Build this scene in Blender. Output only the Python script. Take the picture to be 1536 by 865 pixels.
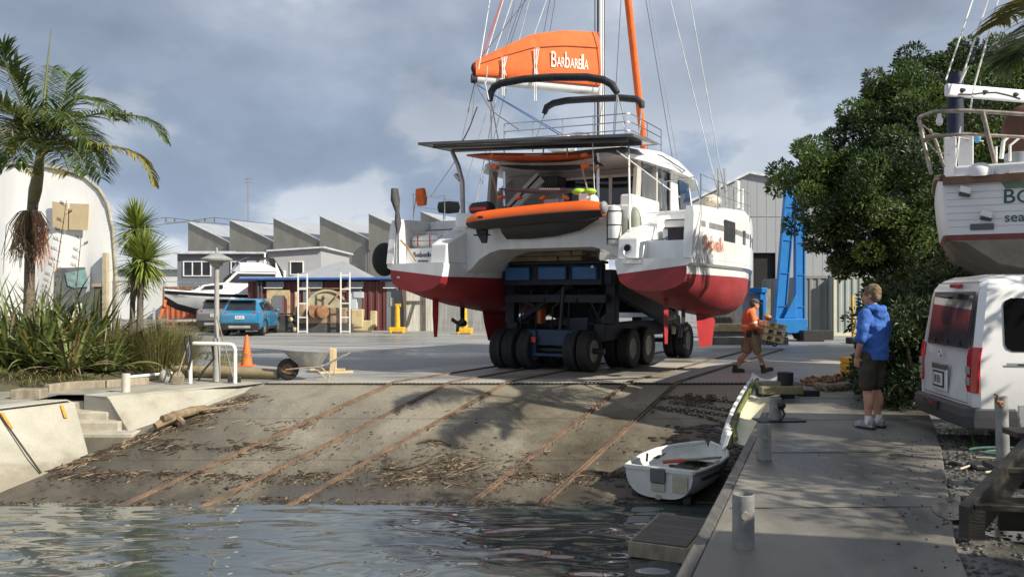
import bpy,bmesh,math,random
from mathutils import Vector,Matrix,noise
PI = math.pi
R = math.radians
rnd = random.Random(7)
for o in list(bpy.data.objects):
    bpy.data.objects.remove(o)
scene = bpy.context.scene
COL = scene.collection

# ------------------------------------------------------------------ camera
F = 1250.0            # focal length in photo pixels (photo 1536 wide)
CAMZ = 1.7
cam = bpy.data.cameras.new('camera')
cam.sensor_width = 36.0
cam.lens = 36.0 * F / 1536.0
cam.shift_y = 7.5 / 1536.0
cam.clip_start = 0.05
cam.clip_end = 3000
camo = bpy.data.objects.new('camera',cam)
COL.objects.link(camo)
camo.location = (0,0,CAMZ)
camo.rotation_euler = (R(90),0,0)
scene.camera = camo

# ------------------------------------------------------------------ sun and sky
SUN_EL = R(35)
SUN_DIR = Vector((0.85 * math.cos(SUN_EL),-0.53 * math.cos(SUN_EL),math.sin(SUN_EL))).normalized()   # towards the sun
sl = bpy.data.lights.new('sun','SUN')
sl.energy = 5.0
sl.angle = R(0.5)
sl.color = (1.0,0.93,0.80)
so = bpy.data.objects.new('sun',sl)
COL.objects.link(so)
so.rotation_euler = (-SUN_DIR).to_track_quat('-Z','Y').to_euler()

world = bpy.data.worlds.new('World')
scene.world = world
world.use_nodes = True
nt = world.node_tree
nt.nodes.clear()
N = nt.nodes.new
L = nt.links.new
wout = N('ShaderNodeOutputWorld')
sky = N('ShaderNodeTexSky')
sky.sky_type = 'NISHITA'
sky.sun_disc = False
sky.sun_elevation = SUN_EL
sky.sun_rotation = math.atan2(SUN_DIR.x,SUN_DIR.y)
sky.air_density = 1.0
sky.dust_density = 1.5
bg1 = N('ShaderNodeBackground'); bg1.inputs['Strength'].default_value = 0.07
L(sky.outputs[0],bg1.inputs['Color'])
tc = N('ShaderNodeTexCoord')
sep = N('ShaderNodeSeparateXYZ'); L(tc.outputs['Generated'],sep.inputs[0])
def wmath(op,a,b=None,clamp=False):
    n = N('ShaderNodeMath'); n.operation = op; n.use_clamp = clamp
    for i,v in enumerate((a,b)):
        if v is None: continue
        if isinstance(v,(int,float)): n.inputs[i].default_value = v
        else: L(v,n.inputs[i])
    return n.outputs[0]
zz = wmath('ADD',wmath('MAXIMUM',sep.outputs[2],0.0),0.22)
cx = wmath('DIVIDE',sep.outputs[0],zz)
cy = wmath('DIVIDE',sep.outputs[1],zz)
comb = N('ShaderNodeCombineXYZ'); L(cx,comb.inputs[0]); L(cy,comb.inputs[1])
comb.inputs[2].default_value = 0.3
def wnoise(scale,detail,rough,off):
    mp = N('ShaderNodeMapping'); L(tc.outputs['Generated'],mp.inputs[0]); mp.inputs['Location'].default_value = off; mp.inputs['Scale'].default_value = (1,1,1.8)
    n = N('ShaderNodeTexNoise'); n.inputs['Scale'].default_value = scale
    n.inputs['Detail'].default_value = detail; n.inputs['Roughness'].default_value = rough
    n.inputs['Distortion'].default_value = 0.25
    L(mp.outputs[0],n.inputs['Vector'])
    return n.outputs['Fac']
def wramp(fac,stops):
    r = N('ShaderNodeValToRGB'); L(fac,r.inputs[0])
    el = r.color_ramp.elements
    el[0].position,el[0].color = stops[0][0],(*stops[0][1],1)
    el[1].position,el[1].color = stops[-1][0],(*stops[-1][1],1)
    for p,c in stops[1:-1]:
        e = el.new(p); e.color = (*c,1)
    return r.outputs[0]
n1 = wnoise(2.1,6,0.5,(3.1,1.7,0.35))
n2 = wnoise(5.5,7,0.52,(8.3,-4.2,2))
big = wmath('ADD',wmath('MULTIPLY',n1,0.70),wmath('MULTIPLY',n2,0.30))
cloudcol = wramp(big,[(0.37,(0.165,0.195,0.25)),(0.455,(0.235,0.275,0.345)),(0.52,(0.32,0.362,0.432)),(0.575,(0.49,0.52,0.575)),(0.64,(0.74,0.755,0.78))])
# lower sky is paler and bluer than the overcast ceiling
lowf = N('ShaderNodeMapRange'); L(sep.outputs[2],lowf.inputs[0])
lowf.inputs[1].default_value = 0.0; lowf.inputs[2].default_value = 0.30
lowf.inputs[3].default_value = 1.0; lowf.inputs[4].default_value = 0.0
n3n = N('ShaderNodeTexNoise'); n3n.inputs['Scale'].default_value = 5.5; n3n.inputs['Detail'].default_value = 7; n3n.inputs['Roughness'].default_value = 0.52
mp3 = N('ShaderNodeMapping'); mp3.inputs['Location'].default_value = (1.3,0.4,0.2); mp3.inputs['Scale'].default_value = (1,1,1.7)
L(tc.outputs['Generated'],mp3.inputs[0]); L(mp3.outputs[0],n3n.inputs['Vector']); n3 = n3n.outputs['Fac']
lowcol = wramp(n3,[(0.40,(0.22,0.29,0.42)),(0.50,(0.29,0.37,0.51)),(0.535,(0.41,0.48,0.59)),(0.59,(0.68,0.72,0.78))])
mixc = N('ShaderNodeMix'); mixc.data_type = 'RGBA'
L(wmath('MULTIPLY',lowf.outputs[0],0.8),mixc.inputs['Factor']); L(cloudcol,mixc.inputs['A']); L(lowcol,mixc.inputs['B'])
bg2 = N('ShaderNodeBackground'); bg2.inputs['Strength'].default_value = 1.08
L(mixc.outputs['Result'],bg2.inputs['Color'])
msh = N('ShaderNodeMixShader'); msh.inputs[0].default_value = 0.88
L(bg1.outputs[0],msh.inputs[1]); L(bg2.outputs[0],msh.inputs[2])
L(msh.outputs[0],wout.inputs['Surface'])

scene.view_settings.view_transform = 'Standard'
scene.view_settings.look = 'None'
scene.view_settings.exposure = 0.48
scene.view_settings.gamma = 1.0
scene.view_settings.use_curve_mapping = False

# ------------------------------------------------------------------ helpers
def P(px,py,d):                       # point at distance d (along +Y) seen at photo pixel (px, py)
    return Vector(((px - 768) / F * d,d,CAMZ - (py - 440) / F * d))
def G(px,py,z):                       # point of height z seen at a photo pixel
    d = F * (CAMZ - z) / (py - 440)
    return Vector(((px - 768) / F * d,d,z))
def rampz(y): return -0.12 + 0.2008 * (min(y,17.0) - 17.0)

_mats = {}
def mat(name,col,rough=0.6,metal=0.0,var=0.18,scale=2.5,bump=0.0,bscale=60.0,spec=0.5,col2=None,island=0.0,stretch=None,coat=0.0,trans=0.0,alpha=1.0,subs=0.0,thr=(0.35,0.65),rvar=0.0):
    if name in _mats: return _mats[name]
    m = bpy.data.materials.new(name); m.use_nodes = True
    t = m.node_tree; b = t.nodes['Principled BSDF']; n = t.nodes.new; l = t.links.new
    b.inputs['Roughness'].default_value = rough
    b.inputs['Metallic'].default_value = metal
    b.inputs['Specular IOR Level'].default_value = spec
    if coat: b.inputs['Coat Weight'].default_value = coat; b.inputs['Coat Roughness'].default_value = 0.05
    if trans: b.inputs['Transmission Weight'].default_value = trans
    if alpha < 1: b.inputs['Alpha'].default_value = alpha
    c = n('ShaderNodeTexCoord'); mp = n('ShaderNodeMapping'); l(c.outputs['Object'],mp.inputs[0])
    if stretch: mp.inputs['Scale'].default_value = stretch
    ns = n('ShaderNodeTexNoise'); ns.inputs['Scale'].default_value = scale; ns.inputs['Detail'].default_value = 8
    ns.inputs['Roughness'].default_value = 0.62
    l(mp.outputs[0],ns.inputs['Vector'])
    mr = n('ShaderNodeMapRange'); l(ns.outputs['Fac'],mr.inputs[0])
    mr.inputs[1].default_value,mr.inputs[2].default_value = thr
    mx = n('ShaderNodeMix'); mx.data_type = 'RGBA'
    l(mr.outputs[0],mx.inputs['Factor'])
    a = col; bb = col2
    if bb is None:
        a = tuple(x * (1 - var) for x in col); bb = tuple(min(1,x * (1 + var)) for x in col)
    mx.inputs['A'].default_value = (*a,1); mx.inputs['B'].default_value = (*bb,1)
    res = mx.outputs['Result']
    if island:
        g = n('ShaderNodeNewGeometry'); hv = n('ShaderNodeHueSaturation')
        mr2 = n('ShaderNodeMapRange'); l(g.outputs['Random Per Island'],mr2.inputs[0])
        mr2.inputs[3].default_value = 1 - island; mr2.inputs[4].default_value = 1 + island
        l(mr2.outputs[0],hv.inputs['Value']); l(res,hv.inputs['Color']); res = hv.outputs[0]
    l(res,b.inputs['Base Color'])
    if rvar:
        mr3 = n('ShaderNodeMapRange'); l(ns.outputs['Fac'],mr3.inputs[0]); mr3.inputs[1].default_value,mr3.inputs[2].default_value = thr
        mr3.inputs[3].default_value = max(0.02,rough - rvar); mr3.inputs[4].default_value = min(1,rough + rvar)
        l(mr3.outputs[0],b.inputs['Roughness'])
    if bump:
        nb = n('ShaderNodeTexNoise'); nb.inputs['Scale'].default_value = bscale; nb.inputs['Detail'].default_value = 5
        l(mp.outputs[0],nb.inputs['Vector'])
        bp = n('ShaderNodeBump'); bp.inputs['Strength'].default_value = bump; bp.inputs['Distance'].default_value = 0.02
        l(nb.outputs['Fac'],bp.inputs['Height']); l(bp.outputs[0],b.inputs['Normal'])
    if subs:
        tr = n('ShaderNodeBsdfTranslucent'); l(res,tr.inputs['Color'])
        ms = n('ShaderNodeMixShader'); ms.inputs[0].default_value = subs
        l(b.outputs[0],ms.inputs[1]); l(tr.outputs[0],ms.inputs[2])
        l(ms.outputs[0],t.nodes['Material Output'].inputs['Surface'])
    _mats[name] = m
    return m

class MB:
    def __init__(s): s.v = []; s.f = []; s.mi = []; s.M = None
    def add(s,vs,fs,mi=0):
        k = len(s.v)
        if s.M is not None: vs = [s.M @ Vector(v) for v in vs]
        s.v += [tuple(v) for v in vs]
        for f in fs: s.f.append(tuple(i + k for i in f)); s.mi.append(mi)
        return s
    def box(s,c,size,rot=None,mi=0):
        x,y,z = (a / 2 for a in size)
        vs = [Vector((i * x,j * y,k * z)) for i in (-1,1) for j in (-1,1) for k in (-1,1)]
        if rot is not None:
            if not isinstance(rot,Matrix): rot = Matrix.Rotation(rot,3,'Z')
            vs = [rot @ v for v in vs]
        c = Vector(c)
        return s.add([v + c for v in vs],[(0,1,3,2),(4,6,7,5),(0,4,5,1),(2,3,7,6),(0,2,6,4),(1,5,7,3)],mi)
    def box2(s,a,b,mi=0):
        a = Vector(a); b = Vector(b)
        return s.box((a + b) / 2,[abs(b[i] - a[i]) for i in range(3)],mi=mi)
    def beam(s,a,b,w,h,up=(0,0,1),mi=0):
        a = Vector(a); b = Vector(b); d = (b - a); ln = d.length; d.normalize()
        u = Vector(up)
        if abs(d.dot(u)) > 0.98: u = Vector((0,1,0))
        x = d.cross(u).normalized(); z = x.cross(d)
        m = Matrix((x,d,z)).transposed()
        return s.box((a + b) / 2,(w,ln,h),m,mi)
    def tube(s,pts,r,n=8,caps=True,mi=0,flat=None):
        pts = [Vector(p) for p in pts]; m = len(pts)
        rs = r if isinstance(r,(list,tuple)) else [r] * m
        vs = []; fs = []; px = None
        for i,p in enumerate(pts):
            d = (pts[min(i + 1,m - 1)] - pts[max(i - 1,0)])
            if d.length < 1e-9: d = Vector((0,0,1))
            d.normalize()
            if px is None:
                u = Vector((0,0,1)) if abs(d.z) < 0.9 else Vector((1,0,0))
                px = d.cross(u).normalized()
            else:
                px = (px - d * px.dot(d))
                if px.length < 1e-6: px = d.orthogonal()
                px.normalize()
            py = d.cross(px)
            for k in range(n):
                a = 2 * PI * k / n
                vs.append(p + px * (math.cos(a) * rs[i]) + py * (math.sin(a) * rs[i] * (flat or 1)))
        for i in range(m - 1):
            for k in range(n):
                k2 = (k + 1) % n
                fs.append((i * n + k,i * n + k2,(i + 1) * n + k2,(i + 1) * n + k))
        if caps:
            fs.append(tuple(range(n - 1,-1,-1))); fs.append(tuple((m - 1) * n + k for k in range(n)))
        return s.add(vs,fs,mi)
    def lathe(s,prof,n=16,c=(0,0,0),axis=(0,0,1),mi=0,closed=False):
        ax = Vector(axis).normalized()
        q = Vector((0,0,1)).rotation_difference(ax).to_matrix()
        c = Vector(c); vs = []; fs = []; m = len(prof)
        for r_,z in prof:
            for k in range(n):
                a = 2 * PI * k / n
                vs.append(c + q @ Vector((r_ * math.cos(a),r_ * math.sin(a),z)))
        for i in range(m if closed else m - 1):
            for k in range(n):
                k2 = (k + 1) % n; j = (i + 1) % m
                fs.append((i * n + k,i * n + k2,j * n + k2,j * n + k))
        if not closed:
            if prof[0][0] > 1e-5: fs.append(tuple(range(n - 1,-1,-1)))
            if prof[-1][0] > 1e-5: fs.append(tuple((m - 1) * n + k for k in range(n)))
        return s.add(vs,fs,mi)
    def ell(s,c,rad,n=14,m=9,rot=None,mi=0):
        c = Vector(c); vs = []; fs = []
        for i in range(m + 1):
            t = PI * i / m
            for k in range(n):
                a = 2 * PI * k / n
                v = Vector((rad[0] * math.sin(t) * math.cos(a),rad[1] * math.sin(t) * math.sin(a),-rad[2] * math.cos(t)))
                if rot is not None: v = rot @ v
                vs.append(c + v)
        for i in range(m):
            for k in range(n):
                k2 = (k + 1) % n
                fs.append((i * n + k,i * n + k2,(i + 1) * n + k2,(i + 1) * n + k))
        return s.add(vs,fs,mi)
    def loft(s,rings,closed=True,caps=True,mi=0,mis=None):
        n = len(rings[0]); vs = [v for r_ in rings for v in r_]; k0 = len(s.f)
        fs = []; ml = []
        for i in range(len(rings) - 1):
            for k in range(n if closed else n - 1):
                k2 = (k + 1) % n
                fs.append((i * n + k,i * n + k2,(i + 1) * n + k2,(i + 1) * n + k)); ml.append(mis[k] if mis else mi)
        if caps and closed:
            fs.append(tuple(range(n - 1,-1,-1))); ml.append(mi); fs.append(tuple((len(rings) - 1) * n + k for k in range(n))); ml.append(mi)
        s.add(vs,fs,mi); s.mi[k0:] = ml
        return s
    def prism(s,poly,d,mi=0):               # poly: 3D points in one plane, extruded by vector d
        poly = [Vector(p) for p in poly]; d = Vector(d); n = len(poly)
        vs = poly + [p + d for p in poly]
        fs = [tuple(range(n - 1,-1,-1)),tuple(range(n,2 * n))] + [(i,(i + 1) % n,(i + 1) % n + n,i + n) for i in range(n)]
        return s.add(vs,fs,mi)
    def quad(s,a,b,c,d,mi=0): return s.add([a,b,c,d],[(0,1,2,3)],mi)
    def build(s,name,mats,parent=None,smooth=None,bevel=0.0,loc=None,fix=True):
        me = bpy.data.meshes.new(name)
        me.from_pydata(s.v,[],s.f)
        if not isinstance(mats,(list,tuple)): mats = [mats]
        for m in mats: me.materials.append(m)
        me.polygons.foreach_set('material_index',s.mi)
        if fix:
            bm = bmesh.new(); bm.from_mesh(me); bmesh.ops.recalc_face_normals(bm,faces=bm.faces); bm.to_mesh(me); bm.free()
        if smooth is not None:
            me.polygons.foreach_set('use_smooth',[True] * len(me.polygons)); me.set_sharp_from_angle(angle=R(smooth))
        me.update()
        o = bpy.data.objects.new(name,me); COL.objects.link(o)
        if parent is not None: o.parent = parent
        if loc is not None: o.location = loc
        if bevel:
            b = o.modifiers.new('bevel','BEVEL'); b.width = bevel; b.segments = 2; b.limit_method = 'ANGLE'; b.angle_limit = R(40)
        return o

def tag(o,label=None,cat=None,group=None,kind=None):
    if label: o['label'] = label
    if cat: o['category'] = cat
    if group: o['group'] = group
    if kind: o['kind'] = kind
    return o
def thing(name,label,cat,loc=(0,0,0),rotz=0.0,group=None):
    o = bpy.data.objects.new(name,None); COL.objects.link(o)
    o.location = loc; o.rotation_euler = (0,0,rotz); o.empty_display_size = 0.2
    return tag(o,label,cat,group)
def dup(o,parent=None):
    c = o.copy(); COL.objects.link(c)
    if parent is not None: c.parent = parent
    for ch in list(o.children): dup(ch,c)
    return c
def text(body,size,material,parent,loc,rot,extrude=0.004,name='lettering',sx=1.0,sy=1.0,offset=0.0):
    cu = bpy.data.curves.new(name,'FONT'); cu.body = body; cu.size = size; cu.extrude = extrude; cu.offset = offset
    cu.align_x = 'LEFT'; cu.align_y = 'BOTTOM_BASELINE'; cu.resolution_u = 4
    to = bpy.data.objects.new(name,cu); COL.objects.link(to)
    bpy.context.view_layer.update()
    me = bpy.data.meshes.new_from_object(to.evaluated_get(bpy.context.evaluated_depsgraph_get()))
    bpy.data.objects.remove(to)
    me.materials.clear(); me.materials.append(material)
    return me
def name_mesh(letters,material,gap=0.08,extrude=0.003,offset=0.0):
    """letters: list of (char, height, baseline shift); returns one MB with the word in the XZ plane, width starting at x=0"""
    mb = MB(); x = 0.0
    for ch,h,dz in letters:
        me = text(ch,h / 0.7,material,None,None,None,extrude,offset=offset)
        xs = [v.co.x for v in me.vertices]; x0 = min(xs); w = max(xs) - x0
        mb.add([(v.co.x - x0 + x,-v.co.z,v.co.y + dz) for v in me.vertices],[tuple(p.vertices) for p in me.polygons])
        x += w + gap * h
        bpy.data.meshes.remove(me)
    return mb,x
LOGO = [('B',1.0,-0.05),('A',0.62,0),('R',0.62,0),('b',1.0,-0.02),('A',0.62,0),('R',0.62,0),('E',0.62,0),('l',0.95,0),('l',0.95,0),('A',0.62,0)]
# ================================================================== GROUND, RAMP, DOCK, WATER
def ground_mat(name,cols,scale=0.35,rough=(0.35,0.85),bump=0.25,bscale=45,fine=0.25,stretch=(1,1,1),ygrad=None,gax=1):
    """large damp patches (cols dark->light) plus fine grain; damp = darker and glossier"""
    m = bpy.data.materials.new(name); m.use_nodes = True
    t = m.node_tree; b = t.nodes['Principled BSDF']; n = t.nodes.new; l = t.links.new
    c = n('ShaderNodeTexCoord'); mp = n('ShaderNodeMapping'); l(c.outputs['Object'],mp.inputs[0]); mp.inputs['Scale'].default_value = stretch
    a = n('ShaderNodeTexNoise'); a.inputs['Scale'].default_value = scale; a.inputs['Detail'].default_value = 9; a.inputs['Roughness'].default_value = 0.62; a.inputs['Distortion'].default_value = 0.4
    l(mp.outputs[0],a.inputs['Vector'])
    f = n('ShaderNodeTexNoise'); f.inputs['Scale'].default_value = bscale; f.inputs['Detail'].default_value = 6; f.inputs['Roughness'].default_value = 0.7
    l(c.outputs['Object'],f.inputs['Vector'])
    r = n('ShaderNodeValToRGB'); l(a.outputs['Fac'],r.inputs[0]); e = r.color_ramp.elements
    k = len(cols)
    if ygrad:
        sp = n('ShaderNodeSeparateXYZ'); l(c.outputs['Object'],sp.inputs[0]); y_ = n('ShaderNodeMapRange'); l(sp.outputs[gax],y_.inputs[0])
        y_.inputs[1].default_value,y_.inputs[2].default_value,y_.inputs[3].default_value,y_.inputs[4].default_value = ygrad
        ad = n('ShaderNodeMath'); l(a.outputs['Fac'],ad.inputs[0]); l(y_.outputs[0],ad.inputs[1]); l(ad.outputs[0],r.inputs[0])
    e[0].position,e[0].color = 0.36,(*cols[0],1); e[1].position,e[1].color = 0.66,(*cols[-1],1)
    for i in range(1,k - 1):
        q = e.new(0.36 + 0.30 * i / (k - 1)); q.color = (*cols[i],1)
    mr = n('ShaderNodeMapRange'); l(f.outputs['Fac'],mr.inputs[0]); mr.inputs[1].default_value = 0.3; mr.inputs[2].default_value = 0.7
    mr.inputs[3].default_value = 1 - fine; mr.inputs[4].default_value = 1 + fine
    hv = n('ShaderNodeHueSaturation'); l(r.outputs[0],hv.inputs['Color']); l(mr.outputs[0],hv.inputs['Value'])
    l(hv.outputs[0],b.inputs['Base Color'])
    mr2 = n('ShaderNodeMapRange'); l(a.outputs['Fac'],mr2.inputs[0]); mr2.inputs[1].default_value = 0.36; mr2.inputs[2].default_value = 0.62
    mr2.inputs[3].default_value = rough[0]; mr2.inputs[4].default_value = rough[1]
    l(mr2.outputs[0],b.inputs['Roughness'])
    bp = n('ShaderNodeBump'); bp.inputs['Strength'].default_value = bump; bp.inputs['Distance'].default_value = 0.015
    l(f.outputs['Fac'],bp.inputs['Height']); l(bp.outputs[0],b.inputs['Normal'])
    return m
m_ramp = ground_mat('ramp_concrete',[(0.060,0.051,0.038),(0.108,0.093,0.068),(0.155,0.135,0.100),(0.235,0.210,0.160)],0.6,(0.22,0.75),0.5,30,0.35,(0.8,0.45,1),(11.8,16.8,-.09,.19))
m_yard = ground_mat('yard_seal',[(0.15,0.15,0.15),(0.21,0.208,0.20),(0.27,0.265,0.25),(0.34,0.33,0.31)],0.22,(0.20,0.85),0.5,25,0.28,(0.5,1.5,1))
m_apron = ground_mat('yard_concrete',[(0.13,0.125,0.115),(0.25,0.24,0.21),(0.36,0.34,0.29),(0.42,0.40,0.35)],0.5,(0.22,0.8),0.3,35,0.2,(0.4,1.1,1))
m_dock = ground_mat('dock_concrete',[(0.07,0.064,0.054),(0.12,0.111,0.095),(0.175,0.162,0.137),(0.25,0.23,0.19)],0.8,(0.22,0.62),0.35,55,0.22,(1,0.5,1))
m_gravel = ground_mat('muddy_gravel',[(0.05,0.047,0.04),(0.09,0.085,0.075),(0.14,0.13,0.115),(0.20,0.19,0.17)],1.3,(0.12,0.9),0.9,22,0.6)
m_bank = ground_mat('garden_soil',[(0.05,0.045,0.025),(0.08,0.075,0.04),(0.11,0.10,0.05)],1.2,(0.9,1.0),0.8,20,0.5)
m_wall = ground_mat('quay_concrete',[(0.24,0.215,0.16),(0.33,0.31,0.25),(0.37,0.35,0.29),(0.42,0.40,0.34)],0.7,(0.75,0.9),0.3,40,0.14,(1,1,.5),(-1.2,-.7,-.27,.05),2)

# --- one ground sheet to the horizon (with the opening for slip and basin)
gm = MB()
def wall_x(y):                                 # quay top edge, left bank
    pts = [(-30,-30.5),(9.6,-9.9),(14.2,-7.5),(14.21,-8.15),(14.98,-8.15),(14.99,-6.72),(15.9,-5.95),(16.5,-5.3),(17.0,-5.0)]
    for (y0,x0),(y1,x1) in zip(pts,pts[1:]):
        if y <= y1: return x0 + (x1 - x0) * (y - y0) / (y1 - y0)
    return -5.0
GZ = -0.12
def strip(yl,xf0,xf1,z=GZ,nx=1):
    for a,b in zip(yl,yl[1:]):
        gm.quad((xf0(a),a,z),(xf1(a),a,z),(xf1(b),b,z),(xf0(b),b,z))
strip([17.0,24,60,200,900],lambda y: -700,lambda y: 700)
strip([-60,9.6,14.2,14.21,14.98,14.99,15.9,16.5,17.0],lambda y: -700,lambda y: wall_x(y) - (0.0 if y > 9 else 0))
strip([-60,5.77,10.6,17.0],lambda y: (3.15 + 0.445 * (y - 5.77)) - 0.25,lambda y: 700,-0.05)
yard = gm.build('ground',m_yard); tag(yard,kind='structure')

am = MB()      # concrete apron above the slip
for (x0,x1,y0,y1) in ((-5.0,9.0,17.02,24.0),):
    am.quad((x0,y0,GZ + .005),(x1 + 3,y0,GZ + .005),(x1 + 9,y1 + 5,GZ + .005),(x0 + 3.5,y1 - 3,GZ + .005))
tag(am.build('apron_concrete',m_apron),kind='structure')

rm = MB()
for i in range(60):
    for j in range(40):
        def pt(i,j):
            y = 7.0 + 10.0 * j / 40; x = -12 + 19.5 * i / 60
            return (x,y,rampz(y) + 0.012 * noise.noise((x * 1.3,y * 1.3,0)) * (1 if y < 16.8 else 0))
        rm.quad(pt(i,j),pt(i + 1,j),pt(i + 1,j + 1),pt(i,j + 1))
bmr = rm.build('slipway_ramp',m_ramp,smooth=60); tag(bmr,kind='structure')

# --- water: a mesh with real ripples
WZ = -1.21
wm = MB(); nx,ny = 300,330
waves = []
wr = random.Random(3)
for k in range(26):
    lam = 0.13 * (1.12 ** k) if k < 16 else wr.uniform(0.3,1.0)
    ang = R(90) + wr.gauss(0,0.27)
    waves.append((2 * PI / lam * math.cos(ang),2 * PI / lam * math.sin(ang),wr.uniform(0,6.28),0.0070 * lam))
_ = 0; xs = [-15 + 19.5 * i / nx for i in range(nx + 1)]; ys = [1.5 + 11.5 * j / ny for j in range(ny + 1)]
vs = []
for y in ys:
    for x in xs:
        wx = x + 0.25 * noise.noise((x * .6,y * .6,1)); wy = y + 0.3 * noise.noise((x * .5,y * .9,5))
        amp = 0.55 + 0.7 * (noise.noise((x * .35,y * .5,9)) + .5)
        h = sum(a * math.sin(kx * wx + ky * wy + ph) for kx,ky,ph,a in waves) * amp * min(1.0,max(0.12,(11.9 - y) / 1.6))
        vs.append((x,y,WZ + h))
fs = [(j * (nx + 1) + i,j * (nx + 1) + i + 1,(j + 1) * (nx + 1) + i + 1,(j + 1) * (nx + 1) + i) for j in range(ny) for i in range(nx)]
wm.add(vs,fs)
m_water = mat('harbour_water',(0.065,0.075,0.072),rough=0.03,var=0.2,scale=0.6,spec=0.5)
m_water.node_tree.nodes['Principled BSDF'].inputs['IOR'].default_value = 2.3
wo = wm.build('water',m_water,smooth=80,fix=False); tag(wo,kind='structure')
wf = MB()
wf.quad((-60,-60,WZ - .02),(3,-60,WZ - .02),(3,1.5,WZ - .02),(-60,1.5,WZ - .02))
wf.quad((-60,1.5,WZ - .02),(-15,1.5,WZ - .02),(-15,13,WZ - .02),(-60,13,WZ - .02))
tag(wf.build('open_water',m_water),kind='structure')

# --- dock slab
dm = MB()
def dl(y): return 1.097 + 0.375 * (y - 5.06)
def dr(y): return 3.15 + 0.445 * (y - 5.77)
ysd = [-4,2.2,5.6,9.2,12.9,17.0]
rr = []
for y in ysd:
    xr = dr(y) + (0.1 * math.sin(y * 3))
    rr.append([(dl(y),y,0.0),(xr,y,0.0),(xr,y,-0.3),(dl(y),y,-0.3)])
dm.loft(rr)
dock = dm.build('dock_walkway',m_dock,bevel=0.012); tag(dock,kind='structure')
dj = MB()     # expansion joints
for y in (4.3,6.6,8.9,11.2,13.5):
    dj.beam((dl(y) + .05,y,0.001),(dr(y) - .1,y + 0.05,0.001),0.010,0.006)
dj.build('joint',mat('joint_tar',(0.03,0.03,0.03),0.8),dock)
dw = MB()     # quay face below the dock
dw.loft([[(dl(y) + .06,y,-0.3),(dr(y) - .3,y,-0.3),(dr(y) - .3,y,-2.6),(dl(y) + .06,y,-2.6)] for y in (-4,17.0)])
tag(dw.build('quay_face',mat('quay_dark_timber',(0.055,0.05,0.04),0.8,var=.4,bump=.4,bscale=20,stretch=(1,1,.2))),kind='structure')
fm = MB()     # rubbing timber along the edge
fm.beam((dl(-4) - .05,-4,-0.09),(dl(15.6) - .05,15.6,-0.09),0.09,0.18)
tag(fm.build('fender_beam',mat('wet_timber',(0.10,0.095,0.085),0.55,var=.35,scale=4,stretch=(4,.5,4),bump=.3,bscale=30),bevel=.01),'long dark wet timber fixed along the water edge of the dock','timber beam')

gq0 = MB(); gp = []
for i in range(15):
    y = -3 + i; gp.append(((dr(y) - .3,y),(10.5,y)))
for (a,b),(c,d) in zip(gp,gp[1:]): gq0.quad((*a,-.045),(*b,-.045),(*d,-.045),(*c,-.045))
tag(gq0.build('gravel_ground',m_gravel),kind='structure')
rj = MB()
for y,x0,x1 in ((13.05,-6.5,3.6),(14.9,-5.8,4.3)):
    for i in range(40):
        xa = x0 + (x1 - x0) * i / 40; xb = x0 + (x1 - x0) * (i + 1) / 40; ya = y + .02 * noise.noise((xa * 3,y,0)); yb = y + .02 * noise.noise((xb * 3,y,0))
        rj.quad((xa,ya - .004,rampz(ya - .004) + .013),(xb,yb - .004,rampz(yb - .004) + .013),(xb,yb + .004,rampz(yb + .004) + .013),(xa,ya + .004,rampz(ya + .004) + .013))
rj.build('joint',mat('slab_joint',(.025,.022,.018),.9),bmr)
# --- left sloping quay wall with steps
def pr(y): return rampz(y) - 0.12
A = MB()
botA = [(-11.5,4.0),(-8.4,9.8),(-7.3,11.87),(-6.76,13.3)]
topA = [(-13.2,3.6),(-9.9,9.6),(-8.35,12.7),(-7.55,14.25)]
rings = []
for (bx,by),(tx,ty) in zip(botA,topA):
    rings.append([(bx + .08,by,min(pr(by),-1.0) - .2),(bx,by,rampz(by)),(tx + .05,ty,GZ - .05),(tx - .04,ty,GZ + .012),(tx - .45,ty,GZ + .012),(tx - .45,ty,-2.5)])
A.loft(rings)
wa = A.build('quay_wall',m_wall,bevel=.02); tag(wa,'long sloping concrete quay wall left of the slip with orange depth marks, beside the water','quay wall')
dmk = MB()
m_orange_paint = mat('orange_mark_paint',(0.55,0.25,0.03),0.7,var=.35,scale=9)
for (t0,b0,k) in (((-8.12,13.15),(-7.10,12.5),0),((-7.66,14.05),(-6.83,13.17),1)):
    a = Vector((t0[0] + .05,t0[1],GZ - .04)); b = Vector((b0[0],b0[1],rampz(b0[1])))
    nrm = Vector((.55,-.25,.75)).normalized()
    a2 = a.lerp(b,0.03); b2 = a.lerp(b,0.28)
    dmk.beam(a2 + nrm * .012,b2 + nrm * .012,0.05,0.006,up=nrm)
dmk.build('depth_mark',m_orange_paint,wa)
three,w3 = name_mesh([('3',0.16,0)],m_orange_paint)
o3 = three.build('numeral',m_orange_paint,wa)
dcr = (Vector((-7.3,11.87,rampz(11.87))) - Vector((-8.35,12.7,GZ))).normalized()
alo = Vector((.47,.88,0)).normalized()
zc = -dcr; nc = alo.cross(zc).normalized()
if nc.z < 0: nc = -nc
zc = (Vector((-8.30,12.74,GZ)) - Vector((-7.27,11.93,rampz(11.9)))).normalized()
xc = alo - zc * alo.dot(zc); xc.normalize(); yc = zc.cross(xc)
o3.matrix_world = Matrix.Translation(Vector((-7.97,13.2,GZ - .19)) - yc * .03) @ Matrix((xc,yc,zc)).transposed().to_4x4()
jn = MB()
a = Vector((-8.14,13.12,GZ - .03)); b = Vector((-7.08,12.5,rampz(12.5) + .01))
jn.beam(a + Vector((.02,-.01,.03)),b + Vector((.02,-.01,.03)),0.02,0.02)
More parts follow.
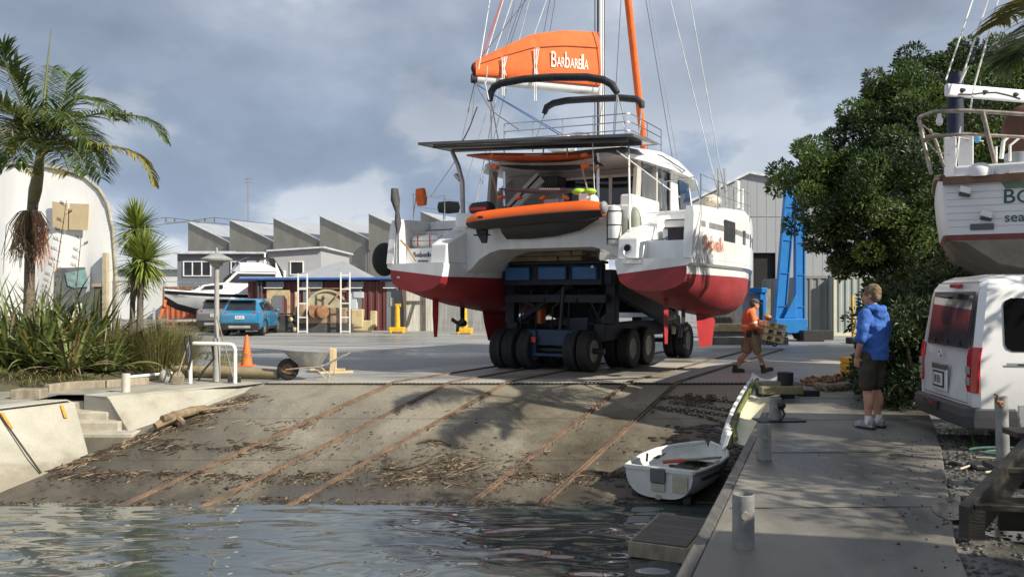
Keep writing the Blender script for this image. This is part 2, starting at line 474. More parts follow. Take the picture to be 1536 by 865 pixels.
jn.build('joint',mat('joint_dark',(.05,.045,.035),.9),wa)

B = MB()
rings = []
for (bx,by),(tx,ty) in zip([(-6.58,14.3),(-5.9,15.3),(-5.25,16.35),(-4.95,16.95)],[(-7.05,14.58),(-5.95,15.9),(-5.42,16.6),(-5.05,17.0)]):
    tz = GZ + .02 if ty < 16.3 else GZ + .008
    rings.append([(bx + .05,by,pr(by) - .3),(bx,by,rampz(by)),(tx + .03,ty,tz - .05),(tx - .05,ty,tz),(tx - .6,ty + .3,tz),(tx - .6,ty + .3,-1.5)])
B.loft(rings)
wb = B.build('quay_wall',m_wall,bevel=.02); tag(wb,'short pale concrete quay wall tapering down between the steps and the pipe rail','quay wall')

S = MB()
tr = [(-0.25,14.95,-8.05,-7.55),(-0.37,14.55,-7.70,-7.12),(-0.50,14.28,-7.46,-6.80),(-0.65,14.02,-7.10,-6.45)]
for z,y,x0,x1 in tr:
    S.box2((x0 - .35,y,z - 1.0),(x1 + .06,y + .95,z))
S.box2((-7.0,13.75,-1.5),(-6.42,14.3,-0.80))
st = S.build('concrete_steps',mat('step_concrete',(.40,.37,.30),.85,var=.25,scale=2,bump=.3,bscale=30),bevel=.02)
tag(st,'flight of short concrete steps let into the sloping quay wall down to the slip','steps')

# path behind wall, and a raised garden bed
pm = MB()
pm.add([(-14,4,GZ + .004),(-10.3,9.6,GZ + .004),(-7.9,14.15,GZ + .004),(-8.2,14.2,GZ + .004),(-8.2,15.0,GZ + .004),(-7.1,15.02,GZ + .004),(-6.4,15.9,GZ + .004),(-5.5,17.0,GZ + .004),(-4.9,17.6,GZ + .004),(-5.9,18.6,GZ + .004),(-8.3,16.6,GZ + .004),(-10.2,14.6,GZ + .004),(-16,8,GZ + .004)],[tuple(range(13))])
tag(pm.build('path',ground_mat('path_concrete',[(.16,.15,.12),(.25,.235,.19),(.33,.31,.26)],.8,(.6,.85),.3,40,.15)),kind='structure')
bed = MB(); nb = 26
bv = []
for i in range(nb + 1):
    for j in range(nb + 1):
        u = i / nb; v = j / nb
        x = -19 + 11.8 * u; y0 = 14.9 + max(0,(x + 10.0)) * 0.85 if x > -10 else 14.9 + (x + 10) * .5
        y = y0 + (27 - y0) * v
        x -= .4 * max(0,y - 18.6) * u
        h = GZ - .01 + 0.32 * min(1,v * 6) * min(1,(1 - u) * 6) + 0.08 * noise.noise((x,y,0)) * min(1,v * 6)
        bv.append((x,y,h))
bed.add(bv,[(i * (nb + 1) + j,(i + 1) * (nb + 1) + j,(i + 1) * (nb + 1) + j + 1,i * (nb + 1) + j + 1) for i in range(nb) for j in range(nb)])
tag(bed.build('garden_ground',m_bank,smooth=60),kind='structure')
def bedz(x,y):
    return GZ + 0.22

# --- rusty rails down the slip
m_rust = mat('rusty_rail',(0.085,0.063,0.048),0.8,var=.4,scale=3,col2=(0.20,0.125,0.078),bump=.4,bscale=30)
labels_r = ['leftmost rusty steel rail running down the slip into the water','second rusty rail from the left crossing the wrack line on the slip','rusty rail in the middle of the slip, leading up to the rear trailer wheels','second rusty rail from the right on the slip, left of the chains','rightmost rusty rail on the slip, nearest the dinghy and the chains']
for k,(x0,lab) in enumerate(zip((-2.40,-1.25,-0.09,2.37,3.38),labels_r)):
    r_ = MB(); pr_ = []
    for y in [9.6 + i * .8 for i in range(10)] + [17.0,17.5,19,22,27]:
        pr_.append(Vector((x0 + .538 * (y - 17) * (1 + .0),y,rampz(y) + .016 if y <= 17 else GZ + .014)))
    for a,b in zip(pr_,pr_[1:]):
        for off in (-.028,.028):
            s_ = Vector((.88,-.474,0)) * off
            r_.beam(a + s_,b + s_,.016 + .012 * (off > 0),.035)
    tag(r_.build('slip_rail',m_rust),lab,'rail','rusty rails of the slip')

# --- drain grating at the head of the slip
dg = MB()
dg.box2((-5.0,16.86,-.16),(7.4,17.02,-.118),mi=0)
x = -4.95
while x < 7.35:
    dg.add([(x,16.875,-.109),(x + .035,16.875,-.109),(x + .065,17.005,-.109),(x + .03,17.005,-.109),(x,16.875,-.13),(x + .035,16.875,-.13),(x + .065,17.005,-.13),(x + .03,17.005,-.13)],[(0,1,2,3),(0,4,5,1),(2,6,7,3),(1,5,6,2),(3,7,4,0)],1)
    x += .085
tag(dg.build('drain_grate',[mat('drain_dark',(.02,.018,.015),.9),mat('drain_bar',(.28,.25,.20),.7,var=.3)]),'long slotted drain grating across the top of the slip','drain')

# --- driftwood and reeds left by the flood (uncountable)
db = MB(); dr_ = random.Random(11)
def stick(x,y,L_,a,r_,zoff=.012):
    d = Vector((math.cos(a),math.sin(a),0)) * L_ / 2
    p0 = Vector((x,y,0)) - d; p1 = Vector((x,y,0)) + d
    p0.z = rampz(p0.y) + zoff; p1.z = rampz(p1.y) + zoff + dr_.uniform(0,.02)
    mid = (p0 + p1) / 2 + Vector((dr_.uniform(-.1,.1) * L_,dr_.uniform(-.06,.06) * L_,.008))
    db.tube([p0,mid,p1],[r_ * .9,r_,r_ * .5],4,mi=dr_.choice((0,0,0,1,1,2)))
def band(x0,x1,yc,sp,n,L_=(.06,.35)):
    for _ in range(n):
        x = dr_.uniform(x0,x1); g = noise.noise((x * 1.1,yc * 3,4.0))
        if g < dr_.uniform(-.45,.3): continue
        y = yc + dr_.gauss(0,sp) + .22 * noise.noise((x * .8,yc,1))
        if x < -6.9 + .55 * (y - 12.7) + .1 or x > dl(y) - .3: continue
        stick(x,y,dr_.uniform(*L_),dr_.gauss(.1,.6),dr_.uniform(.003,.010))
band(-7.5,3,12.42,.06,1300,(.03,.26))
band(-7.2,3,12.25,.12,700,(.015,.08))
band(-7.6,3,11.58,.05,700,(.02,.12))
band(-6,2.5,13.3,.35,260,(.015,.07))
band(-6,-3.4,13.6,.16,260,(.03,.24))
band(-5.6,-3.4,14.5,.18,170,(.03,.2))
band(-2.4,.3,12.75,.32,900,(.02,.18))
band(-4,2,14.2,.6,120,(.02,.08))
for i in range(700):        # along the wall foot
    t = dr_.random(); y = 12.6 + 3.6 * t; x = -6.95 + .51 * (y - 12.9) + abs(dr_.gauss(0,.22)) + .08
    stick(x,y,dr_.uniform(.03,.22),dr_.gauss(1.0,.6),dr_.uniform(.003,.010))
for x0 in (-2.40,-1.25,-0.09,2.37,3.38):
    for i in range(150):
        y = dr_.uniform(11.6,15.8); x = x0 + .538 * (y - 17) + dr_.gauss(.05,.09)
        if noise.noise((x0 * 9,y * .8,2)) < dr_.uniform(-.3,.4): continue
        stick(x,y,dr_.uniform(.03,.18),dr_.gauss(1.07,.5),dr_.uniform(.003,.008))
m_dk = mat('driftwood_dark',(.035,.024,.016),.9,var=.4); m_md = mat('driftwood_brown',(.085,.055,.033),.9,var=.4); m_lt = mat('driftwood_pale',(.25,.19,.12),.9,var=.3)
tag(db.build('driftwood_debris',[m_dk,m_md,m_lt],fix=False),'scattered twigs, bark and reeds washed up in lines across the slip','debris',kind='stuff')
# low weed and mud clods
mdm = MB()
for i in range(900):
    x = dr_.uniform(-7,4.2); y = dr_.choice((dr_.gauss(12.3,.3),dr_.gauss(11.6,.1),dr_.uniform(11.6,15.5)))
    if x < -6.8 + .55 * (y - 12.7) + .2 or x > dl(y) - .3: continue
    if noise.noise((x,y,7)) < dr_.uniform(-.2,.4): continue
    s_ = dr_.uniform(.005,.02); mdm.ell((x,y,rampz(y) + .004),(s_ * 1.6,s_ * 1.2,s_ * .5),6,4)
for i in range(1500):
    y = dr_.uniform(11.7,14.6); x = dl(y) - dr_.uniform(.2,1.0 + 1.3 * dr_.random())
    if noise.noise((x * 1.5,y * 1.5,3)) < dr_.uniform(-.4,.3): continue
    s_ = dr_.uniform(.012,.06); mdm.ell((x,y,rampz(y) + .004),(s_ * 1.8,s_ * 1.3,s_ * .4),6,4)
tag(mdm.build('mud_clods',mat('mud',(.05,.042,.033),.5,var=.4),smooth=60,fix=False),'dark mud and weed clods scattered over the lower slip beside the dock','mud',kind='stuff')
# ================================================================== BUILDINGS AND YARD STRUCTURES
def corr(mb,a,b,z0,z1,pitch=.28,depth=.04,mi=0,nrm=None):
    """corrugated vertical wall from a to b (xy), trapezoid ribs"""
    a = Vector((a[0],a[1],0)); b = Vector((b[0],b[1],0)); d = b - a; ln = d.length; d.normalize()
    n = Vector((d.y,-d.x,0)) if nrm is None else Vector(nrm)
    k = max(1,int(ln / pitch)); p = ln / k; pts = []
    for i in range(k):
        for t,h in ((0,0),(.3,0),(.45,1),(.75,1),(.9,0)):
            pts.append(a + d * (p * (i + t)) + n * (depth * h))
    pts.append(b)
    vs = []; m = len(pts)
    for q in pts: vs += [(q.x,q.y,z0),(q.x,q.y,z1)]
    mb.add(vs,[(2 * i,2 * i + 2,2 * i + 3,2 * i + 1) for i in range(m - 1)],mi)
def window(parent,c,w,h,n=(0,-1,0),panes=1,fr=None,gl=None,ft=.06,name='window'):
    """frame with recessed pane; c = centre on wall face"""
    c = Vector(c); n = Vector(n).normalized(); x = Vector((0,0,1)).cross(n).normalized(); z = Vector((0,0,1))
    fm_ = MB()
    def bar(u0,u1,v0,v1):
        m = Matrix((x,n,z)).transposed()
        fm_.box(c + x * (u0 + u1) / 2 + z * (v0 + v1) / 2 + n * .02,(u1 - u0,.08,v1 - v0),m)
    bar(-w / 2,w / 2,h / 2 - ft,h / 2); bar(-w / 2,w / 2,-h / 2,-h / 2 + ft)
    bar(-w / 2,-w / 2 + ft,-h / 2 + ft,h / 2 - ft); bar(w / 2 - ft,w / 2,-h / 2 + ft,h / 2 - ft)
    for i in range(1,panes):
        u = -w / 2 + w * i / panes; bar(u - ft / 2,u + ft / 2,-h / 2 + ft,h / 2 - ft)
    f = fm_.build(name,fr,parent)
    g = MB(); q = [c + x * (s * (w / 2 - ft)) + z * (t * (h / 2 - ft)) + n * .012 for s,t in ((-1,-1),(1,-1),(1,1),(-1,1))]
    g.quad(*q); g.build('pane',gl,f)
    return f
m_glass_d = mat('dark_window_glass',(.02,.022,.026),.06,spec=.6,var=.3)
m_white_trim = mat('white_trim',(.72,.72,.70),.5,var=.06)
m_conc_old = mat('weathered_concrete',(.25,.24,.205),.9,col2=(.35,.335,.285),scale=.7,bump=.3,bscale=18,stretch=(1,1,.45))
m_roof_grey = mat('grey_roof_steel',(.30,.32,.35),.45,var=.08,scale=.5)

# --- saw-tooth factory
fa = Vector((-31.1,80,0)); fu = Vector((.916,-.402,0)); fn = Vector((.402,.916,0))
fac = thing('factory','weathered concrete factory with a saw-tooth roof of steep grey steel bays, behind the yard','factory',(fa.x,fa.y,GZ))
fo = -Vector((fa.x,fa.y,GZ))
T = 5.12
for i in range(6):
    w_ = MB(); a = fa + fu * (T * i); b = a + fu * T; ztop = 8.5; zl = 6.45 - .03 * i
    w_.prism([a + fo + Vector((0,0,GZ)),b + fo + Vector((0,0,GZ)),b + fo + Vector((0,0,zl)),a + fo + Vector((0,0,ztop))],fn * .3)
    w_.prism([a + fo + Vector((0,0,GZ)) + fn * .3,a + fo + Vector((0,0,ztop - .05)) + fn * .3,a + fo + fn * 26 + Vector((0,0,ztop - .05)),a + fo + fn * 26 + Vector((0,0,GZ))],fu * .2)
    w_.build('gable_wall',m_conc_old,fac)
    rf = MB(); e = .06
    rf.prism([a + fo + fn * .25 + Vector((0,0,ztop + e)),b + fo + fn * .25 + Vector((0,0,zl - .18)),b + fo + fn * .25 + Vector((0,0,zl - .30)),a + fo + fn * .25 + Vector((0,0,ztop - .06))],fn * 26)
    ro = rf.build('roof',m_roof_grey,fac)
    cap = MB(); cap.beam(a + fo + Vector((0,0,ztop + .04)) + fn * .12,b + fo + Vector((0,0,zl + .04)) + fn * .12,.42,.07,up=(0,0,1))
    cap.build('parapet_capping',mat('capping_steel',(.36,.37,.38),.5),ro)
    gt = MB(); gt.box(b + fo + Vector((0,0,zl - .55)) - fn * .06,(.34,.34,.9),Matrix.Rotation(-R(23.7),3,'Z'))
    gt.tube([b + fo - fn * .12 + Vector((0,0,zl - 1)),b + fo - fn * .12 + Vector((0,0,.2))],.07,8)
    gt.build('rainwater_head',mat('dark_grey_steel',(.09,.095,.10),.6),fac)

# --- low grey office building in front of the factory
off = thing('office_building','low grey office building with flat roof and white downpipe in front of the factory','building',(-16,52,GZ))
def oo(px,py,d=52): return P(px,py,d) - Vector((-16,52,GZ))
ow = MB(); ow.box2((oo(266,440).x,0,0),(oo(402,440).x,10,4.28)); ow.build('side_wall',mat('grey_weatherboard',(.155,.17,.19),.7,var=.06,bump=.15,bscale=10,stretch=(.1,.1,2)),off)
ow = MB(); xa = oo(402,0).x + .002; xb = oo(482,0).x
ow.prism([(xa,-.1,0),(xb,-.1,0),(xb,-.1,4.62),(xa,-.1,4.40)],(0,9,0)); ow.build('end_wall',mat('pale_grey_cladding',(.34,.345,.355),.65,var=.05),off)
orf = MB(); orf.box2((oo(262,0).x,-.35,4.283),(xa - .002,10.2,4.40)); orf.prism([(xa + .002,-.4,4.41),(xb + .25,-.4,4.64),(xb + .25,-.4,4.74),(xa + .002,-.4,4.52)],(0,9.6,0))
orf.build('roof',mat('roof_edge_light',(.50,.52,.55),.5),off)
dp = MB(); dp.tube([(xa - .08,-.42,4.3),(xa - .08,-.42,0)],.06,8); dp.build('downpipe',m_white_trim,off)
for px,w_,pn in ((296,1.75,3),(353,.55,1),(378,.62,1),(395,.5,1)):
    window(off,(oo(px,0).x,-.01,1.7 + .12 + 37 * 52 / F),w_,.95,panes=pn,fr=m_white_trim,gl=m_glass_d)
window(off,(oo(446,0).x,-.11,3.40),.85,.85,fr=m_white_trim,gl=m_glass_d)
ac = MB(); ac.box((oo(423,0).x,-.32,2.93),(.62,.30,.62)); ac.build('air_conditioner',m_white_trim,off,bevel=.03)
acf = MB(); acf.lathe([(.20,0),(.235,0),(.235,.02),(.20,.02)],18,(oo(423,0).x,-.475,2.93),(0,-1,0),closed=True); acf.lathe([(.0,.0),(.19,0)],18,(oo(423,0).x,-.478,2.93),(0,-1,0)); acf.build('fan_grille',mat('grille_grey',(.18,.18,.18),.6),off)

# --- pale sheds behind on the left
ls = thing('shed','white weatherboard shed with long pale steel roof at the far left behind the motorboat','shed',(-26,60,GZ))
q = MB(); q.box2((-5,0,0),(P(268,0,60).x + 26,8,3.55)); q.build('wall',mat('white_weatherboard',(.62,.63,.62),.65,var=.05,stretch=(8,1,.3),scale=4),ls)
q = MB(); xr = P(292,0,60).x + 26; q.add([(-5.5,-.4,3.55),(xr,-.4,3.55),(xr,9,5.2),(-5.5,9,5.2),(-5.5,-.4,3.67),(xr,-.4,3.67),(xr,9,5.32),(-5.5,9,5.32)],[(0,1,2,3),(4,5,6,7),(0,1,5,4),(1,2,6,5),(2,3,7,6),(3,0,4,7)])
q.build('roof',mat('pale_roof',(.44,.47,.50),.5,var=.05),ls)

# --- hip-roofed kiosk
hk = thing('pavilion','small grey pavilion with a pyramid steel roof just behind the maroon shed','pavilion',(P(500,0,46).x,46,GZ))
q = MB(); q.box2((-2.0,-2.0,0),(2.0,2.0,2.3)); q.build('wall',m_conc_old,hk)
q = MB(); q.add([(-2.9,-2.6,2.35),(2.7,-2.6,2.35),(2.7,2.6,2.35),(-2.9,2.6,2.35),(.55,0,3.62)],[(0,1,4),(1,2,4),(2,3,4),(3,0,4),(0,3,2,1)]); q.build('roof',mat('hip_roof_steel',(.27,.28,.30),.5,var=.06),hk)

# --- maroon container shed with blue gutter
m_maroon = mat('maroon_steel',(.125,.035,.036),.6,var=.22,scale=1.2,stretch=(1,1,.4))
m_greydoor = mat('grey_door_paint',(.16,.175,.19),.65,var=.12,scale=1.5)
shx0 = P(372,0,41).x; shx1 = P(603,0,41).x
sh = thing('container_shed','long maroon container shed with blue gutter and grey doors behind the winch','shed',(shx0,41,GZ))
q = MB(); corr(q,(0,0),(shx1 - shx0,0),0,2.42,.36,.05); q.box2((0,.06,0),(shx1 - shx0,5,2.42)); q.build('wall',m_maroon,sh)
def sx(px): return P(px,0,41).x - shx0
q = MB(); q.box2((-.3,-.35,2.50),(shx1 - shx0 + .25,5.4,2.62)); q.build('roof',mat('shed_roof',(.55,.57,.60),.5,var=.05),sh)
q = MB(); q.tube([(-.3,-.42,2.52),(shx1 - shx0 + .4,-.42,2.55)],.075,10); q.build('gutter',mat('blue_gutter',(.03,.10,.30),.45),sh)
for a,b in ((402,424),(455,482),(523,543),(580,603)):
    q = MB(); q.box2((sx(a),-.075,0.02),(sx(b),-.055,2.1)); d_ = q.build('door',m_greydoor,sh)
    q = MB(); q.box2((sx(a) - .05,-.12,2.12),(sx(b) + .1,-.06,2.40)); q.build('door_header',mat('header_grey',(.27,.30,.33),.6),sh)
    q = MB(); q.box2((sx(a) - .15,-.20,2.07),(sx(b) + .05,-.10,2.115)); q.build('door_track',m_white_trim,sh)
q = MB(); q.box2((sx(586),-.1,1.2),(sx(591),-.078,1.62)); q.build('meter_box',mat('meter_beige',(.40,.38,.32),.6),sh)
# vent pipes
q = MB()
for px in (389,394): q.tube([(sx(px),-.22,1.3),(sx(px),-.22,2.3)],.06,8); q.lathe([(.08,0),(.08,.12),(.03,.2)],10,(sx(px),-.22,2.25))
q.build('vent_pipe',mat('vent_dark',(.06,.06,.065),.5),sh)

# --- timber boundary fence under the catamaran
def plank_fence(px0,px1,d,ztop,m,label,cat='fence'):
    o = thing('timber_fence',label,cat,(P(px0,0,d).x,d,GZ)); x1 = P(px1,0,d).x - P(px0,0,d).x
    q = MB(); x = 0; fr = random.Random(int(px0))
    while x < x1:
        w_ = fr.uniform(.13,.17); q.box2((x,fr.uniform(-.006,.006),0),(min(x + w_ - .012,x1),.03 + fr.uniform(-.004,.004),ztop - fr.uniform(0,.04))); x += w_
    q.build('palings',m,o)
    q = MB()
    for z in (.35,ztop - .35): q.box2((0,.04,z),(x1,.12,z + .1))
    q.build('rail',m,o); return o
m_pale_wood = mat('bleached_timber',(.42,.40,.34),.85,col2=(.62,.60,.53),scale=2,stretch=(3,3,.3),bump=.3,bscale=20)
m_grey_wood = mat('grey_timber',(.20,.20,.20),.9,col2=(.32,.32,.31),scale=2,stretch=(3,3,.3),bump=.3,bscale=20)
pf = plank_fence(606,652,40.6,2.45,m_pale_wood,'bleached pale timber gate fence left of the port rudder under the catamaran')
q = MB(); x1 = P(652,0,40.6).x - P(606,0,40.6).x
q.box2((0,-.1,0),(.12,-.005,2.5)); q.box2((x1 * .62,-.1,0),(x1 * .62 + .14,-.005,2.3)); q.beam((.2,-.06,.25),(.55,-.06,1.4),.08,.06,up=(0,1,0)); q.box2((.1,-.09,1.38),(x1 * .6,-.02,1.46)); q.build('brace',mat('dark_bracing',(.10,.09,.07),.9),pf)
plank_fence(653,800,41,2.3,m_grey_wood,'weathered grey timber fence behind the yellow jack stand under the catamaran')

# --- big grey shed on the right
bs = thing('boat_shed','big grey sheet-clad boat shed with a dark doorway behind the blue hoist','shed',(16,60,GZ))
def bx(px): return P(px,0,60).x - 16
def bz(py): return CAMZ - (py - 440) / F * 60 - GZ
m_clad = mat('grey_cladding',(.27,.285,.30),.6,var=.04,scale=.3)
q = MB(); prof = [(1018,312),(1123,261),(1290,292)]
# wall in pieces around the door opening
q.add([(bx(1018),0,0),(bx(1130),0,0),(bx(1130),0,bz(379)),(bx(1018),0,bz(379))],[(0,1,2,3)])
q.add([(bx(1163),0,0),(bx(1290),0,0),(bx(1290),0,bz(379)),(bx(1163),0,bz(379))],[(0,1,2,3)])
q.add([(bx(1018),0,bz(379)),(bx(1290),0,bz(379)),(bx(1290),0,bz(292)),(bx(1123),0,bz(261)),(bx(1018),0,bz(312))],[(0,1,2,3,4)])
q.add([(bx(1018),0,0),(bx(1018),25,0),(bx(1018),25,bz(312)),(bx(1018),0,bz(312))],[(0,1,2,3)])
q.add([(bx(1290),0,0),(bx(1290),25,0),(bx(1290),25,bz(292)),(bx(1290),0,bz(292))],[(0,1,2,3)])
q.build('wall',m_clad,bs)
q = MB()
for px in range(1024,1290,14):
    zt = bz(312 - (px - 1018) / 105 * 51) if px < 1123 else bz(261 + (px - 1123) / 167 * 31)
    z0 = bz(379) if 1129 < px < 1164 else 0
    q.box2((bx(px) - .012,-.012,z0),(bx(px) + .012,-.001,zt - .1))
q.box2((bx(1018),-.035,bz(325)),(bx(1290),-.003,bz(325) + .06)); q.build('cladding_rib',mat('rib_grey',(.255,.27,.285),.6),bs)
q = MB()
for (pa,ya),(pb,yb) in zip(prof,prof[1:]):
    q.prism([(bx(pa),-.3,bz(ya)),(bx(pb),-.3,bz(yb)),(bx(pb),-.3,bz(yb) + .18),(bx(pa),-.3,bz(ya) + .18)],(0,25.5,0))
q.build('roof',mat('shed_roof_pale',(.50,.52,.54),.5),bs)
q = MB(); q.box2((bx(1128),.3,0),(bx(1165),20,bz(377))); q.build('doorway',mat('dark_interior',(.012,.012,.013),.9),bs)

# --- shrink-wrap tent at far left
tent = thing('boat_tent','tall white shrink-wrap tent with tan patches at the left edge behind the palm','tent',(-15.6,24,GZ))
m_wrap = mat('white_shrinkwrap',(.86,.86,.85),.45,var=.03,scale=1.2,bump=.35,bscale=2.6,stretch=(1.6,1,.5),subs=.15)
prof = []
for px,py in ((176,478),(174,420),(169,345),(161,305),(148,284),(128,267),(100,256),(60,249),(0,246),(-70,246)):
    v = P(px,py,24); prof.append((v.x + 15.6,v.z - GZ))
prof[0] = (prof[0][0],0)
prof += [(-4.6,4.6),(-5.0,0)]
q = MB(); rings = []
for y,s_ in ((0,1.0),(1.5,1.01),(4,1.0),(9,1.0)):
    rings.append([Vector((x * s_ - .62 * y,y + .10 * math.sin(z * 3 + x),z * s_ if y else z)) for x,z in prof])
q.loft(rings,closed=True,caps=False)
# end wall with draped folds: triangulated fan grid
cxp = -1.0; gv = []; gf = []; nr_ = 14; npf = len(prof)
dense = []
for (xa_,za_),(xb_,zb_) in zip(prof,prof[1:] + prof[:1]):
    for k in range(6): t = k / 6; dense.append((xa_ + (xb_ - xa_) * t,za_ + (zb_ - za_) * t))
nd = len(dense)
for r_ in range(nr_ + 1):
    t = r_ / nr_
    for x,z in dense:
        X = cxp + (x - cxp) * t; Z = 2.0 + (z - 2.0) * t
        fold = .10 * math.sin(X * 4.3 + .5 * math.sin(Z * 1.1)) * (1 - t ** 6) * min(1,(5.4 - Z) / 3) + .06 * noise.noise((X * 1.4,Z * .5,2))
        gv.append((X,.0 + fold - .02,Z))
for r_ in range(nr_):
    for k in range(nd):
        gf.append((r_ * nd + k,r_ * nd + (k + 1) % nd,(r_ + 1) * nd + (k + 1) % nd,(r_ + 1) * nd + k))
q.add(gv,gf)
q.build('cover',m_wrap,tent,smooth=50)
q = MB(); q.tube([(x + .02,-.03,z) for x,z in prof[:9]],.055,7); q.tube([(-2.9,-.1,4.9),(-1.6,-.12,4.2)],.035,6); q.tube([(-.05,-.12,3.95),(.45,-.12,3.93)],.02,5); q.build('edge_seam',mat('wrap_seam',(.34,.31,.25),.8,var=.3),tent,smooth=60)
def tv(px,py): v = P(px,py,24); return (v.x + 15.6,v.z - GZ)
q = MB()
for a,b,c,d in (((83,303),(106,306),(105,346),(84,342)),((109,306),(138,307),(136,346),(108,345))):
    q.prism([(tv(*p)[0],-.17,tv(*p)[1]) for p in (a,b,c,d)],(0,.03,0))
q.build('patch',mat('tan_patch',(.50,.40,.25),.7,var=.08),tent)
q = MB()
q.prism([(tv(*p)[0],-.20,tv(*p)[1]) for p in ((91,402),(132,401),(137,425),(128,452),(95,470),(90,440))],(0,.05,0)); q.build('tarpaulin',mat('grey_tarp',(.13,.14,.15),.6,var=.25,scale=3,bump=.6,bscale=6),tent)
q = MB(); q.prism([(tv(*p)[0],-.23,tv(*p)[1]) for p in ((104,410),(134,404),(138,430),(118,432),(108,428))],(0,.03,0)); q.build('tarpaulin',mat('teal_tarp',(.22,.36,.36),.6,var=.2,bump=.5,bscale=6),tent)
q = MB(); q.box2((tv(147,0)[0],-.24,0),(tv(163,0)[0],-.18,tv(0,428)[1])); q.build('doorway',mat('tent_dark',(.10,.09,.075),.9),tent)
q = MB(); q.box2((tv(161,0)[0],-.30,0),(tv(167,0)[0],-.12,tv(0,380)[1])); q.box2((tv(145,0)[0],-.28,tv(0,430)[1]),(tv(166,0)[0],-.14,tv(0,425)[1])); q.build('door_post',mat('bare_timber',(.40,.34,.24),.8,var=.2),tent)

# --- antenna and power pole
q = MB(); v = P(352,258,78); q.tube([(0,0,7.8),(0,0,v.z - GZ)],.045,6)
for dz in (.0,.35): q.tube([(-.35,0,v.z - GZ - .1 - dz),(.35,0,v.z - GZ - .1 - dz)],.03,5)
q.tube([(0,0,0),(0,0,7.8)],.06,6); tag(q.build('antenna_mast',mat('antenna_steel',(.20,.19,.18),.6),loc=(v.x,82,GZ)),'thin tall antenna mast with small cross bars above the saw-tooth roof','antenna')
pp = thing('power_pole','distant power pole with crossarm and insulators left of the saw-tooth roof','pole',(P(286,0,105).x,105,GZ))
zt = CAMZ - (330 - 440) / F * 105 - GZ
q = MB(); q.tube([(0,0,0),(0,0,zt)],[.16,.12],8); q.build('post',m_grey_wood,pp)
q = MB(); q.box2((-3.3,-.08,zt - .35),(3.2,.08,zt - .18)); q.build('crossarm',m_grey_wood,pp)
q = MB()
for x in (-3.1,-2.0,1.8,3.0): q.lathe([(.06,0),(.12,.1),(.06,.2),(.11,.3),(.04,.45)],8,(x,0,zt - .18))
q.build('insulator',mat('insulator',(.12,.11,.10),.4),pp)
for k,x in enumerate((-3.1,3.0)):
    q = MB(); s0 = Vector((P(286,0,105).x + x,105,zt + .2)); pts = []
    for i in range(15):
        t = i / 14; pts.append(s0 + Vector((-62 * t,-12 * t,-2.8 * 4 * t * (1 - t))))
    q.tube(pts,.03,4)
    pts = [s0 + Vector((52 * i / 14,6 * i / 14,-1.6 * 4 * (i / 14) * (1 - i / 14))) for i in range(15)]
    q.tube(pts,.03,4)
    q.build('power_line',mat('wire',(.05,.05,.05),.6),pp).matrix_parent_inverse = Matrix.Translation(-Vector(pp.location))

# --- containers right of the hoist
m_gc = mat('sage_container',(.30,.33,.30),.6,var=.14,scale=1,stretch=(1,1,.4))
m_gc2 = mat('dull_container',(.19,.20,.19),.65,var=.18,scale=1,stretch=(1,1,.4))
m_cream = mat('cream_paint',(.55,.52,.40),.6,var=.1)
def container(px0,px1,d,h,depth,m,label):
    x0 = P(px0,0,d).x; w_ = P(px1,0,d).x - x0
    o = thing('shipping_container',label,'container',(x0,d,GZ))
    q = MB(); corr(q,(.1,0),(w_ - .1,0),.12,h - .12,.28,.045); corr(q,(w_,.1),(w_,depth),.12,h - .12,.28,.045); corr(q,(0,depth),(0,.1),.12,h - .12,.28,.045); q.box2((.05,.06,.1),(w_ - .05,depth,h - .05)); q.build('wall',m,o)
    q = MB()
    for x in (0,w_ - .12): q.box2((x,-.06,0),(x + .12,.06,h))
    q.box2((.12,-.06,h - .12),(w_ - .12,.06,h)); q.box2((.12,-.06,0),(w_ - .12,.06,.14)); q.build('frame',m_cream if 'sage' in label else m,o)
    return o
container(1205,1249,36.5,2.6,6,m_gc2,'dull olive grey shipping container beside the blue hoist leg')
container(1250,1420,36.0,2.62,2.5,m_gc,'sage green shipping container with cream corner posts behind the big tree')
# old dark fence between the shed and the hoist
plank_fence(1060,1160,44,1.9,mat('dark_fence_wood',(.09,.085,.075),.9,var=.3,stretch=(3,3,.3)),'dark weathered timber fence right of the starboard hull behind the worker')

# --- timber cabin added outside the frame by the steps to shade the dock
shade_cabin = thing('cabin','unseen dark timber cabin with grey roof, added by the wooden steps to shade the dock','cabin',(5.75,.35,0),R(-24))
q = MB(); q.box2((-1.4,-4.2,.0),(4.5,2.4,3.1)); q.build('wall',mat('shade_cabin_timber',(.09,.075,.05),.8,var=.3,stretch=(.3,3,3)),shade_cabin)
q = MB(); q.prism([(-1.9,-4.6,3.05),(5,-4.6,3.05),(1.6,-4.6,4.6)],(0,7.4,0)); q.build('roof',m_roof_grey,shade_cabin)
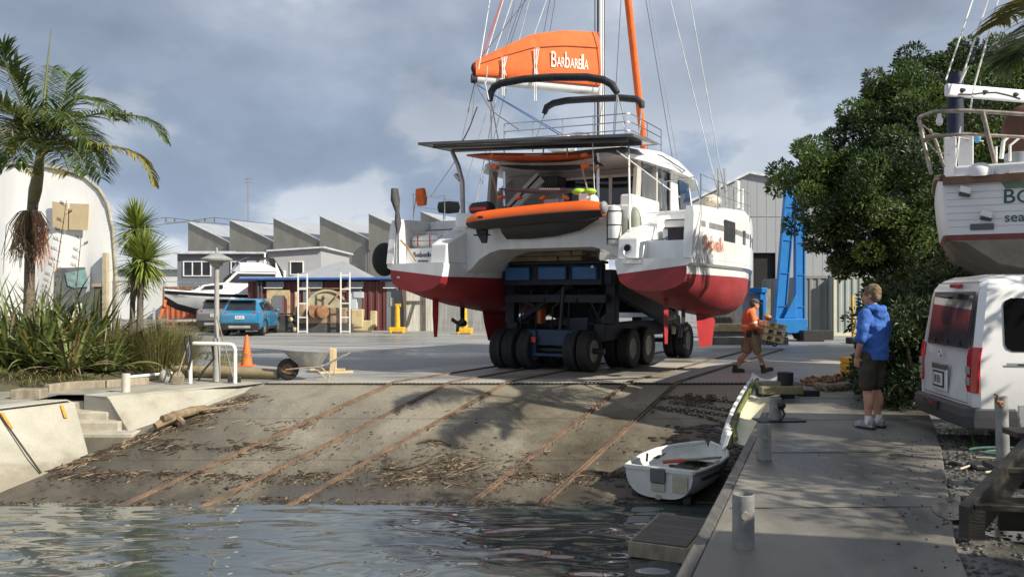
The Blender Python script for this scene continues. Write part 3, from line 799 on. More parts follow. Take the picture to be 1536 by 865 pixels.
# ================================================================== YARD OBJECTS
m_white_metal = mat('white_painted_steel',(.72,.71,.68),.5,var=.1,scale=6)
m_galv = mat('galvanised_steel',(.42,.43,.43),.45,metal=.6,var=.15,scale=5)
m_steel = mat('stainless_steel',(.55,.55,.55),.25,metal=1.0,var=.06)
m_rubber = mat('tyre_rubber',(.022,.022,.024),.75,var=.25,scale=6,bump=.2,bscale=25)
m_black = mat('black_plastic',(.02,.02,.022),.5,var=.2)
m_yellow = mat('yellow_paint',(.62,.36,.02),.5,var=.14,scale=5)
m_woodw = mat('weathered_wood',(.26,.22,.16),.85,var=.3,scale=3,stretch=(3,3,1),bump=.4,bscale=25)
m_woodp = mat('fresh_pine',(.56,.45,.26),.75,var=.15,scale=3,stretch=(3,.6,3))
m_rope = mat('pale_rope',(.50,.47,.40),.9,var=.2,scale=20)
m_rusty = mat('rusted_iron',(.13,.065,.035),.85,col2=(.30,.15,.07),scale=5,bump=.5,bscale=30)

# --- lamp bollard with conical hood
lp = thing('lamp_post','grey lamp post with a flat conical hood beside the white pipe rail','lamp post',G(325,572,GZ))
q = MB(); q.tube([(0,0,0),(0,0,.9)],.075,12); q.tube([(0,0,.9),(0,0,2.38)],.05,10); q.build('post',mat('lamp_post_paint',(.33,.32,.29),.6,var=.15,scale=3),lp,smooth=40)
q = MB(); q.lathe([(.05,2.36),(.12,2.40),(.13,2.46),(.31,2.50),(.32,2.53),(.10,2.64),(.03,2.66),(.025,2.76),(0,2.77)],24); q.build('lamp_hood',mat('lamp_hood_grey',(.28,.29,.28),.55),lp,smooth=35)
# --- pipe rail
pq = thing('pipe_rail','white bent pipe rail with hoses and a shovel leaning on it','rail',G(326,573,GZ) + Vector((0,-.35,0)))
q = MB(); pts = [(-.42,0,0),(-.42,0,.74),(-.40,0,.80),(-.34,0,.82),(.36,0,.80),(.44,0,.78),(.48,0,.70),(.48,0,-.02)]
q.tube(pts,.04,10); q.build('pipe',mat('pipe_white',(.66,.65,.60),.5,var=.16,scale=7),pq,smooth=50)
q = MB(); q.lathe([(.07,0),(.07,.02)],10,(-.42,0,0)); q.lathe([(.07,0),(.07,.02)],10,(.48,0,0)); q.build('foot_plate',m_galv,pq)
hz = MB(); hz.tube([(-.46,-.06,.55),(-.50,-.05,.95),(-.40,-.05,.98),(-.36,-.05,.6),(-.44,-.06,.3)],.028,8)
hz.tube([(.0,.05,.8),(.02,.1,.5),(-.2,.1,.25),(-.3,.1,.05)],.022,6)
tag(hz.build('hose',m_black,None,smooth=50,loc=pq.location),'black hose looped over the left end of the white pipe rail','hose')
sv = thing('shovel','shovel leaning against the left leg of the white pipe rail','shovel',Vector(pq.location) + Vector((-.62,-.12,0)))
q = MB(); q.tube([(0,0,.2),(.2,.08,.9)],.016,6); q.build('handle',m_woodw,sv)
q = MB(); q.loft([[(-.11,0,.02),(.09,0,.0),(.09,.02,.0),(-.11,.02,.02)],[(-.10,-.03,.18),(.12,.02,.16),(.12,.04,.16),(-.10,-.01,.18)],[(-.03,.0,.26),(.05,.02,.26),(.05,.04,.26),(-.03,.02,.26)]]); q.build('blade',m_woodw,sv)
bm_ = thing('broom','broom with dark bristles leaning on the lamp post','broom',Vector(lp.location) + Vector((.42,-.22,0)))
q = MB(); q.tube([(0,0,.08),(-.38,.12,1.35)],.014,6); q.build('handle',m_woodw,bm_)
q = MB(); q.box((0.02,0,.06),(.26,.07,.12),Matrix.Rotation(.3,3,'Z')); q.build('bristles',m_black,bm_,bevel=.02)
# --- cone
cn = thing('traffic_cone','orange traffic cone standing on the seal behind the pipe rail','cone',G(370,549,GZ))
m_cone = mat('cone_orange',(.68,.15,.03),.6,var=.12,scale=6)
q = MB(); q.lathe([(.145,.03),(.04,.74),(.03,.78),(.0,.78)],20); q.build('body',m_cone,cn,smooth=40)
q = MB(); q.box((0,0,.016),(.36,.36,.03)); q.build('base',m_cone,cn,bevel=.01)
# --- round timber pole lying on the ground
a = P(258,556,18.2); b = P(418,562,17.6); a.z = b.z = GZ + .12
q = MB(); q.tube([a,a.lerp(b,.5) + Vector((0,0,.02)),b],[.13,.125,.10],14); tag(q.build('timber_pole',mat('pole_timber',(.27,.215,.13),.8,var=.25,scale=2,bump=.3,bscale=20),smooth=50),'long round timber pole lying between the pipe rail and the wheelbarrow','timber pole')
# --- wheelbarrow
wbw = thing('wheelbarrow','old grey steel wheelbarrow with black wheel parked at the head of the slip','wheelbarrow',G(432,570,GZ),R(0))
q = MB()
def trayring(z,x0,x1,w0,w1,n=20):
    out = []
    for k in range(n):
        t = 2 * PI * k / n; c_,s_ = math.cos(t),math.sin(t)
        x = (x0 + x1) / 2 + (x1 - x0) / 2 * (abs(c_) ** .6) * (1 if c_ > 0 else -1)
        w_ = w0 + (w1 - w0) * (x - x0) / (x1 - x0)
        out.append((x,w_ * (abs(s_) ** .6) * (1 if s_ > 0 else -1),z + (.05 * (x1 - x) / (x1 - x0))))
    return out
q.loft([trayring(.60,-.12,.86,.28,.34),trayring(.42,.06,.74,.22,.28),trayring(.28,.22,.66,.15,.2),trayring(.30,.23,.65,.14,.19),trayring(.43,.08,.72,.20,.26),trayring(.595,-.10,.84,.26,.32)]); q.build('tray',mat('barrow_steel',(.33,.33,.31),.5,metal=.3,var=.25,scale=4),wbw,smooth=50)
q = MB(); q.lathe([(.12,-.05),(.19,-.055),(.225,-.03),(.23,0),(.225,.03),(.19,.055),(.12,.05)],22,(0,0,.23),(0,1,0),closed=True); wh = q.build('wheel',m_rubber,wbw,smooth=50)
q = MB(); q.lathe([(0,-.03),(.12,-.04),(.12,.04),(0,.03)],16,(0,0,.23),(0,1,0)); q.build('rim',m_rusty,wh)
q = MB()
for s_ in (-1,1):
    q.tube([(-.02,.10 * s_,.23),(.3,.17 * s_,.27),(.75,.24 * s_,.30),(1.25,.30 * s_,.56)],.018,6)
    q.tube([(.62,.2 * s_,.28),(.90,.24 * s_,.0)],.014,6); q.tube([(.95,.25 * s_,.40),(.90,.24 * s_,.0)],.014,6)
q.tube([(.90,-.24,.02),(.90,.24,.02)],.014,6); q.build('frame',mat('barrow_frame',(.34,.31,.25),.6,var=.2),wbw)
# pallet scraps behind barrow
q = MB(); pb = G(490,562,GZ) + Vector((.05,.45,0))
q.box(pb + Vector((0,0,.28)),(.10,.3,.56)); q.box(pb + Vector((-.15,.1,.07)),(.8,.09,.05)); q.box(pb + Vector((.1,-.15,.03)),(.75,.12,.05),Matrix.Rotation(.3,3,'Z')); q.box(pb + Vector((-.12,.3,.28)),(.05,.1,.56))
tag(q.build('timber_offcuts',m_woodp,bevel=.006),'pale timber offcuts piled behind the wheelbarrow','timber')
# --- short pipe bollard on the left wall
q = MB(); q.lathe([(.075,0),(.075,.34),(.07,.355),(0,.36)],18); tag(q.build('bollard',mat('bollard_concrete',(.46,.44,.37),.7,var=.15,scale=4),smooth=40,loc=G(189,589,GZ)),'short pale round bollard on the quay wall left of the pipe rail','bollard')
# --- block, planter box, edging timbers
q = MB(); c_ = G(44,597,GZ); q.box(c_ + Vector((0,0,.08)),(.50,.28,.17),Matrix.Rotation(.05,3,'Z')); tag(q.build('timber_block',m_woodw,bevel=.015),'short square timber block on the path above the depth marks','timber block')
q = MB(); ps = [G(70,588,GZ),G(110,583,GZ),G(158,581,GZ),G(222,576,GZ)]
for a,b in zip(ps,ps[1:]): q.beam(a + Vector((0,0,.07)),b + Vector((0,0,.07)),.14,.15)
tag(q.build('garden_edging',m_woodw,bevel=.015),'row of weathered sleepers edging the garden bed along the path','garden edging')
q = MB(); a = G(192,574,GZ) + Vector((0,0,.12)); b = G(258,569,GZ) + Vector((0,0,.14)); q.tube([a,b],.03,10); tag(q.build('plastic_pipe',m_white_trim,smooth=50),'length of white plastic pipe lying on the garden edging','pipe')
q = MB(); c_ = G(245,574,GZ); q.ell(c_ + Vector((0,.1,.12)),(.13,.12,.16),10,8); tag(q.build('rock',mat('rock_grey',(.28,.26,.23),.9,var=.3,bump=.6,bscale=12),smooth=60),'round grey rock at the end of the white plastic pipe','rock')
# --- big driftwood log against the wall
lg = MB(); pts = [(-5.33,15.15),(-5.45,14.85),(-5.6,14.5),(-5.72,14.22)]
pts3 = [Vector((x - .25,y,rampz(y) + .12 + .04 * i)) for i,(x,y) in enumerate(pts)]
lg.tube(pts3,[.05,.085,.075,.06],10); lg.tube([pts3[2],pts3[2] + Vector((.18,-.12,-.10))],[.07,.04],7); lg.tube([pts3[1],pts3[1] + Vector((.45,.35,.02)),pts3[1] + Vector((.8,.65,.06))],[.03,.02,.01],6); lg.tube([pts3[2],pts3[3] + Vector((-.1,-.05,-.12))],[.1,.06],7)
tag(lg.build('driftwood_log',mat('log_bark',(.12,.085,.05),.9,col2=(.27,.20,.12),scale=5,bump=.6,bscale=18),smooth=50),'knotted driftwood log lying at the foot of the short quay wall','log')
q = MB(); v = G(240,640,0)
for (x0,y0,x1,y1,r_) in ((-1.55,13.7,-1.15,13.85,.018),(-1.3,13.8,-1.0,13.62,.02),(-1.45,13.8,-1.2,13.6,.012)):
    q.tube([(x0,y0,rampz(y0) + .03),((x0 + x1) / 2,(y0 + y1) / 2,rampz((y0 + y1) / 2) + .06),(x1,y1,rampz(y1) + .02)],r_,6)
tag(q.build('branch',m_md,smooth=50),'small forked branch lying mid slip between the second and third rails','branch')
q = MB(); q.tube([(-2.0,12.72,rampz(12.72) + .02),(-1.7,12.62,rampz(12.62) + .03),(-1.45,12.78,rampz(12.78) + .02),(-1.3,12.95,rampz(12.95) + .03)],.014,6); tag(q.build('branch',m_dk,smooth=50),'bent dark stick lying on the lower slip right of the middle rail','branch')

# --- cars
def car(name,label,cat,paint,loc,rot,L_=4.15,W=1.77,H=1.60,plate=True):
    o = thing(name,label,cat,loc,rot)       # local: forward = +y
    hw = W / 2
    # (y, z_bottom, z_belt, z_roof, half width belt, half width roof)
    st = [(-2.03,.42,.86,.88,.78,.70),(-1.99,.30,1.00,1.02,hw - .05,.74),(-1.80,.27,1.02,1.10,hw,.70),(-1.52,.26,1.02,1.50,hw,.60),(-1.2,.26,1.01,1.57,hw,.60),(-.3,.26,1.0,H,hw,.62),(.35,.26,.99,1.57,hw,.61),(1.0,.26,.97,1.10,hw,.66),(1.3,.26,.96,1.00,hw - .01,.70),(1.85,.28,.90,.93,hw - .06,.66),(2.08,.36,.72,.75,.74,.60),(2.12,.42,.60,.62,.62,.5)]
    k = L_ / 4.15; rings = []
    for y,zb,zl,zr,wb_,wr_ in st:
        rings.append([Vector((sx_ * x,y * k,z)) for sx_,x,z in ((1,wb_ - .1,zb),(1,wb_,zb + .12),(1,wb_ + .005,(zb + zl) / 2),(1,wb_ - .02,zl),(1,(wr_ + .06),zl + (zr - zl) * .85),(1,wr_ - .04,zr),(1,wr_ * .5,zr + .012),(-1,wr_ * .5,zr + .012),(-1,wr_ - .04,zr),(-1,wr_ + .06,zl + (zr - zl) * .85),(-1,wb_ - .02,zl),(-1,wb_ + .005,(zb + zl) / 2),(-1,wb_,zb + .12),(-1,wb_ - .1,zb))])
    q = MB(); q.loft(rings); b = q.build('body',paint,o,smooth=35)
    g = m_glass_d
    # glass panels laid just proud of the body surface
    def surf(i,t,f,out=.008):      # station i..i+1 blended t, f along belt->roof on right side
        y,zb,zl,zr,wb_,wr_ = [a + (c - a) * t for a,c in zip(st[i],st[i + 1])]
        f1 = f / .85
        x = (wb_ - .02) + ((wr_ + .06) - (wb_ - .02)) * f1; z = zl + (zr - zl) * f
        return x + out,y * k,z
    for s_ in (-1,1):
        q = MB()
        cols = [(3,.05),(3,.95),(4,.5),(5,0),(5,.5),(5,.95),(6,.5),(6,.85)]
        for (i0,t0),(i1,t1) in zip(cols,cols[1:]):
            if (i0,t0) == (4,.5): pass
            a = surf(i0,t0,.10); b2 = surf(i1,t1,.10); c = surf(i1,t1,.78); d = surf(i0,t0,.78)
            q.quad(*[(s_ * v[0],v[1],v[2]) for v in (a,b2,c,d)])
        q.build('side_window',g,o)
        q = MB(); pa = surf(4,.95,.05); pb_ = surf(4,.95,.8); pc = surf(5,.05,.8); pd = surf(5,.05,.05)
        q.quad(*[(s_ * (v[0] + .004),v[1],v[2]) for v in (pa,pd,pc,pb_)]); q.build('door_pillar',m_black,o)
        q = MB(); q.ell((s_ * (hw + .10),.62 * k,1.06),(.11,.07,.08),10,7); q.build('wing_mirror',paint,o,smooth=60)
        for y in (-.55,.25):
            q = MB(); q.box((s_ * (hw + .012),y * k,.86),(.025,.16,.03)); q.build('door_handle',paint,o,bevel=.008)
        q = MB()
        for y in (-.28,.66,-1.0):
            q.box((s_ * (hw + .004),y * k,.63),(.006,.012,.66))
        q.build('door_gap',m_black,o)
        q = MB(); q.box((s_ * (hw + .005),0,.32),(.03,2.0,.12)); q.build('sill_cladding',m_black,o,bevel=.01)
    # rear
    q = MB(); q.quad((-.62,-1.835 * k,1.10),(.62,-1.835 * k,1.10),(.56,-1.545 * k,1.485),(-.56,-1.545 * k,1.485)); q.build('rear_window',g,o)
    q = MB(); q.box((0,-1.60 * k,1.535),(1.12,.28,.035),Matrix.Rotation(-.1,3,'X')); q.build('spoiler',paint,o,bevel=.01)
    for s_ in (-1,1):
        q = MB(); q.loft([[(s_ * .56,-2.02 * k,.86),(s_ * .56,-2.02 * k,1.02),(s_ * .56,-1.95 * k,1.03)],[(s_ * .80,-1.985 * k,.88),(s_ * .80,-1.97 * k,1.03),(s_ * .80,-1.9 * k,1.04)],[(s_ * (hw + .012),-1.72 * k,.93),(s_ * (hw + .012),-1.70 * k,1.04),(s_ * (hw - .06),-1.70 * k,1.05)]],closed=True); q.build('tail_light',mat('tail_light_red',(.42,.015,.015),.2,var=.15,coat=.5),o)
        q = MB(); q.loft([[(s_ * .45,2.07 * k,.72),(s_ * .45,2.02 * k,.84)],[(s_ * .80,1.86 * k,.74),(s_ * .80,1.82 * k,.88)]],closed=False); q.build('headlight',m_white_trim,o)
    q = MB(); q.box((0,-2.0 * k,.42),(W - .12,.16,.30)); q.box((0,-2.055 * k,.40),(.95,.06,.14),mi=1); q.build('rear_bumper',[m_black,mat('bumper_silver',(.30,.30,.30),.5)],o,bevel=.04)
    q = MB(); q.box((0,-2.045 * k,.80),(.38,.02,.125)); q.build('number_plate',m_white_trim,o)
    if plate:
        q = MB()
        for i in range(6): q.box((-.135 + .054 * i,-2.057 * k,.80),(.026,.004,.06))
        q.build('plate_marking',m_black,o)
    q = MB(); q.quad((-.60,1.02 * k,1.10),(.60,1.02 * k,1.10),(.55,.40 * k,1.565),(-.55,.40 * k,1.565)); q.build('windscreen',g,o)
    for y in (-1.27,1.28):
        for s_ in (-1,1):
            x = s_ * (hw - .115)
            q = MB(); q.lathe([(.22,-.115),(.30,-.115),(.335,-.08),(.34,0),(.335,.08),(.30,.115),(.22,.115)],26,(x,y * k,.34),(1,0,0),closed=True); wl = q.build('wheel',m_rubber,o,smooth=40)
            q = MB()
            q.lathe([(.225,-.02),(.225,.10),(.205,.10),(.20,-.02)],26,(x,y * k,.34),(s_,0,0),closed=True)
            for a in range(5):
                t = 2 * PI * a / 5 + .3; q.beam((x + s_ * .09,y * k,.34),(x + s_ * .095,y * k + .21 * math.cos(t),.34 + .21 * math.sin(t)),.07,.02,up=(1,0,0))
            q.lathe([(.05,0),(.05,.11),(0,.115)],12,(x,y * k,.34),(s_,0,0)); q.build('rim',mat('alloy_rim',(.55,.56,.58),.3,metal=.8,var=.05),wl,smooth=40)
            q = MB(); q.lathe([(0,-.06),(.222,-.06),(.222,.0),(0,.0)],20,(x,y * k,.34),(s_,0,0)); q.build('brake_disc',m_black,wl)
            arc = [(x + s_ * .122,y * k + .375 * math.cos(t),.34 + .375 * math.sin(t)) for t in [R(-8 + 196 * i / 16) for i in range(17)]]
            q = MB(); q.tube(arc,.045,6); q.build('wheel_arch',m_black,o,smooth=60)
    return o
m_blue_car = mat('teal_blue_paint',(.012,.17,.33),.25,var=.04,coat=1.0)
m_grey_car = mat('grey_car_paint',(.16,.165,.17),.3,var=.05,coat=1.0)
cpos = P(378,497,37.5); cpos.z = GZ
car('parked_car','teal blue small SUV seen from behind, parked in front of the motorboat','car',m_blue_car,cpos,R(3))
cpos = P(340,497,41); cpos.z = GZ
car('parked_car','grey hatchback mostly hidden on the left of the teal blue SUV','car',m_grey_car,cpos,R(4),L_=4.3,H=1.62)

# --- motor boat on trailer
mbx = P(250,0,42.5)
mb_ = thing('motor_boat','white motor cruiser with black stripe and flybridge on a trailer behind the teal SUV','motorboat',(mbx.x,42.5,GZ),R(-62))
# local forward = -y (bow towards the camera-left)
m_gel = mat('white_gelcoat',(.74,.74,.74),.25,var=.04,coat=.4)
m_navy = mat('black_stripe',(.015,.013,.018),.3)
q = MB(); rings = []
for y,hb,zs,zk,ch in ((-.1,.06,2.02,1.30,.04),(.5,.55,1.98,.98,.30),(1.3,.92,1.92,.74,.62),(2.5,1.16,1.85,.62,.95),(4.2,1.20,1.80,.60,1.05),(6.3,1.16,1.76,.62,1.02)):
    zc_ = zk + (.32 if y > .3 else .4)
    rings.append([(0,y,zk),(ch,y,zc_),(ch + (hb - ch) * .65,y,zc_ + (zs - zc_) * .6),(hb - .01,y,zs - .22),(hb,y,zs - .05),(hb - .05,y,zs),(0,y,zs + .03),(-hb + .05,y,zs),(-hb,y,zs - .05),(-hb + .01,y,zs - .22),(-ch - (hb - ch) * .65,y,zc_ + (zs - zc_) * .6),(-ch,y,zc_)])
q.loft(rings,mis=[1,0,0,1,0,0,0,0,1,0,0,1]); q.build('hull',[m_gel,m_navy],mb_,smooth=40)
q = MB(); rings = []
for y,w_,z in ((1.1,.55,1.95),(1.7,.80,2.25),(2.4,.90,2.36),(2.7,.95,2.38),(3.3,.86,2.95),(5.4,.84,3.0),(5.6,.86,2.2)):
    rings.append([(-w_,y,1.83),(-w_ * .92,y,z - .1),(-w_ * .8,y,z),(w_ * .8,y,z),(w_ * .92,y,z - .1),(w_,y,1.83)])
q.loft(rings); q.build('cabin',m_gel,mb_,smooth=35)
q = MB()
for s_ in (-1,1):
    q.quad((s_ * .92,2.9,2.42),(s_ * .90,5.3,2.42),(s_ * .84,5.25,2.86),(s_ * .84,3.35,2.86))
    q.quad((s_ * .80,1.55,2.02),(s_ * .94,2.6,2.06),(s_ * .92,2.6,2.28),(s_ * .78,1.75,2.2))
q.quad((-.72,2.68,2.42),(.72,2.68,2.42),(.66,3.22,2.90),(-.66,3.22,2.90)); q.quad((-.5,1.14,2.0),(.5,1.14,2.0),(.62,1.64,2.24),(-.62,1.64,2.24)); q.build('window',m_glass_d,mb_)
q = MB(); rings = []
for y,w_,z in ((3.2,.45,3.02),(3.5,.75,3.42),(4.6,.80,3.45),(5.3,.82,3.15)):
    rings.append([(-w_,y,2.98),(-w_ * .95,y,z),(w_ * .95,y,z),(w_,y,2.98)])
q.loft(rings); q.build('flybridge',m_gel,mb_,smooth=35)
q = MB(); q.loft([[(-.6,3.3,3.40),(.6,3.3,3.40),(.6,3.36,3.44),(-.6,3.36,3.44)],[(-.75,4.0,3.72),(.75,4.0,3.72),(.75,4.0,3.76),(-.75,4.0,3.76)],[(-.8,5.2,3.66),(.8,5.2,3.66),(.8,5.2,3.70),(-.8,5.2,3.70)],[(-.8,5.7,2.9),(.8,5.7,2.9),(.8,5.74,2.9),(-.8,5.74,2.9)]]); q.build('canopy',m_navy,mb_)
q = MB(); q.prism([(-.86,5.3,2.0),(-.86,5.9,2.0),(-.80,5.3,3.5)],(.05,0,0)); q.prism([(.86,5.3,2.0),(.86,5.9,2.0),(.80,5.3,3.5)],(-.05,0,0)); q.build('support_arch',m_gel,mb_)
q = MB()
for s_ in (-1,1):
    top = [(s_ * .05,-.15,2.42),(s_ * .6,.6,2.42),(s_ * .95,1.5,2.40),(s_ * 1.1,2.8,2.3),(s_ * 1.12,3.3,1.9)]
    q.tube(top,.014,6)
    for v in top[:4]: q.tube([v,(v[0] * .97,v[1] + .05,1.9)],.011,5)
q.build('bow_rail',m_steel,mb_)
tq = thing('boat_trailer','orange and grey trailer under the white motor cruiser','trailer',(mbx.x,42.5,GZ),R(-62))
q = MB()
for s_ in (-1,1): q.beam((s_ * .7,.4,.45),(s_ * .95,6,.45),.1,.12)
for y in (1.2,2.8,4.4,5.8): q.beam((-.95,y,.45),(.95,y,.45),.1,.1)
q.beam((-.7,.4,.45),(0,-1.2,.42),.1,.12); q.beam((.7,.4,.45),(0,-1.2,.42),.1,.12); q.box((0,-.6,.75),(.12,.12,.7))
q.build('frame',m_galv,tq)
q = MB(); q.beam((0,-.35,.5),(0,-.05,1.5),.14,.14); q.box((0,-.1,1.3),(.4,.12,.3)); q.build('winch_post',mat('trailer_orange',(.5,.12,.03),.6,var=.3),tq)
for s_ in (-1,1):
    for y in (3.6,4.4):
        q = MB(); q.lathe([(.15,-.1),(.30,-.1),(.32,0),(.30,.1),(.15,.1)],20,(s_ * 1.12,y,.32),(1,0,0),closed=True); q.lathe([(0,-.05),(.15,-.06),(.15,.06),(0,.05)],14,(s_ * 1.12,y,.32),(1,0,0)); q.build('wheel',m_rubber,tq,smooth=40)
# orange container behind
q = MB(); x0 = P(245,0,47).x; o_ = thing('shipping_container','rusty orange container behind the white motor cruiser','container',(x0,47,GZ))
corr(q,(0,0),(4.6,0),.1,2.15,.3,.05); q.box2((0,.05,0),(4.6,2.4,2.15)); q.build('wall',mat('rusty_orange_paint',(.36,.09,.035),.7,var=.3,scale=1.5),o_)
q = MB(); q.box2((-.02,-.07,2.02),(4.62,.04,2.2)); q.box2((-.02,-.07,0),(.1,.04,2.02)); q.box2((4.5,-.07,0),(4.62,.04,2.02)); q.build('frame',m_rusty,o_)

# --- winch machinery in front of the shed
wx = P(490,497,39.6); wx.z = GZ
wn = thing('slip_winch','old rusty slipway winch with a big pale gear wheel in front of the maroon shed','winch',wx)
m_cream_rust = mat('cream_rusty_paint',(.48,.40,.22),.7,col2=(.25,.15,.08),scale=2.2,thr=(.45,.72))
q = MB(); q.lathe([(.92,-.14),(1.02,-.14),(1.02,.14),(.92,.14)],40,(0,0,1.0),(.25,-1,0),closed=True); q.lathe([(0,-.04),(.93,-.04),(.93,.04),(0,.04)],40,(0,0,1.0),(.25,-1,0)); q.build('gear_wheel',mat('gear_guard',(.40,.37,.24),.7,col2=(.24,.22,.15),scale=1.5),wn,smooth=40)
q = MB(); q.box((-.1,-.35,.78),(2.3,.5,.75)); q.box((-1.05,-.4,1.0),(.35,.5,.7)); q.build('gearbox',mat('gearbox_rust',(.20,.13,.085),.8,col2=(.33,.24,.16),scale=3),wn,bevel=.06)
q = MB()
for x in (-.55,-.2): q.lathe([(.12,0),(.30,.02),(.30,.1),(.15,.14),(.15,.34),(.30,.38),(.30,.46),(.1,.5)],20,(x,-.55,.98),(.6,-1,0))
q.tube([(-1.3,-.5,.98),(1.3,-.5,.98)],.05,8); q.build('drum',m_rusty,wn,smooth=40)
q = MB(); q.box((-.1,-.15,.2),(2.9,.9,.4)); q.build('base_frame',mat('winch_base',(.06,.06,.062),.8,var=.3),wn,bevel=.03)
q = MB(); q.box((1.5,-.1,.65),(.55,.5,.85)); q.box((1.75,-.1,.3),(.9,.4,.5)); q.box((2.25,-.1,.62),(.3,.35,.75)); q.build('engine_cover',m_cream_rust,wn,bevel=.04)
q = MB(); q.box((1.32,-.1,1.45),(.32,.3,.75)); q.box((1.55,-.15,1.75),(.45,.3,.28)); q.build('control_box',mat('control_grey',(.42,.46,.50),.6,var=.1),wn,bevel=.02)
q = MB(); q.tube([(-.9,.3,0),(-.9,.3,2.05),(1.05,.3,2.05),(1.05,.3,0)],.05,6); q.tube([(-.2,.1,1.9),(-.1,-.2,1.55)],.05,6); q.tube([(.6,.1,1.9),(.4,-.2,1.55)],.05,6); q.tube([(-.6,.1,1.88),(.9,.1,1.9)],.04,6); q.build('frame',m_rusty,wn)
# white ladder frames
def ladder(px,d,h,label):
    b = P(px,497,d); b.z = GZ
    o = thing('ladder',label,'ladder',b)
    q = MB()
    for s_ in (-1,1): q.box2((s_ * .21 - .028,-.03,0),(s_ * .21 + .028,.03,h))
    q.build('stile',m_white_metal,o)
    q = MB(); z = .06
    while z < h: q.box2((-.182,-.02,z - .02),(.182,.02,z + .03)); z += .65
    q.build('rung',m_white_metal,o)
ladder(454,38.6,2.75,'white steel ladder frame standing left of the winch gear wheel')
ladder(518,38.6,2.80,'white steel ladder frame standing right of the winch gear wheel')
# cream portal frame
b = P(417,497,40.2); b.z = GZ
q = MB()
q.prism([(-.55,0,0),(-.38,0,0),(-.38,0,1.5),(-.2,0,1.72),(.3,0,1.72),(.42,0,1.5),(.42,0,.4),(.55,0,.4),(.55,0,1.98),(-.55,0,1.98)],(0,.12,0)); q.box((-.46,.02,.1),(.3,.4,.1)); q.box((.48,.06,.2),(.12,.12,.4))
tag(q.build('portal_frame',m_cream_rust,loc=b,bevel=.01),'cream painted steel portal frame standing beside the nose of the teal SUV','steel frame')
b = P(420,497,39.3); b.z = GZ
q = MB(); q.box((.1,0,.42),(1.1,.6,.72)); q.box((.1,0,.86),(2.2,.25,.06)); q.box((.85,0,.5),(.12,.4,.9)); tag(q.build('steel_crate',mat('crate_dark',(.045,.045,.048),.7,var=.3),loc=b,bevel=.01),'dark steel bin with a plank on top between the teal SUV and the left ladder','bin')
for px,r_ in ((443,.2),(448,.16)):
    pass
q = MB(); b = P(446,495,39.2); b.z = GZ
for i in range(14): q.ell((dr_.uniform(-.3,.3),dr_.uniform(-.2,.2),.12 + .07 * i * dr_.random()),(.13,.12,.11),8,6)
q.tube([(-.1,.1,0),(-.1,.1,1.9)],.06,7); tag(q.build('scrap_pile',m_cream_rust,loc=b,smooth=50),'small heap of scrap fittings with a rusty upright at the left ladder','scrap')
# --- yellow jack stands
def jack(px,py,d,label):
    b = P(px,py,d); b.z = GZ
    o = thing('jack_stand',label,'jack stand',b,group='yellow jack stands')
    q = MB(); q.box((0,0,.16),(.72,.5,.22)); q.box((-.28,0,.06),(.12,.6,.12)); q.box((.28,0,.06),(.12,.6,.12)); q.build('base',m_yellow,o,bevel=.03)
    q = MB(); q.tube([(0,0,.25),(0,0,1.25)],[.13,.105],12); q.box((.04,0,1.28),(.24,.16,.14)); q.build('column',m_yellow,o,smooth=40)
jack(596,497,38.5,'yellow jack stand in front of the grey door at the left of the port rudder')
jack(697,500,37.5,'yellow jack stand under the port hull, right of the port rudder')
jack(858,500,37.5,'yellow jack stand half hidden behind the trailer frame')
q = MB(); b = P(868,0,37); q.box2((b.x - 1.1,37,1.55),(b.x + .9,37.4,1.75)); q.box2((b.x - .8,37,GZ),(b.x - .6,37.3,1.55)); q.box2((b.x + .5,37,GZ),(b.x + .7,37.3,1.55)); q.box2((b.x - .5,36.9,1.76),(b.x + .3,37.5,2.1))
tag(q.build('steel_trestle',mat('orange_paint',(.62,.14,.03),.5,var=.15),bevel=.02),'orange steel trestle seen through the gap of the blue trailer','trestle')

# --- blue travel hoist
m_hoist = mat('hoist_blue',(.018,.19,.52),.45,var=.1,scale=2)
ho = P(1183,510,32.5)
hs = thing('travel_hoist','bright blue steel boat hoist leg with slanting and upright beams beside the tree','hoist',(ho.x,32.5,GZ))
def hp(px,py): v = P(px,py,32.5); return Vector((v.x - ho.x,0,v.z - GZ))
def ibeam(parent,a,b,w,d,name):
    q = MB(); a = Vector(a); b = Vector(b); ax = (b - a).normalized(); sd = ax.cross(Vector((0,1,0))).normalized()
    q.beam(a + Vector((0,-d / 2,0)),b + Vector((0,-d / 2,0)),w,.03,up=(0,1,0)); q.beam(a + Vector((0,d / 2,0)),b + Vector((0,d / 2,0)),w,.03,up=(0,1,0))
    for s_ in (-1,1): q.beam(a + sd * s_ * (w / 2 + .022),b + sd * s_ * (w / 2 + .022),.04,d + .1,up=(0,1,0))
    n_ = 5
    for i in range(1,n_):
        p = a.lerp(b,i / n_); q.beam(p - sd * w / 2 - Vector((0,d / 2 + .03,0)),p + sd * w / 2 - Vector((0,d / 2 + .03,0)),.04,.03,up=(0,1,0))
    q.build(name,m_hoist,parent)
ibeam(hs,hp(1167,508),hp(1187,262),.32,.22,'slanted_leg')
ibeam(hs,hp(1199,508),hp(1199,268),.28,.22,'upright_leg')
q = MB(); q.box2((hp(1157,0).x,-.6,.3),(hp(1203,0).x,.6,.85)); q.prism([(hp(1172,0).x,-.28,.86),(hp(1192,0).x,-.28,.86),(hp(1192,0).x,-.28,1.9)],(0,.05,0)); q.build('base_beam',m_hoist,hs,bevel=.02)
q = MB(); q.box2((hp(1207,0).x,-.4,6.2),(hp(1215,0).x + 4.5,.4,6.6)); q.build('top_beam',m_hoist,hs,bevel=.02)
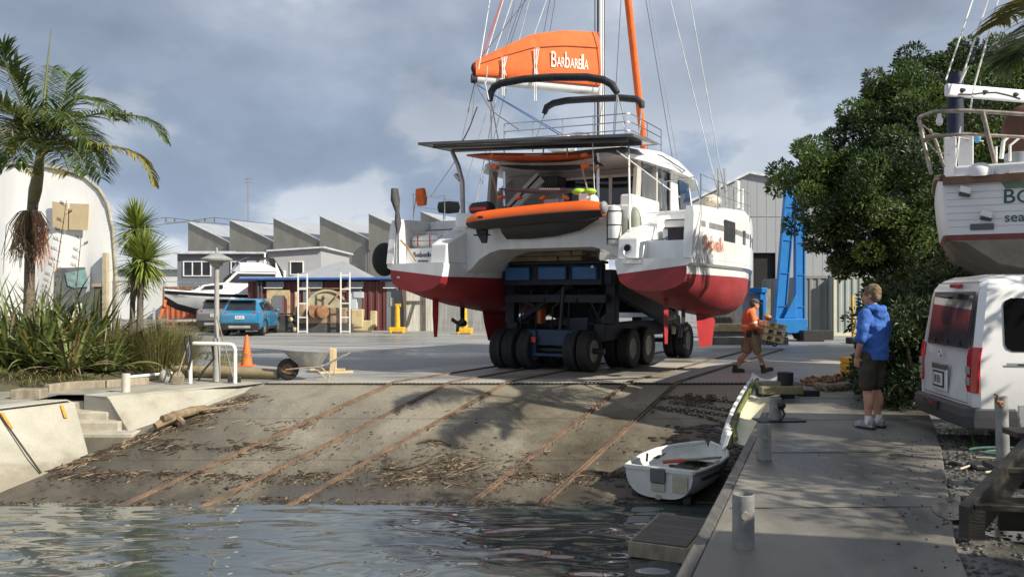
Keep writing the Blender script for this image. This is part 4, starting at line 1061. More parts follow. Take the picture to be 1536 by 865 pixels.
for x in (-.5,.35):
    q = MB(); q.lathe([(.15,-.15),(.30,-.15),(.32,0),(.30,.15),(.15,.15)],18,(x,-.35,.32),(0,1,0),closed=True); q.lathe([(0,-.1),(.15,-.1),(.15,.1),(0,.1)],12,(x,-.35,.32),(0,1,0)); q.build('wheel',m_rubber,hs,smooth=40)
# small blue frame with cabinet
cbx = P(1125,500,34); cbx.z = GZ
bc = thing('control_cabinet','grey control cabinet under a blue steel canopy behind the worker','cabinet',cbx)
q = MB(); q.box((-.05,0,.95),(.72,.6,1.75)); q.build('cabinet_body',mat('cabinet_grey',(.25,.27,.30),.6),bc,bevel=.02)
q = MB(); q.box2((-.45,-.5,1.84),(.56,.5,2.05)); q.box2((.40,-.4,0),(.55,.4,1.84)); q.box2((.28,-.45,1.55),(.398,.4,1.84)); q.build('canopy',m_hoist,bc,bevel=.03)
b = P(1149,500,34.2); q = MB(); q.box2((-.16,-.1,0),(.16,.1,2.0)); tag(q.build('timber_post',m_woodw,loc=(b.x,b.y,GZ),bevel=.02),'thick grey timber post between the cabinet and the blue hoist','post')
# black rubber blocks at foot of hoist
for (px0,px1,d,h,lab) in ((1205,1237,31.5,.42,'large black rubber block at the foot of the blue hoist'),(1236,1251,33,.36,'small black rubber block right of the bigger block by the hoist'),(1278,1300,30,.22,'low black rubber pad with a yellow pole left of the man')):
    a = P(px0,0,d); b = P(px1,0,d); q = MB(); q.box2((a.x,d,GZ),(b.x,d + .6,GZ + h)); tag(q.build('rubber_block',m_rubber,bevel=.03),lab,'rubber block')
b = P(1283,0,30); q = MB(); q.tube([(b.x,30.2,GZ + .22),(b.x - .03,30.2,GZ + 1.75)],.05,8); tag(q.build('yellow_pole',m_yellow,smooth=50),'yellow pole standing on a low black pad left of the man in the blue hoodie','pole')
# timber bogie with planks (right of the starboard hull)
tb = thing('timber_bogie','low steel bogie loaded with pale timber planks behind the worker','bogie',(P(1098,0,27.5).x,27.5,GZ))
q = MB(); q.box2((-.9,-.4,.42),(1.7,.4,.58)); q.box2((-.9,-.5,.15),(1.7,-.42,.4)); q.build('deck',mat('bogie_grey',(.22,.22,.21),.7,var=.2),tb,bevel=.01)
q = MB()
for i in range(4): q.box2((-.9 + .05 * i,-.45 + .2 * i,.585),(1.3 + .1 * i,-.30 + .2 * i,.72))
for i in range(3): q.box2((-.55,-.4 + .26 * i,.725),(1.4,-.22 + .26 * i,.82))
q.build('planks',m_woodp,tb,bevel=.005)
q = MB()
for x in (.25,.42): q.lathe([(0,-.06),(.12,-.06),(.12,.06),(0,.06)],12,(x,-.52,.12),(1,0,0))
q.box2((.28,-.56,.1),(.38,-.45,.6)); q.build('castor',m_rusty,tb)

# --- yellow plastic block beside the dock end
yb = G(1281,562,GZ)
q = MB(); W_,D_,H_ = .44,.5,.38
for z in (0,.135,.27):
    q.box2((-W_ / 2,-D_ / 2,z),(W_ / 2,D_ / 2,z + .12))
for x in (-.14,0,.14): q.box2((x - .035,-D_ / 2 - .012,.02),(x + .035,D_ / 2 + .012,.37))
q2 = q; yo = thing('wheel_chock','yellow slotted plastic block standing by the dock end left of the man','block',yb)
q.build('body',m_yellow,yo,bevel=.012)
q = MB(); q.box((0,-D_ / 2 - .02,.2),(.13,.02,.12)); q.box((-.1,-D_ / 2 - .004,.063),(.05,.01,.05)); q.box((.1,-D_ / 2 - .004,.063),(.05,.01,.05)); q.box((-.1,-D_ / 2 - .004,.33),(.05,.01,.05)); q.box((.1,-D_ / 2 - .004,.33),(.05,.01,.05)); q.build('slot',m_black,yo)
# ================================================================== CATAMARAN
TH = R(28.3); CS,SN = math.cos(TH),math.sin(TH)
P0 = Vector((.26,17.16,0))
CM = Matrix.Translation(P0) @ Matrix.Rotation(-TH,4,'Z')
CMi = CM.inverted()
def BL(px,py,d): return CMi @ P(px,py,d)             # photo pixel + distance -> boat coordinates
def depth_for(px,ly=None,lx=None):
    """distance at which photo column px meets the boat plane y=ly (or x=lx)"""
    t = (px - 768) / F
    if ly is not None:      # x = P0x + ly*SN + lx*CS ; Y = P0y + ly*CS - lx*SN
        lx = (t * (P0.y + ly * CS) - P0.x - ly * SN) / (CS + t * SN)
    else:
        ly = (t * (P0.y - lx * SN) - P0.x - lx * CS) / (SN - t * CS)
    return lx,ly,P0.y + ly * CS - lx * SN
def Q(px,py,ly=None,lx=None):
    lx,ly,Y = depth_for(px,ly,lx)
    return Vector((lx,ly,CAMZ - (py - 440) / F * Y))
cat = thing('catamaran','big white and red sailing catamaran with orange sail cover on a blue trailer','catamaran',P0,-TH)
m_hull = mat('catamaran_gelcoat',(.72,.72,.71),.28,var=.075,scale=2.2,coat=.3,spec=.4,stretch=(2,2,.35))
m_anti = mat('red_antifouling',(.225,.018,.024),.55,col2=(.31,.034,.036),scale=1.3,rvar=.12,stretch=(1,.6,2.2))
m_shade = mat('dark_hatch',(.03,.02,.02),.5,var=.1)
m_inner = mat('interior_panel',(.42,.40,.36),.5,var=.08)
m_orange = mat('orange_canvas',(.70,.135,.025),.75,var=.10,scale=3,bump=.35,bscale=5)
m_orange_pvc = mat('orange_tube',(.80,.125,.010),.45,var=.06,scale=2)
m_dkfab = mat('black_canvas',(.018,.018,.022),.7,var=.3,scale=6,bump=.6,bscale=9)
m_greyfab = mat('grey_canvas',(.06,.06,.062),.8,var=.3,scale=4,bump=.6,bscale=7)
m_wire = mat('rigging_wire',(.40,.41,.42),.35,metal=.7)
m_wrope = mat('white_rope',(.66,.65,.62),.8)
m_drope = mat('dark_rope',(.05,.05,.06),.8)
m_text_dark = mat('dark_lettering',(.03,.03,.06),.5)
WL = 2.07; CH = 2.28; PL = 2.37
# per hull stations: y, inner x, outer x at rubrail, keel z, half breadth at waterline, centre
ST = [(0.0,1.98,3.50,1.74),(.7,1.96,3.53,1.58),(1.8,1.94,3.57,1.38),(3.3,1.92,3.57,1.20),(5.0,1.92,3.46,1.14),(6.8,1.95,3.14,1.22),(8.4,2.02,2.78,1.40),(9.6,2.12,2.50,1.62),(10.2,2.22,2.38,1.85)]
def hull_ring(s,y,xi,xo,zk,top):
    c = (xi + xo) / 2; b = (xo - xi) / 2
    wi = xi + .05; wo = xo - .10 if b > .2 else xo - .02
    w = (wo - wi) / 2; cw = (wo + wi) / 2
    d = WL - zk
    pts = [(xi,top),(xi,CH),(wi,WL + .004),(wi,WL),(cw - w * .93,WL - d * .42),(cw - w * .72,WL - d * .74),(cw - w * .38,WL - d * .94),(cw,zk),(cw + w * .38,WL - d * .94),(cw + w * .72,WL - d * .74),(cw + w * .93,WL - d * .42),(wo,WL),(wo,WL + .004),(wo + .0 * b,CH - .05),(xo,CH),(xo,top)]
    return [(s * x,y,z) for x,z in pts]
HM = [0,0,0,1,1,1,1,1,1,1,1,0,0,0,0,0]
hull_mats = [m_hull,m_anti]
side_mats = m_hull
for s in (-1,1):
    q = MB(); q.loft([hull_ring(s,y,xi,xo,zk,PL) for y,xi,xo,zk in ST],mis=HM,caps=False)
    # transom in two colours
    r0 = hull_ring(s,*ST[0][:1],*ST[0][1:3],ST[0][3],PL)
    q.add([r0[i] for i in (0,1,2,13,14,15)] ,[(0,1,2,3,4,5)],0)
    q.add([r0[i] for i in range(2,14)],[tuple(range(12))],1)
    # transom scoop step: a shallow ledge
    h = q.build('hull',hull_mats,cat,smooth=30)
    # topsides forward of the steps
    q = MB(); rings = []
    for y,xi,xo,zd in ((1.75,1.94,3.57,3.42),(3.3,1.92,3.57,3.56),(5.0,1.92,3.46,3.68),(6.8,1.95,3.14,3.74),(8.4,2.02,2.78,3.78),(9.6,2.12,2.50,3.80),(10.25,2.22,2.38,3.80)):
        b = min(.22,(xo - xi) * .3)
        rings.append([(s * x,y,z) for x,z in ((xi,PL),(xi,zd - .05),(xi + .06,zd),(xo - b * 1.3,zd + .04),(xo - b * .5,zd - .01),(xo - b * .12,zd - .12),(xo + .004,zd - .32),(xo + .004,PL))])
    q.loft(rings); q.build('topsides',m_hull,cat,smooth=35)
    # outer bulwark beside the steps
    q = MB(); o_ = 3.505
    q.loft([[(s * (o_ - .17),-.02,PL),(s * o_,-.02,PL),(s * o_,.12,3.20),(s * (o_ - .03),.16,3.36),(s * (o_ - .15),.16,3.36),(s * (o_ - .17),.12,3.20)],
            [(s * (o_ - .14),.6,PL),(s * (o_ + .026),.6,PL),(s * (o_ + .026),.6,3.22),(s * o_,.6,3.40),(s * (o_ - .12),.6,3.40),(s * (o_ - .14),.6,3.22)],
            [(s * (o_ - .10),1.76,PL),(s * (o_ + .066),1.76,PL),(s * (o_ + .066),1.76,3.15),(s * (o_ + .02),1.76,3.44),(s * (o_ - .08),1.76,3.44),(s * (o_ - .10),1.76,3.22)]])
    # rubbing wedge under bulwark (chine overhang)
    q.build('bulwark',m_hull,cat,smooth=30)
    xi = 2.02; xo = 3.36
    q = MB()
    q.box2((s * 2.42,.55,PL),(s * xo,1.74,2.74)); q.box2((s * 2.60,1.02,2.74),(s * xo,1.74,3.02)); q.build('boarding_step',m_hull,cat,bevel=.025)
    q = MB(); q.box2((s * 2.55,1.30,3.02),(s * xo,1.74,3.22)); q.box2((s * 2.35,1.55,3.222),(s * (xo + .02),1.74,3.41)); q.build('boarding_step',m_hull,cat,bevel=.02)
    q = MB(); q.box2((s * 2.72,1.005,2.77),(s * (xo - .06),1.03,3.0)); q.build('step_recess',m_shade,cat)
    q = MB(); q.box2((s * 2.58,1.285,3.19),(s * (xo - .03),1.31,3.213)); q.box2((s * 2.65,.985,3.0),(s * xo,1.02,3.03)); q.build('step_trim',mat('teak_trim',(.10,.045,.03),.6),cat)
    # inboard quarter box
    q = MB(); q.loft([[(s * 1.99,.10,PL),(s * 2.40,.10,PL),(s * 2.40,.14,2.78),(s * 1.99,.14,2.78)],[(s * 1.97,1.74,PL),(s * 2.62,1.74,PL),(s * 2.62,1.74,3.40),(s * 1.97,1.74,3.40)]]); q.build('quarter_moulding',m_hull,cat,bevel=.03)
    # rudder, drive leg, keel
    cx_ = s * 2.74
    q = MB()
    def foil(x,y0,y1,z,th):
        ym = y0 + (y1 - y0) * .65
        return [(x,y0,z),(x + th,y0 + (y1 - y0) * .45,z),(x + th * .9,ym,z),(x,y1,z),(x - th * .9,ym,z),(x - th,y0 + (y1 - y0) * .45,z)]
    q.loft([foil(cx_,.70,.96,1.62,.04),foil(cx_,.70,.95,1.2,.045),foil(cx_,.76,.90,.70,.03)]); q.build('rudder',mat('red_rudder',(.36,.028,.03),.5,var=.1),cat,smooth=50)
    q = MB(); q.loft([foil(cx_,2.95,4.7,1.32,.11),foil(cx_,3.05,4.55,.95,.13),foil(cx_,3.25,4.35,.50,.10)]); q.build('keel',mat('red_keel',(.34,.025,.028),.55,var=.14),cat,smooth=50)
    q = MB(); q.loft([foil(cx_,1.9,2.12,1.5,.04),foil(cx_,1.9,2.10,1.0,.04)]); q.lathe([(.02,-.2),(.08,-.1),(.085,.1),(.03,.2)],12,(cx_,1.98,.98),(0,1,0))
    for k in range(3):
        a = 2 * PI * k / 3 + .5; u = Vector((math.cos(a),.25,math.sin(a))); q.beam(Vector((cx_,1.80,.98)),Vector((cx_,1.78,.98)) + Vector((math.cos(a) * .2,0,math.sin(a) * .2)),.10,.015,up=(.3,1,.2))
    q.build('drive_leg',m_black,cat,smooth=40)
    # topside windows and stripe on the outer side
    q = MB()
    def xo_at(y):
        for (y0,_,x0,_),(y1,_,x1,_) in zip(ST,ST[1:]):
            if y <= y1: return x0 + (x1 - x0) * (y - y0) / (y1 - y0)
        return 2.8
    def sidequad(q,y0,y1,z0,z1,e=.008):
        n_ = max(1,int((y1 - y0) / .3)); 
        for i in range(n_):
            a = y0 + (y1 - y0) * i / n_; b = y0 + (y1 - y0) * (i + 1) / n_
            q.quad((s * (xo_at(a) + e + .004),a,z0),(s * (xo_at(b) + e + .004),b,z0),(s * (xo_at(b) + e + .004),b,z1),(s * (xo_at(a) + e + .004),a,z1))
    for y0,y1 in ((.55,.80),(1.05,7.6)): sidequad(q,y0,y1,2.99,3.10,.006)
    q.build('side_stripe',mat('grey_stripe',(.22,.22,.23),.4),cat)
    for y0,y1,za,zb_ in ((2.1,3.05,2.80,3.24),(4.0,4.35,2.82,3.14),(5.2,5.55,2.82,3.14),(6.4,6.75,2.84,3.12)):
        q = MB(); sidequad(q,y0,y1,za,zb_,.012); q.build('side_window',mat('tinted_window',(.06,.06,.068),.12,spec=.6),cat)
# name in the three places
def put(letters,m,h,origin,xdir,zdir,name,width=None,offset=.0,gap=.08,ext=.004):
    q,w = name_mesh([(c,a,b) for c,a,b in letters],m,gap=gap,extrude=ext / h,offset=offset)
    sc = h if width is None else width / w
    xdir = Vector(xdir).normalized(); zdir = Vector(zdir); zdir = (zdir - xdir * zdir.dot(xdir)).normalized(); yd = zdir.cross(xdir)
    M_ = Matrix.Translation(Vector(origin)) @ Matrix(((xdir.x * sc,yd.x * h,zdir.x * h),(xdir.y * sc,yd.y * h,zdir.y * h),(xdir.z * sc,yd.z * h,zdir.z * h))).to_4x4()
    q.v = [tuple(M_ @ Vector(v)) for v in q.v]
    return q.build(name,m,cat)
o1 = put(LOGO,m_text_dark,.125,(-3.16,.54,2.53),(1,0,0),(0,0,1),'name_lettering',width=.50)
q = MB()
for i in range(8): q.box((-3.02 + .036 * i,.545,2.44),(.018,.008,.042))
q.build('port_lettering',m_text_dark,cat)
put(LOGO,mat('red_lettering',(.60,.26,.18),.6),.30,(3.565,.62,2.56),(.03,1,0),(0,0,1),'name_lettering',width=1.35,offset=.004)
# stern fittings: outlet, folding ladder, rails
q = MB(); q.lathe([(.095,0),(.095,.03),(.07,.03),(.07,.0)],20,(2.20,.12,2.58),(0,-1,.1),closed=True); q.build('outlet_ring',m_steel,cat,smooth=40)
q = MB(); q.lathe([(0,0),(.072,0)],20,(2.20,.11,2.58),(0,-1,.1)); q.build('outlet',m_shade,cat)
q = MB(); q.tube([(2.20,.06,2.40),(2.20,-.03,2.40),(2.20,-.06,2.28),(2.55,-.06,2.28),(2.55,-.03,2.40),(2.55,.06,2.62)],.018,6); q.tube([(2.16,.03,2.52),(2.18,-.02,2.37),(2.56,-.02,2.37)],.014,6); q.build('boarding_ladder',m_steel,cat,smooth=60)
q = MB(); q.tube([(2.75,.6,2.76),(2.85,.65,2.82),(2.95,.6,2.76),(3.1,.62,2.77),(3.0,.66,2.765),(2.8,.64,2.765)],.014,6); q.build('mooring_line',m_drope,cat)
# bridge deck nacelle with tunnel arch
q = MB(); rings = []
for y in (.95,7.4):
    t = 3.40
    sec = [(-2.02,t),(2.02,t),(2.0,2.16),(1.85,2.26),(1.65,2.46),(1.38,2.61),(1.1,2.68),(-1.1,2.68),(-1.38,2.61),(-1.65,2.46),(-1.85,2.26),(-2.0,2.16)]
    rings.append([(x,y,z) for x,z in sec])
q.loft(rings); q.build('bridge_deck',m_hull,cat,smooth=35)
q = MB(); q.box2((-2.2,.80,3.18),(2.0,.96,3.52)); q.build('aft_beam',m_hull,cat,bevel=.05)
# cockpit: floor is the bridge deck, sides, bulkhead with sliding door
q = MB(); q.box2((-1.95,2.75,3.402),(1.9,2.85,4.55)); q.build('saloon_bulkhead',m_inner,cat)
q = MB(); q.box2((-.35,2.72,3.50),(.78,2.742,4.36)); q.box2((.86,2.72,3.45),(1.62,2.742,4.36)); q.build('saloon_door',m_glass_d,cat)
q = MB()
for a,b,c,d in ((-.40,-.35,3.45,4.40),(.78,.86,3.45,4.40)): q.box2((a,2.70,c),(b,2.74,d))
q.box2((-.40,2.70,4.36),(1.66,2.74,4.42)); q.build('door_frame',m_white_trim,cat)
q = MB(); q.box2((-1.98,1.0,3.403),(-1.75,2.74,3.75)); q.box2((1.70,1.0,3.403),(1.98,2.74,3.75)); q.build('cockpit_coaming',m_hull,cat,bevel=.04)
# stairs to the flybridge
q = MB(); q.beam((-1.55,2.1,3.62),(-.72,2.2,4.42),.30,.10,up=(0,-1,.3)); q.build('flybridge_stairs',m_white_trim,cat,bevel=.02)
q = MB(); q.beam((-1.50,1.93,3.62),(-.67,2.03,4.42),.025,.05,up=(0,-1,.3)); q.build('handrail',m_drope,cat)
q = MB(); q.box2((-.72,2.2,4.20),(-.30,2.7,4.42)); q.build('locker',m_greyfab,cat)
# saloon sides: solid forward part and clear-curtain cockpit side on starboard
for s in (-1,1):
    q = MB(); q.loft([[(s * 1.80,4.0,3.45),(s * 1.80,4.0,4.58),(s * 1.70,4.0,4.58),(s * 1.70,4.0,3.45)],[(s * 1.76,6.3,3.55),(s * 1.72,5.9,4.60),(s * 1.60,5.9,4.60),(s * 1.60,6.3,3.55)]]); q.build('saloon_side',m_hull,cat)
    q = MB(); q.quad((s * 1.806,4.9,3.75),(s * 1.79,5.95,3.75),(s * 1.76,5.75,4.5),(s * 1.806,4.75,4.5)); q.build('saloon_window',m_glass_d,cat)
    q = MB(); q.prism([(s * 1.83,1.55,3.45),(s * 1.83,1.85,3.45),(s * 1.83,2.0,4.55),(s * 1.83,1.72,4.55)],(-s * .08,0,0)); q.build('roof_pillar',m_inner,cat)
    if s > 0:
        gv = []; gf = []
        for i in range(15):
            for j in range(10):
                t = i / 14; u = j / 9
                gv.append((1.80 + .018 * math.sin(t * 17 + u * 3) + .012 * math.sin(t * 40),1.95 + 2.05 * t - .0 * u,3.47 + 1.08 * u))
        for i in range(14):
            for j in range(9): gf.append((i * 10 + j,i * 10 + j + 1,(i + 1) * 10 + j + 1,(i + 1) * 10 + j))
        q = MB(); q.add(gv,gf); q.build('clear_curtain',mat('clear_vinyl',(.10,.11,.12),.12,spec=.7,var=.3,scale=1.5),cat,smooth=60)
        q = MB(); q.box2((1.815,1.95,3.47),(1.835,2.03,4.55)); q.box2((1.815,3.88,3.47),(1.835,4.0,4.55)); q.box2((1.815,1.95,3.46),(1.835,4.0,3.54)); q.build('curtain_edge',m_drope,cat)
    else:
        q = MB(); q.prism([(-1.85,1.0,3.45),(-1.85,2.75,3.45),(-1.85,2.75,4.5)],(.05,0,0)); q.build('side_screen',m_hull,cat)
q = MB(); q.quad((-1.62,6.28,3.6),(1.62,6.28,3.6),(1.55,5.88,4.55),(-1.55,5.88,4.55)); q.build('windscreen',m_glass_d,cat)
# hard roof with moulded edge and forward brow
q = MB(); rings = []
for y,w_,zb,zt in ((1.35,1.7,4.58,4.70),(1.7,1.98,4.52,4.86),(3.2,2.08,4.53,5.02),(4.6,2.04,4.56,5.02),(5.5,1.95,4.58,4.88),(6.2,1.85,4.50,4.72),(6.7,1.7,4.42,4.48)):
    rings.append([(x,y,z) for x,z in ((-w_,zb),(-w_ - .02,zb + .08),(-w_ * .90,zt - .08),(-w_ * .75,zt),(w_ * .75,zt),(w_ * .90,zt - .08),(w_ + .02,zb + .08),(w_,zb),(w_ * .9,zb + .03),(-w_ * .9,zb + .03))])
q.loft(rings); q.build('hard_roof',m_hull,cat,smooth=40)
q = MB(); q.tube([(2.07,2.3,4.72),(2.12,2.4,4.72),(2.12,4.2,4.62),(2.05,4.3,4.62)],.015,6); q.build('roof_handrail',m_steel,cat,smooth=60)
# solar panels: thin plate over the stern arch, port end a little higher
pl_ = [Vector((-2.88,.35,5.06)),Vector((2.21,.35,4.80)),Vector((2.21,1.85,4.86)),Vector((-2.88,1.85,5.12))]
q = MB(); q.prism(pl_,(0,0,.045)); q.build('solar_panel',mat('solar_panel_black',(.012,.014,.02),.25,spec=.6),cat)
q = MB()
e = .025
for a,b in ((0,1),(3,2),(0,3),(1,2)): q.beam(pl_[a] + Vector((0,0,.02)),pl_[b] + Vector((0,0,.02)),.04,.055)
q.beam(pl_[0] + Vector((.2,.3,-.03)),pl_[1] + Vector((-.2,.3,-.03)),.05,.05); q.beam(pl_[3] + Vector((.2,-.4,-.03)),pl_[2] + Vector((-.2,-.4,-.03)),.05,.05)
q.build('panel_frame',mat('panel_frame_grey',(.12,.12,.125),.5),cat)
# curved stern post on port and plain one on starboard
q = MB(); q.tube([Q(678,227,ly=1.0),Q(687,248,ly=1.0),Q(693,272,ly=1.0),Q(694,300,ly=1.0),Q(695,330,ly=1.0)],[.05,.055,.06,.055,.05],10); q.tube([Q(683,262,ly=.98),Q(690,270,ly=.98)],.05,8); q.build('arch_post',mat('bare_aluminium',(.40,.39,.38),.4,metal=.5),cat,smooth=60)
q = MB(); q.tube([Q(757,258,ly=.95),Q(757,330,ly=.95)],.04,10); q.tube([Q(897,230,ly=.95),Q(897,312,ly=.95)],.035,10); q.build('arch_post',m_steel,cat,smooth=60)
# boards slung under the panels
def board(px0,px1,py,ly,th,wd,m,name,label):
    a = Q(px0,py,ly=ly); b = Q(px1,py,ly=ly)
    q = MB(); rings = []; n_ = 14
    for i in range(n_ + 1):
        t = i / n_; w_ = wd * (max(.02,1 - abs(2 * t - 1) ** 3.2)); c = a.lerp(b,t) + Vector((0,0,.06 * (2 * t - 1) ** 2))
        tt = th * max(.2,1 - abs(2 * t - 1) ** 4)
        rings.append([c + Vector((0,w_ * math.cos(k * PI / 5),tt * math.sin(k * PI / 5))) for k in range(10)])
    q.loft(rings); o = q.build(name,m,None,smooth=60); o.matrix_world = CM.copy()
    return tag(o,label,name.replace('_',' '))
kb = board(700,900,237,.95,.10,.30,mat('red_orange_board',(.42,.085,.03),.4,var=.12,coat=.3),'paddleboard','red orange board slung highest under the solar panels of the catamaran')
q = MB(); q.tube([Q(892,238,ly=.95),Q(897,246,ly=.95),Q(905,249,ly=.95)],[.07,.05,.015],6); q.build('fin',m_black,kb)
q = MB()
for i in range(8): q.box(Q(793 + 3.2 * i,234,ly=.80) + Vector((0,-.142,0)),(.03,.004,.035))
q.build('lettering',mat('board_marking',(.55,.3,.2),.6),kb)
board(748,892,252,1.0,.045,.26,m_dkfab,'paddleboard','thin black board slung below the red orange board')
gb = board(748,890,287,.85,.05,.24,mat('grey_board',(.16,.165,.18),.4),'paddleboard','grey board lying along the rail just above the orange dinghy')
q = MB()
for i in range(11): q.box(Q(817 + 2.9 * i,286,ly=.85) + Vector((0,-.235,.01)),(.025,.02,.035))
q.build('lettering',m_white_trim,gb)
q = MB()
for px,py,w_,h_ in ((740,234,9,12),(743,250,14,10),(877,233,12,9),(878,249,14,9),(896,251,5,6),(752,296,12,6),(778,297,13,7),(815,297,12,8),(849,296,10,8)):
    c = Q(px,py,ly=.75); q.box(c,(w_ / F * 13,.16,h_ / F * 11),Matrix.Rotation(.4 * math.sin(px),3,'Y'))
q.build('sling',m_orange,cat,bevel=.02)
# loose things in the cockpit
q = MB(); c = Q(830,308,ly=1.2); q.box(c + Vector((0,0,.0)),(.34,.25,.25)); ob = q.build('cool_box',mat('white_crate',(.62,.63,.66),.5),cat,bevel=.01)
q = MB(); c = Q(851,311,ly=1.15); q.box(c,(.34,.2,.2)); q.build('bag',mat('navy_bag',(.04,.045,.08),.7),cat,bevel=.03)
q = MB(); c = Q(876,287,ly=.6); q.ell(c + Vector((-.12,0,0)),(.15,.12,.07),10,7); q.ell(c + Vector((.14,0,-.01)),(.14,.12,.06),10,7); ob = q.build('buoyancy_aid',mat('lime_fabric',(.35,.62,.04),.6,var=.1),None,smooth=60); ob.matrix_world = CM.copy(); tag(ob,'lime green buoyancy aid draped over the grey board above the dinghy bow','life jacket')
q = MB(); c = Q(881,300,ly=.6); q.box(c + Vector((-.06,0,0)),(.22,.16,.28)); q.ell(c + Vector((.12,0,-.05)),(.14,.12,.16),8,6); q.build('bag',m_white_trim,cat,bevel=.03)
for k in range(7):
    pass
# lines and tackle hanging from arch
q = MB()
for a,b in (((870,240),(884,296)),((733,240),(748,300)),((815,222),(815,236)),((851,222),(851,236))): q.tube([Q(*a,ly=.7),Q(*b,ly=.7)],.016,6)
q.build('davit_tackle',mat('tan_rope',(.36,.24,.14),.8),cat)
q = MB(); q.tube([Q(943,220,ly=1.2),Q(945,350,ly=.5)],.022,6); q.tube([Q(925,226,ly=.6),Q(1020,296,lx=2.6)],.012,5); q.tube([Q(889,215,ly=.6),Q(892,292,ly=.6)],.010,5); q.build('rope',m_wrope,cat)

# dinghy (hangs on the davits: a thing of its own)
dg_ = thing('inflatable_dinghy','orange inflatable dinghy with black underside hanging on the catamaran stern','dinghy',(0,0,0)); dg_.matrix_world = CM.copy()
a = Q(703,331,ly=.35); b = Q(905,312,ly=.35); n_ = 24
q = MB(); rings = []
for i in range(n_ + 1):
    t = i / n_; c = a.lerp(b,t); c.z += .035 * (1 - 4 * (t - .55) ** 2) - .03; rr_ = .20 * (min(1,.55 + 6 * t)) * (1 if t < .85 else 1 - .35 * ((t - .85) / .15) ** 2)
    rings.append([c + Vector((0,rr_ * math.cos(k * 2 * PI / 16),rr_ * math.sin(k * 2 * PI / 16))) for k in range(16)])
q.loft(rings,mis=[0] * 16); tb_ = q.build('tube',[m_orange_pvc],dg_,smooth=60)
q = MB(); rings = []
for i in range(n_ + 1):       # far tube, for depth
    t = i / n_; c = a.lerp(b,t) + Vector((0,.95 * (1 if t < .7 else 1 - ((t - .7) / .3) ** 2 * .85),-.02)); rr_ = .19 * min(1,.55 + 6 * t) * (1 if t < .8 else 1 - .9 * (t - .8) / .2)
    rings.append([c + Vector((0,rr_ * math.cos(k * 2 * PI / 12),rr_ * math.sin(k * 2 * PI / 12))) for k in range(12)])
q.loft(rings); q.build('tube',m_orange_pvc,dg_,smooth=60)
q = MB(); rings = []
for i in range(n_ + 1):       # black lower cover below the rub strake
    t = i / n_; c = a.lerp(b,t); c.z += .035 * (1 - 4 * (t - .55) ** 2) - .03; rr_ = .20 * (min(1,.55 + 6 * t)) * (1 if t < .85 else 1 - .35 * ((t - .85) / .15) ** 2)
    k_ = [(-rr_ - .006,-.02),(-rr_ - .02,-.04),(-rr_ - .004,-.06),(-rr_ * .95,-rr_ * .45),(-rr_ * .5,-rr_ * .98),(.1,-rr_ * 1.02),(.1,-.02)]
    rings.append([c + Vector((0,y,z)) for y,z in k_])
q.loft(rings); q.build('lower_cover',mat('black_hypalon',(.016,.016,.018),.5,var=.2),dg_,smooth=40)
q = MB(); rings = []
for t,hw_,dp_,y_ in ((.22,.34,.30,.46),(.4,.36,.33,.47),(.6,.34,.32,.46),(.78,.22,.24,.42),(.93,.05,.05,.30)):
    c = a.lerp(b,t); c.z -= .13
    rings.append([c + Vector((0,y_ - hw_,0)),c + Vector((0,y_ - hw_ * .7,-dp_ * .55)),c + Vector((0,y_,-dp_)),c + Vector((0,y_ + hw_ * .7,-dp_ * .55)),c + Vector((0,y_ + hw_,0))])
q.loft(rings); q.build('rigid_hull',mat('dark_grey_grp',(.035,.035,.04),.45,var=.15),dg_,smooth=50)
q = MB(); c = b + Vector((.03,.0,-.02)); q.ell(c + Vector((-.02,0,.03)),(.08,.14,.13),14,9); q.build('bow_pad',mat('bow_pad_grey',(.22,.22,.23),.6),dg_,smooth=60)
q = MB(); c = a.lerp(b,.13) + Vector((0,-.19,.03)); q.ell(c,(.085,.03,.03),10,6); q.box(a.lerp(b,.30) + Vector((0,-.02,.21)),(.12,.04,.04)); q.box(a.lerp(b,.93) + Vector((.02,-.16,-.05)),(.05,.02,.02),mi=0); q.build('handle',m_black,dg_,smooth=60)
om = thing('outboard_motor','black outboard motor with red stripe on the stern of the orange dinghy','outboard',(0,0,0)); om.matrix_world = CM.copy()
c = Q(722,311,ly=.75)
q = MB(); q.loft([[(c.x - .22,c.y - .14,c.z - .14),(c.x + .26,c.y - .14,c.z - .14),(c.x + .26,c.y + .16,c.z - .14),(c.x - .22,c.y + .16,c.z - .14)],[(c.x - .24,c.y - .16,c.z),(c.x + .27,c.y - .16,c.z + .02),(c.x + .27,c.y + .18,c.z + .02),(c.x - .24,c.y + .18,c.z)],[(c.x - .18,c.y - .12,c.z + .10),(c.x + .22,c.y - .12,c.z + .12),(c.x + .22,c.y + .13,c.z + .12),(c.x - .18,c.y + .13,c.z + .1)]]); q.build('cowling',m_black,om,bevel=.03)
q = MB(); q.box((c.x,c.y - .165,c.z - .045),(.44,.012,.07)); q.build('stripe',mat('red_stripe',(.5,.04,.03),.4),om)
q = MB(); v = Q(722,358,ly=.55); q.loft([[(v.x - .16,v.y - .06,v.z + .42),(v.x + .12,v.y - .06,v.z + .42),(v.x + .12,v.y + .06,v.z + .42),(v.x - .16,v.y + .06,v.z + .42)],[(v.x - .10,v.y - .05,v.z + .12),(v.x + .16,v.y - .05,v.z + .12),(v.x + .16,v.y + .05,v.z + .12),(v.x - .10,v.y + .05,v.z + .12)],[(v.x + .02,v.y - .03,v.z - .10),(v.x + .14,v.y - .03,v.z - .10),(v.x + .14,v.y + .03,v.z - .10),(v.x + .02,v.y + .03,v.z - .1)]]); q.box((v.x + .02,v.y,v.z + .08),(.36,.18,.03)); q.build('gearcase',m_black,om,bevel=.02)
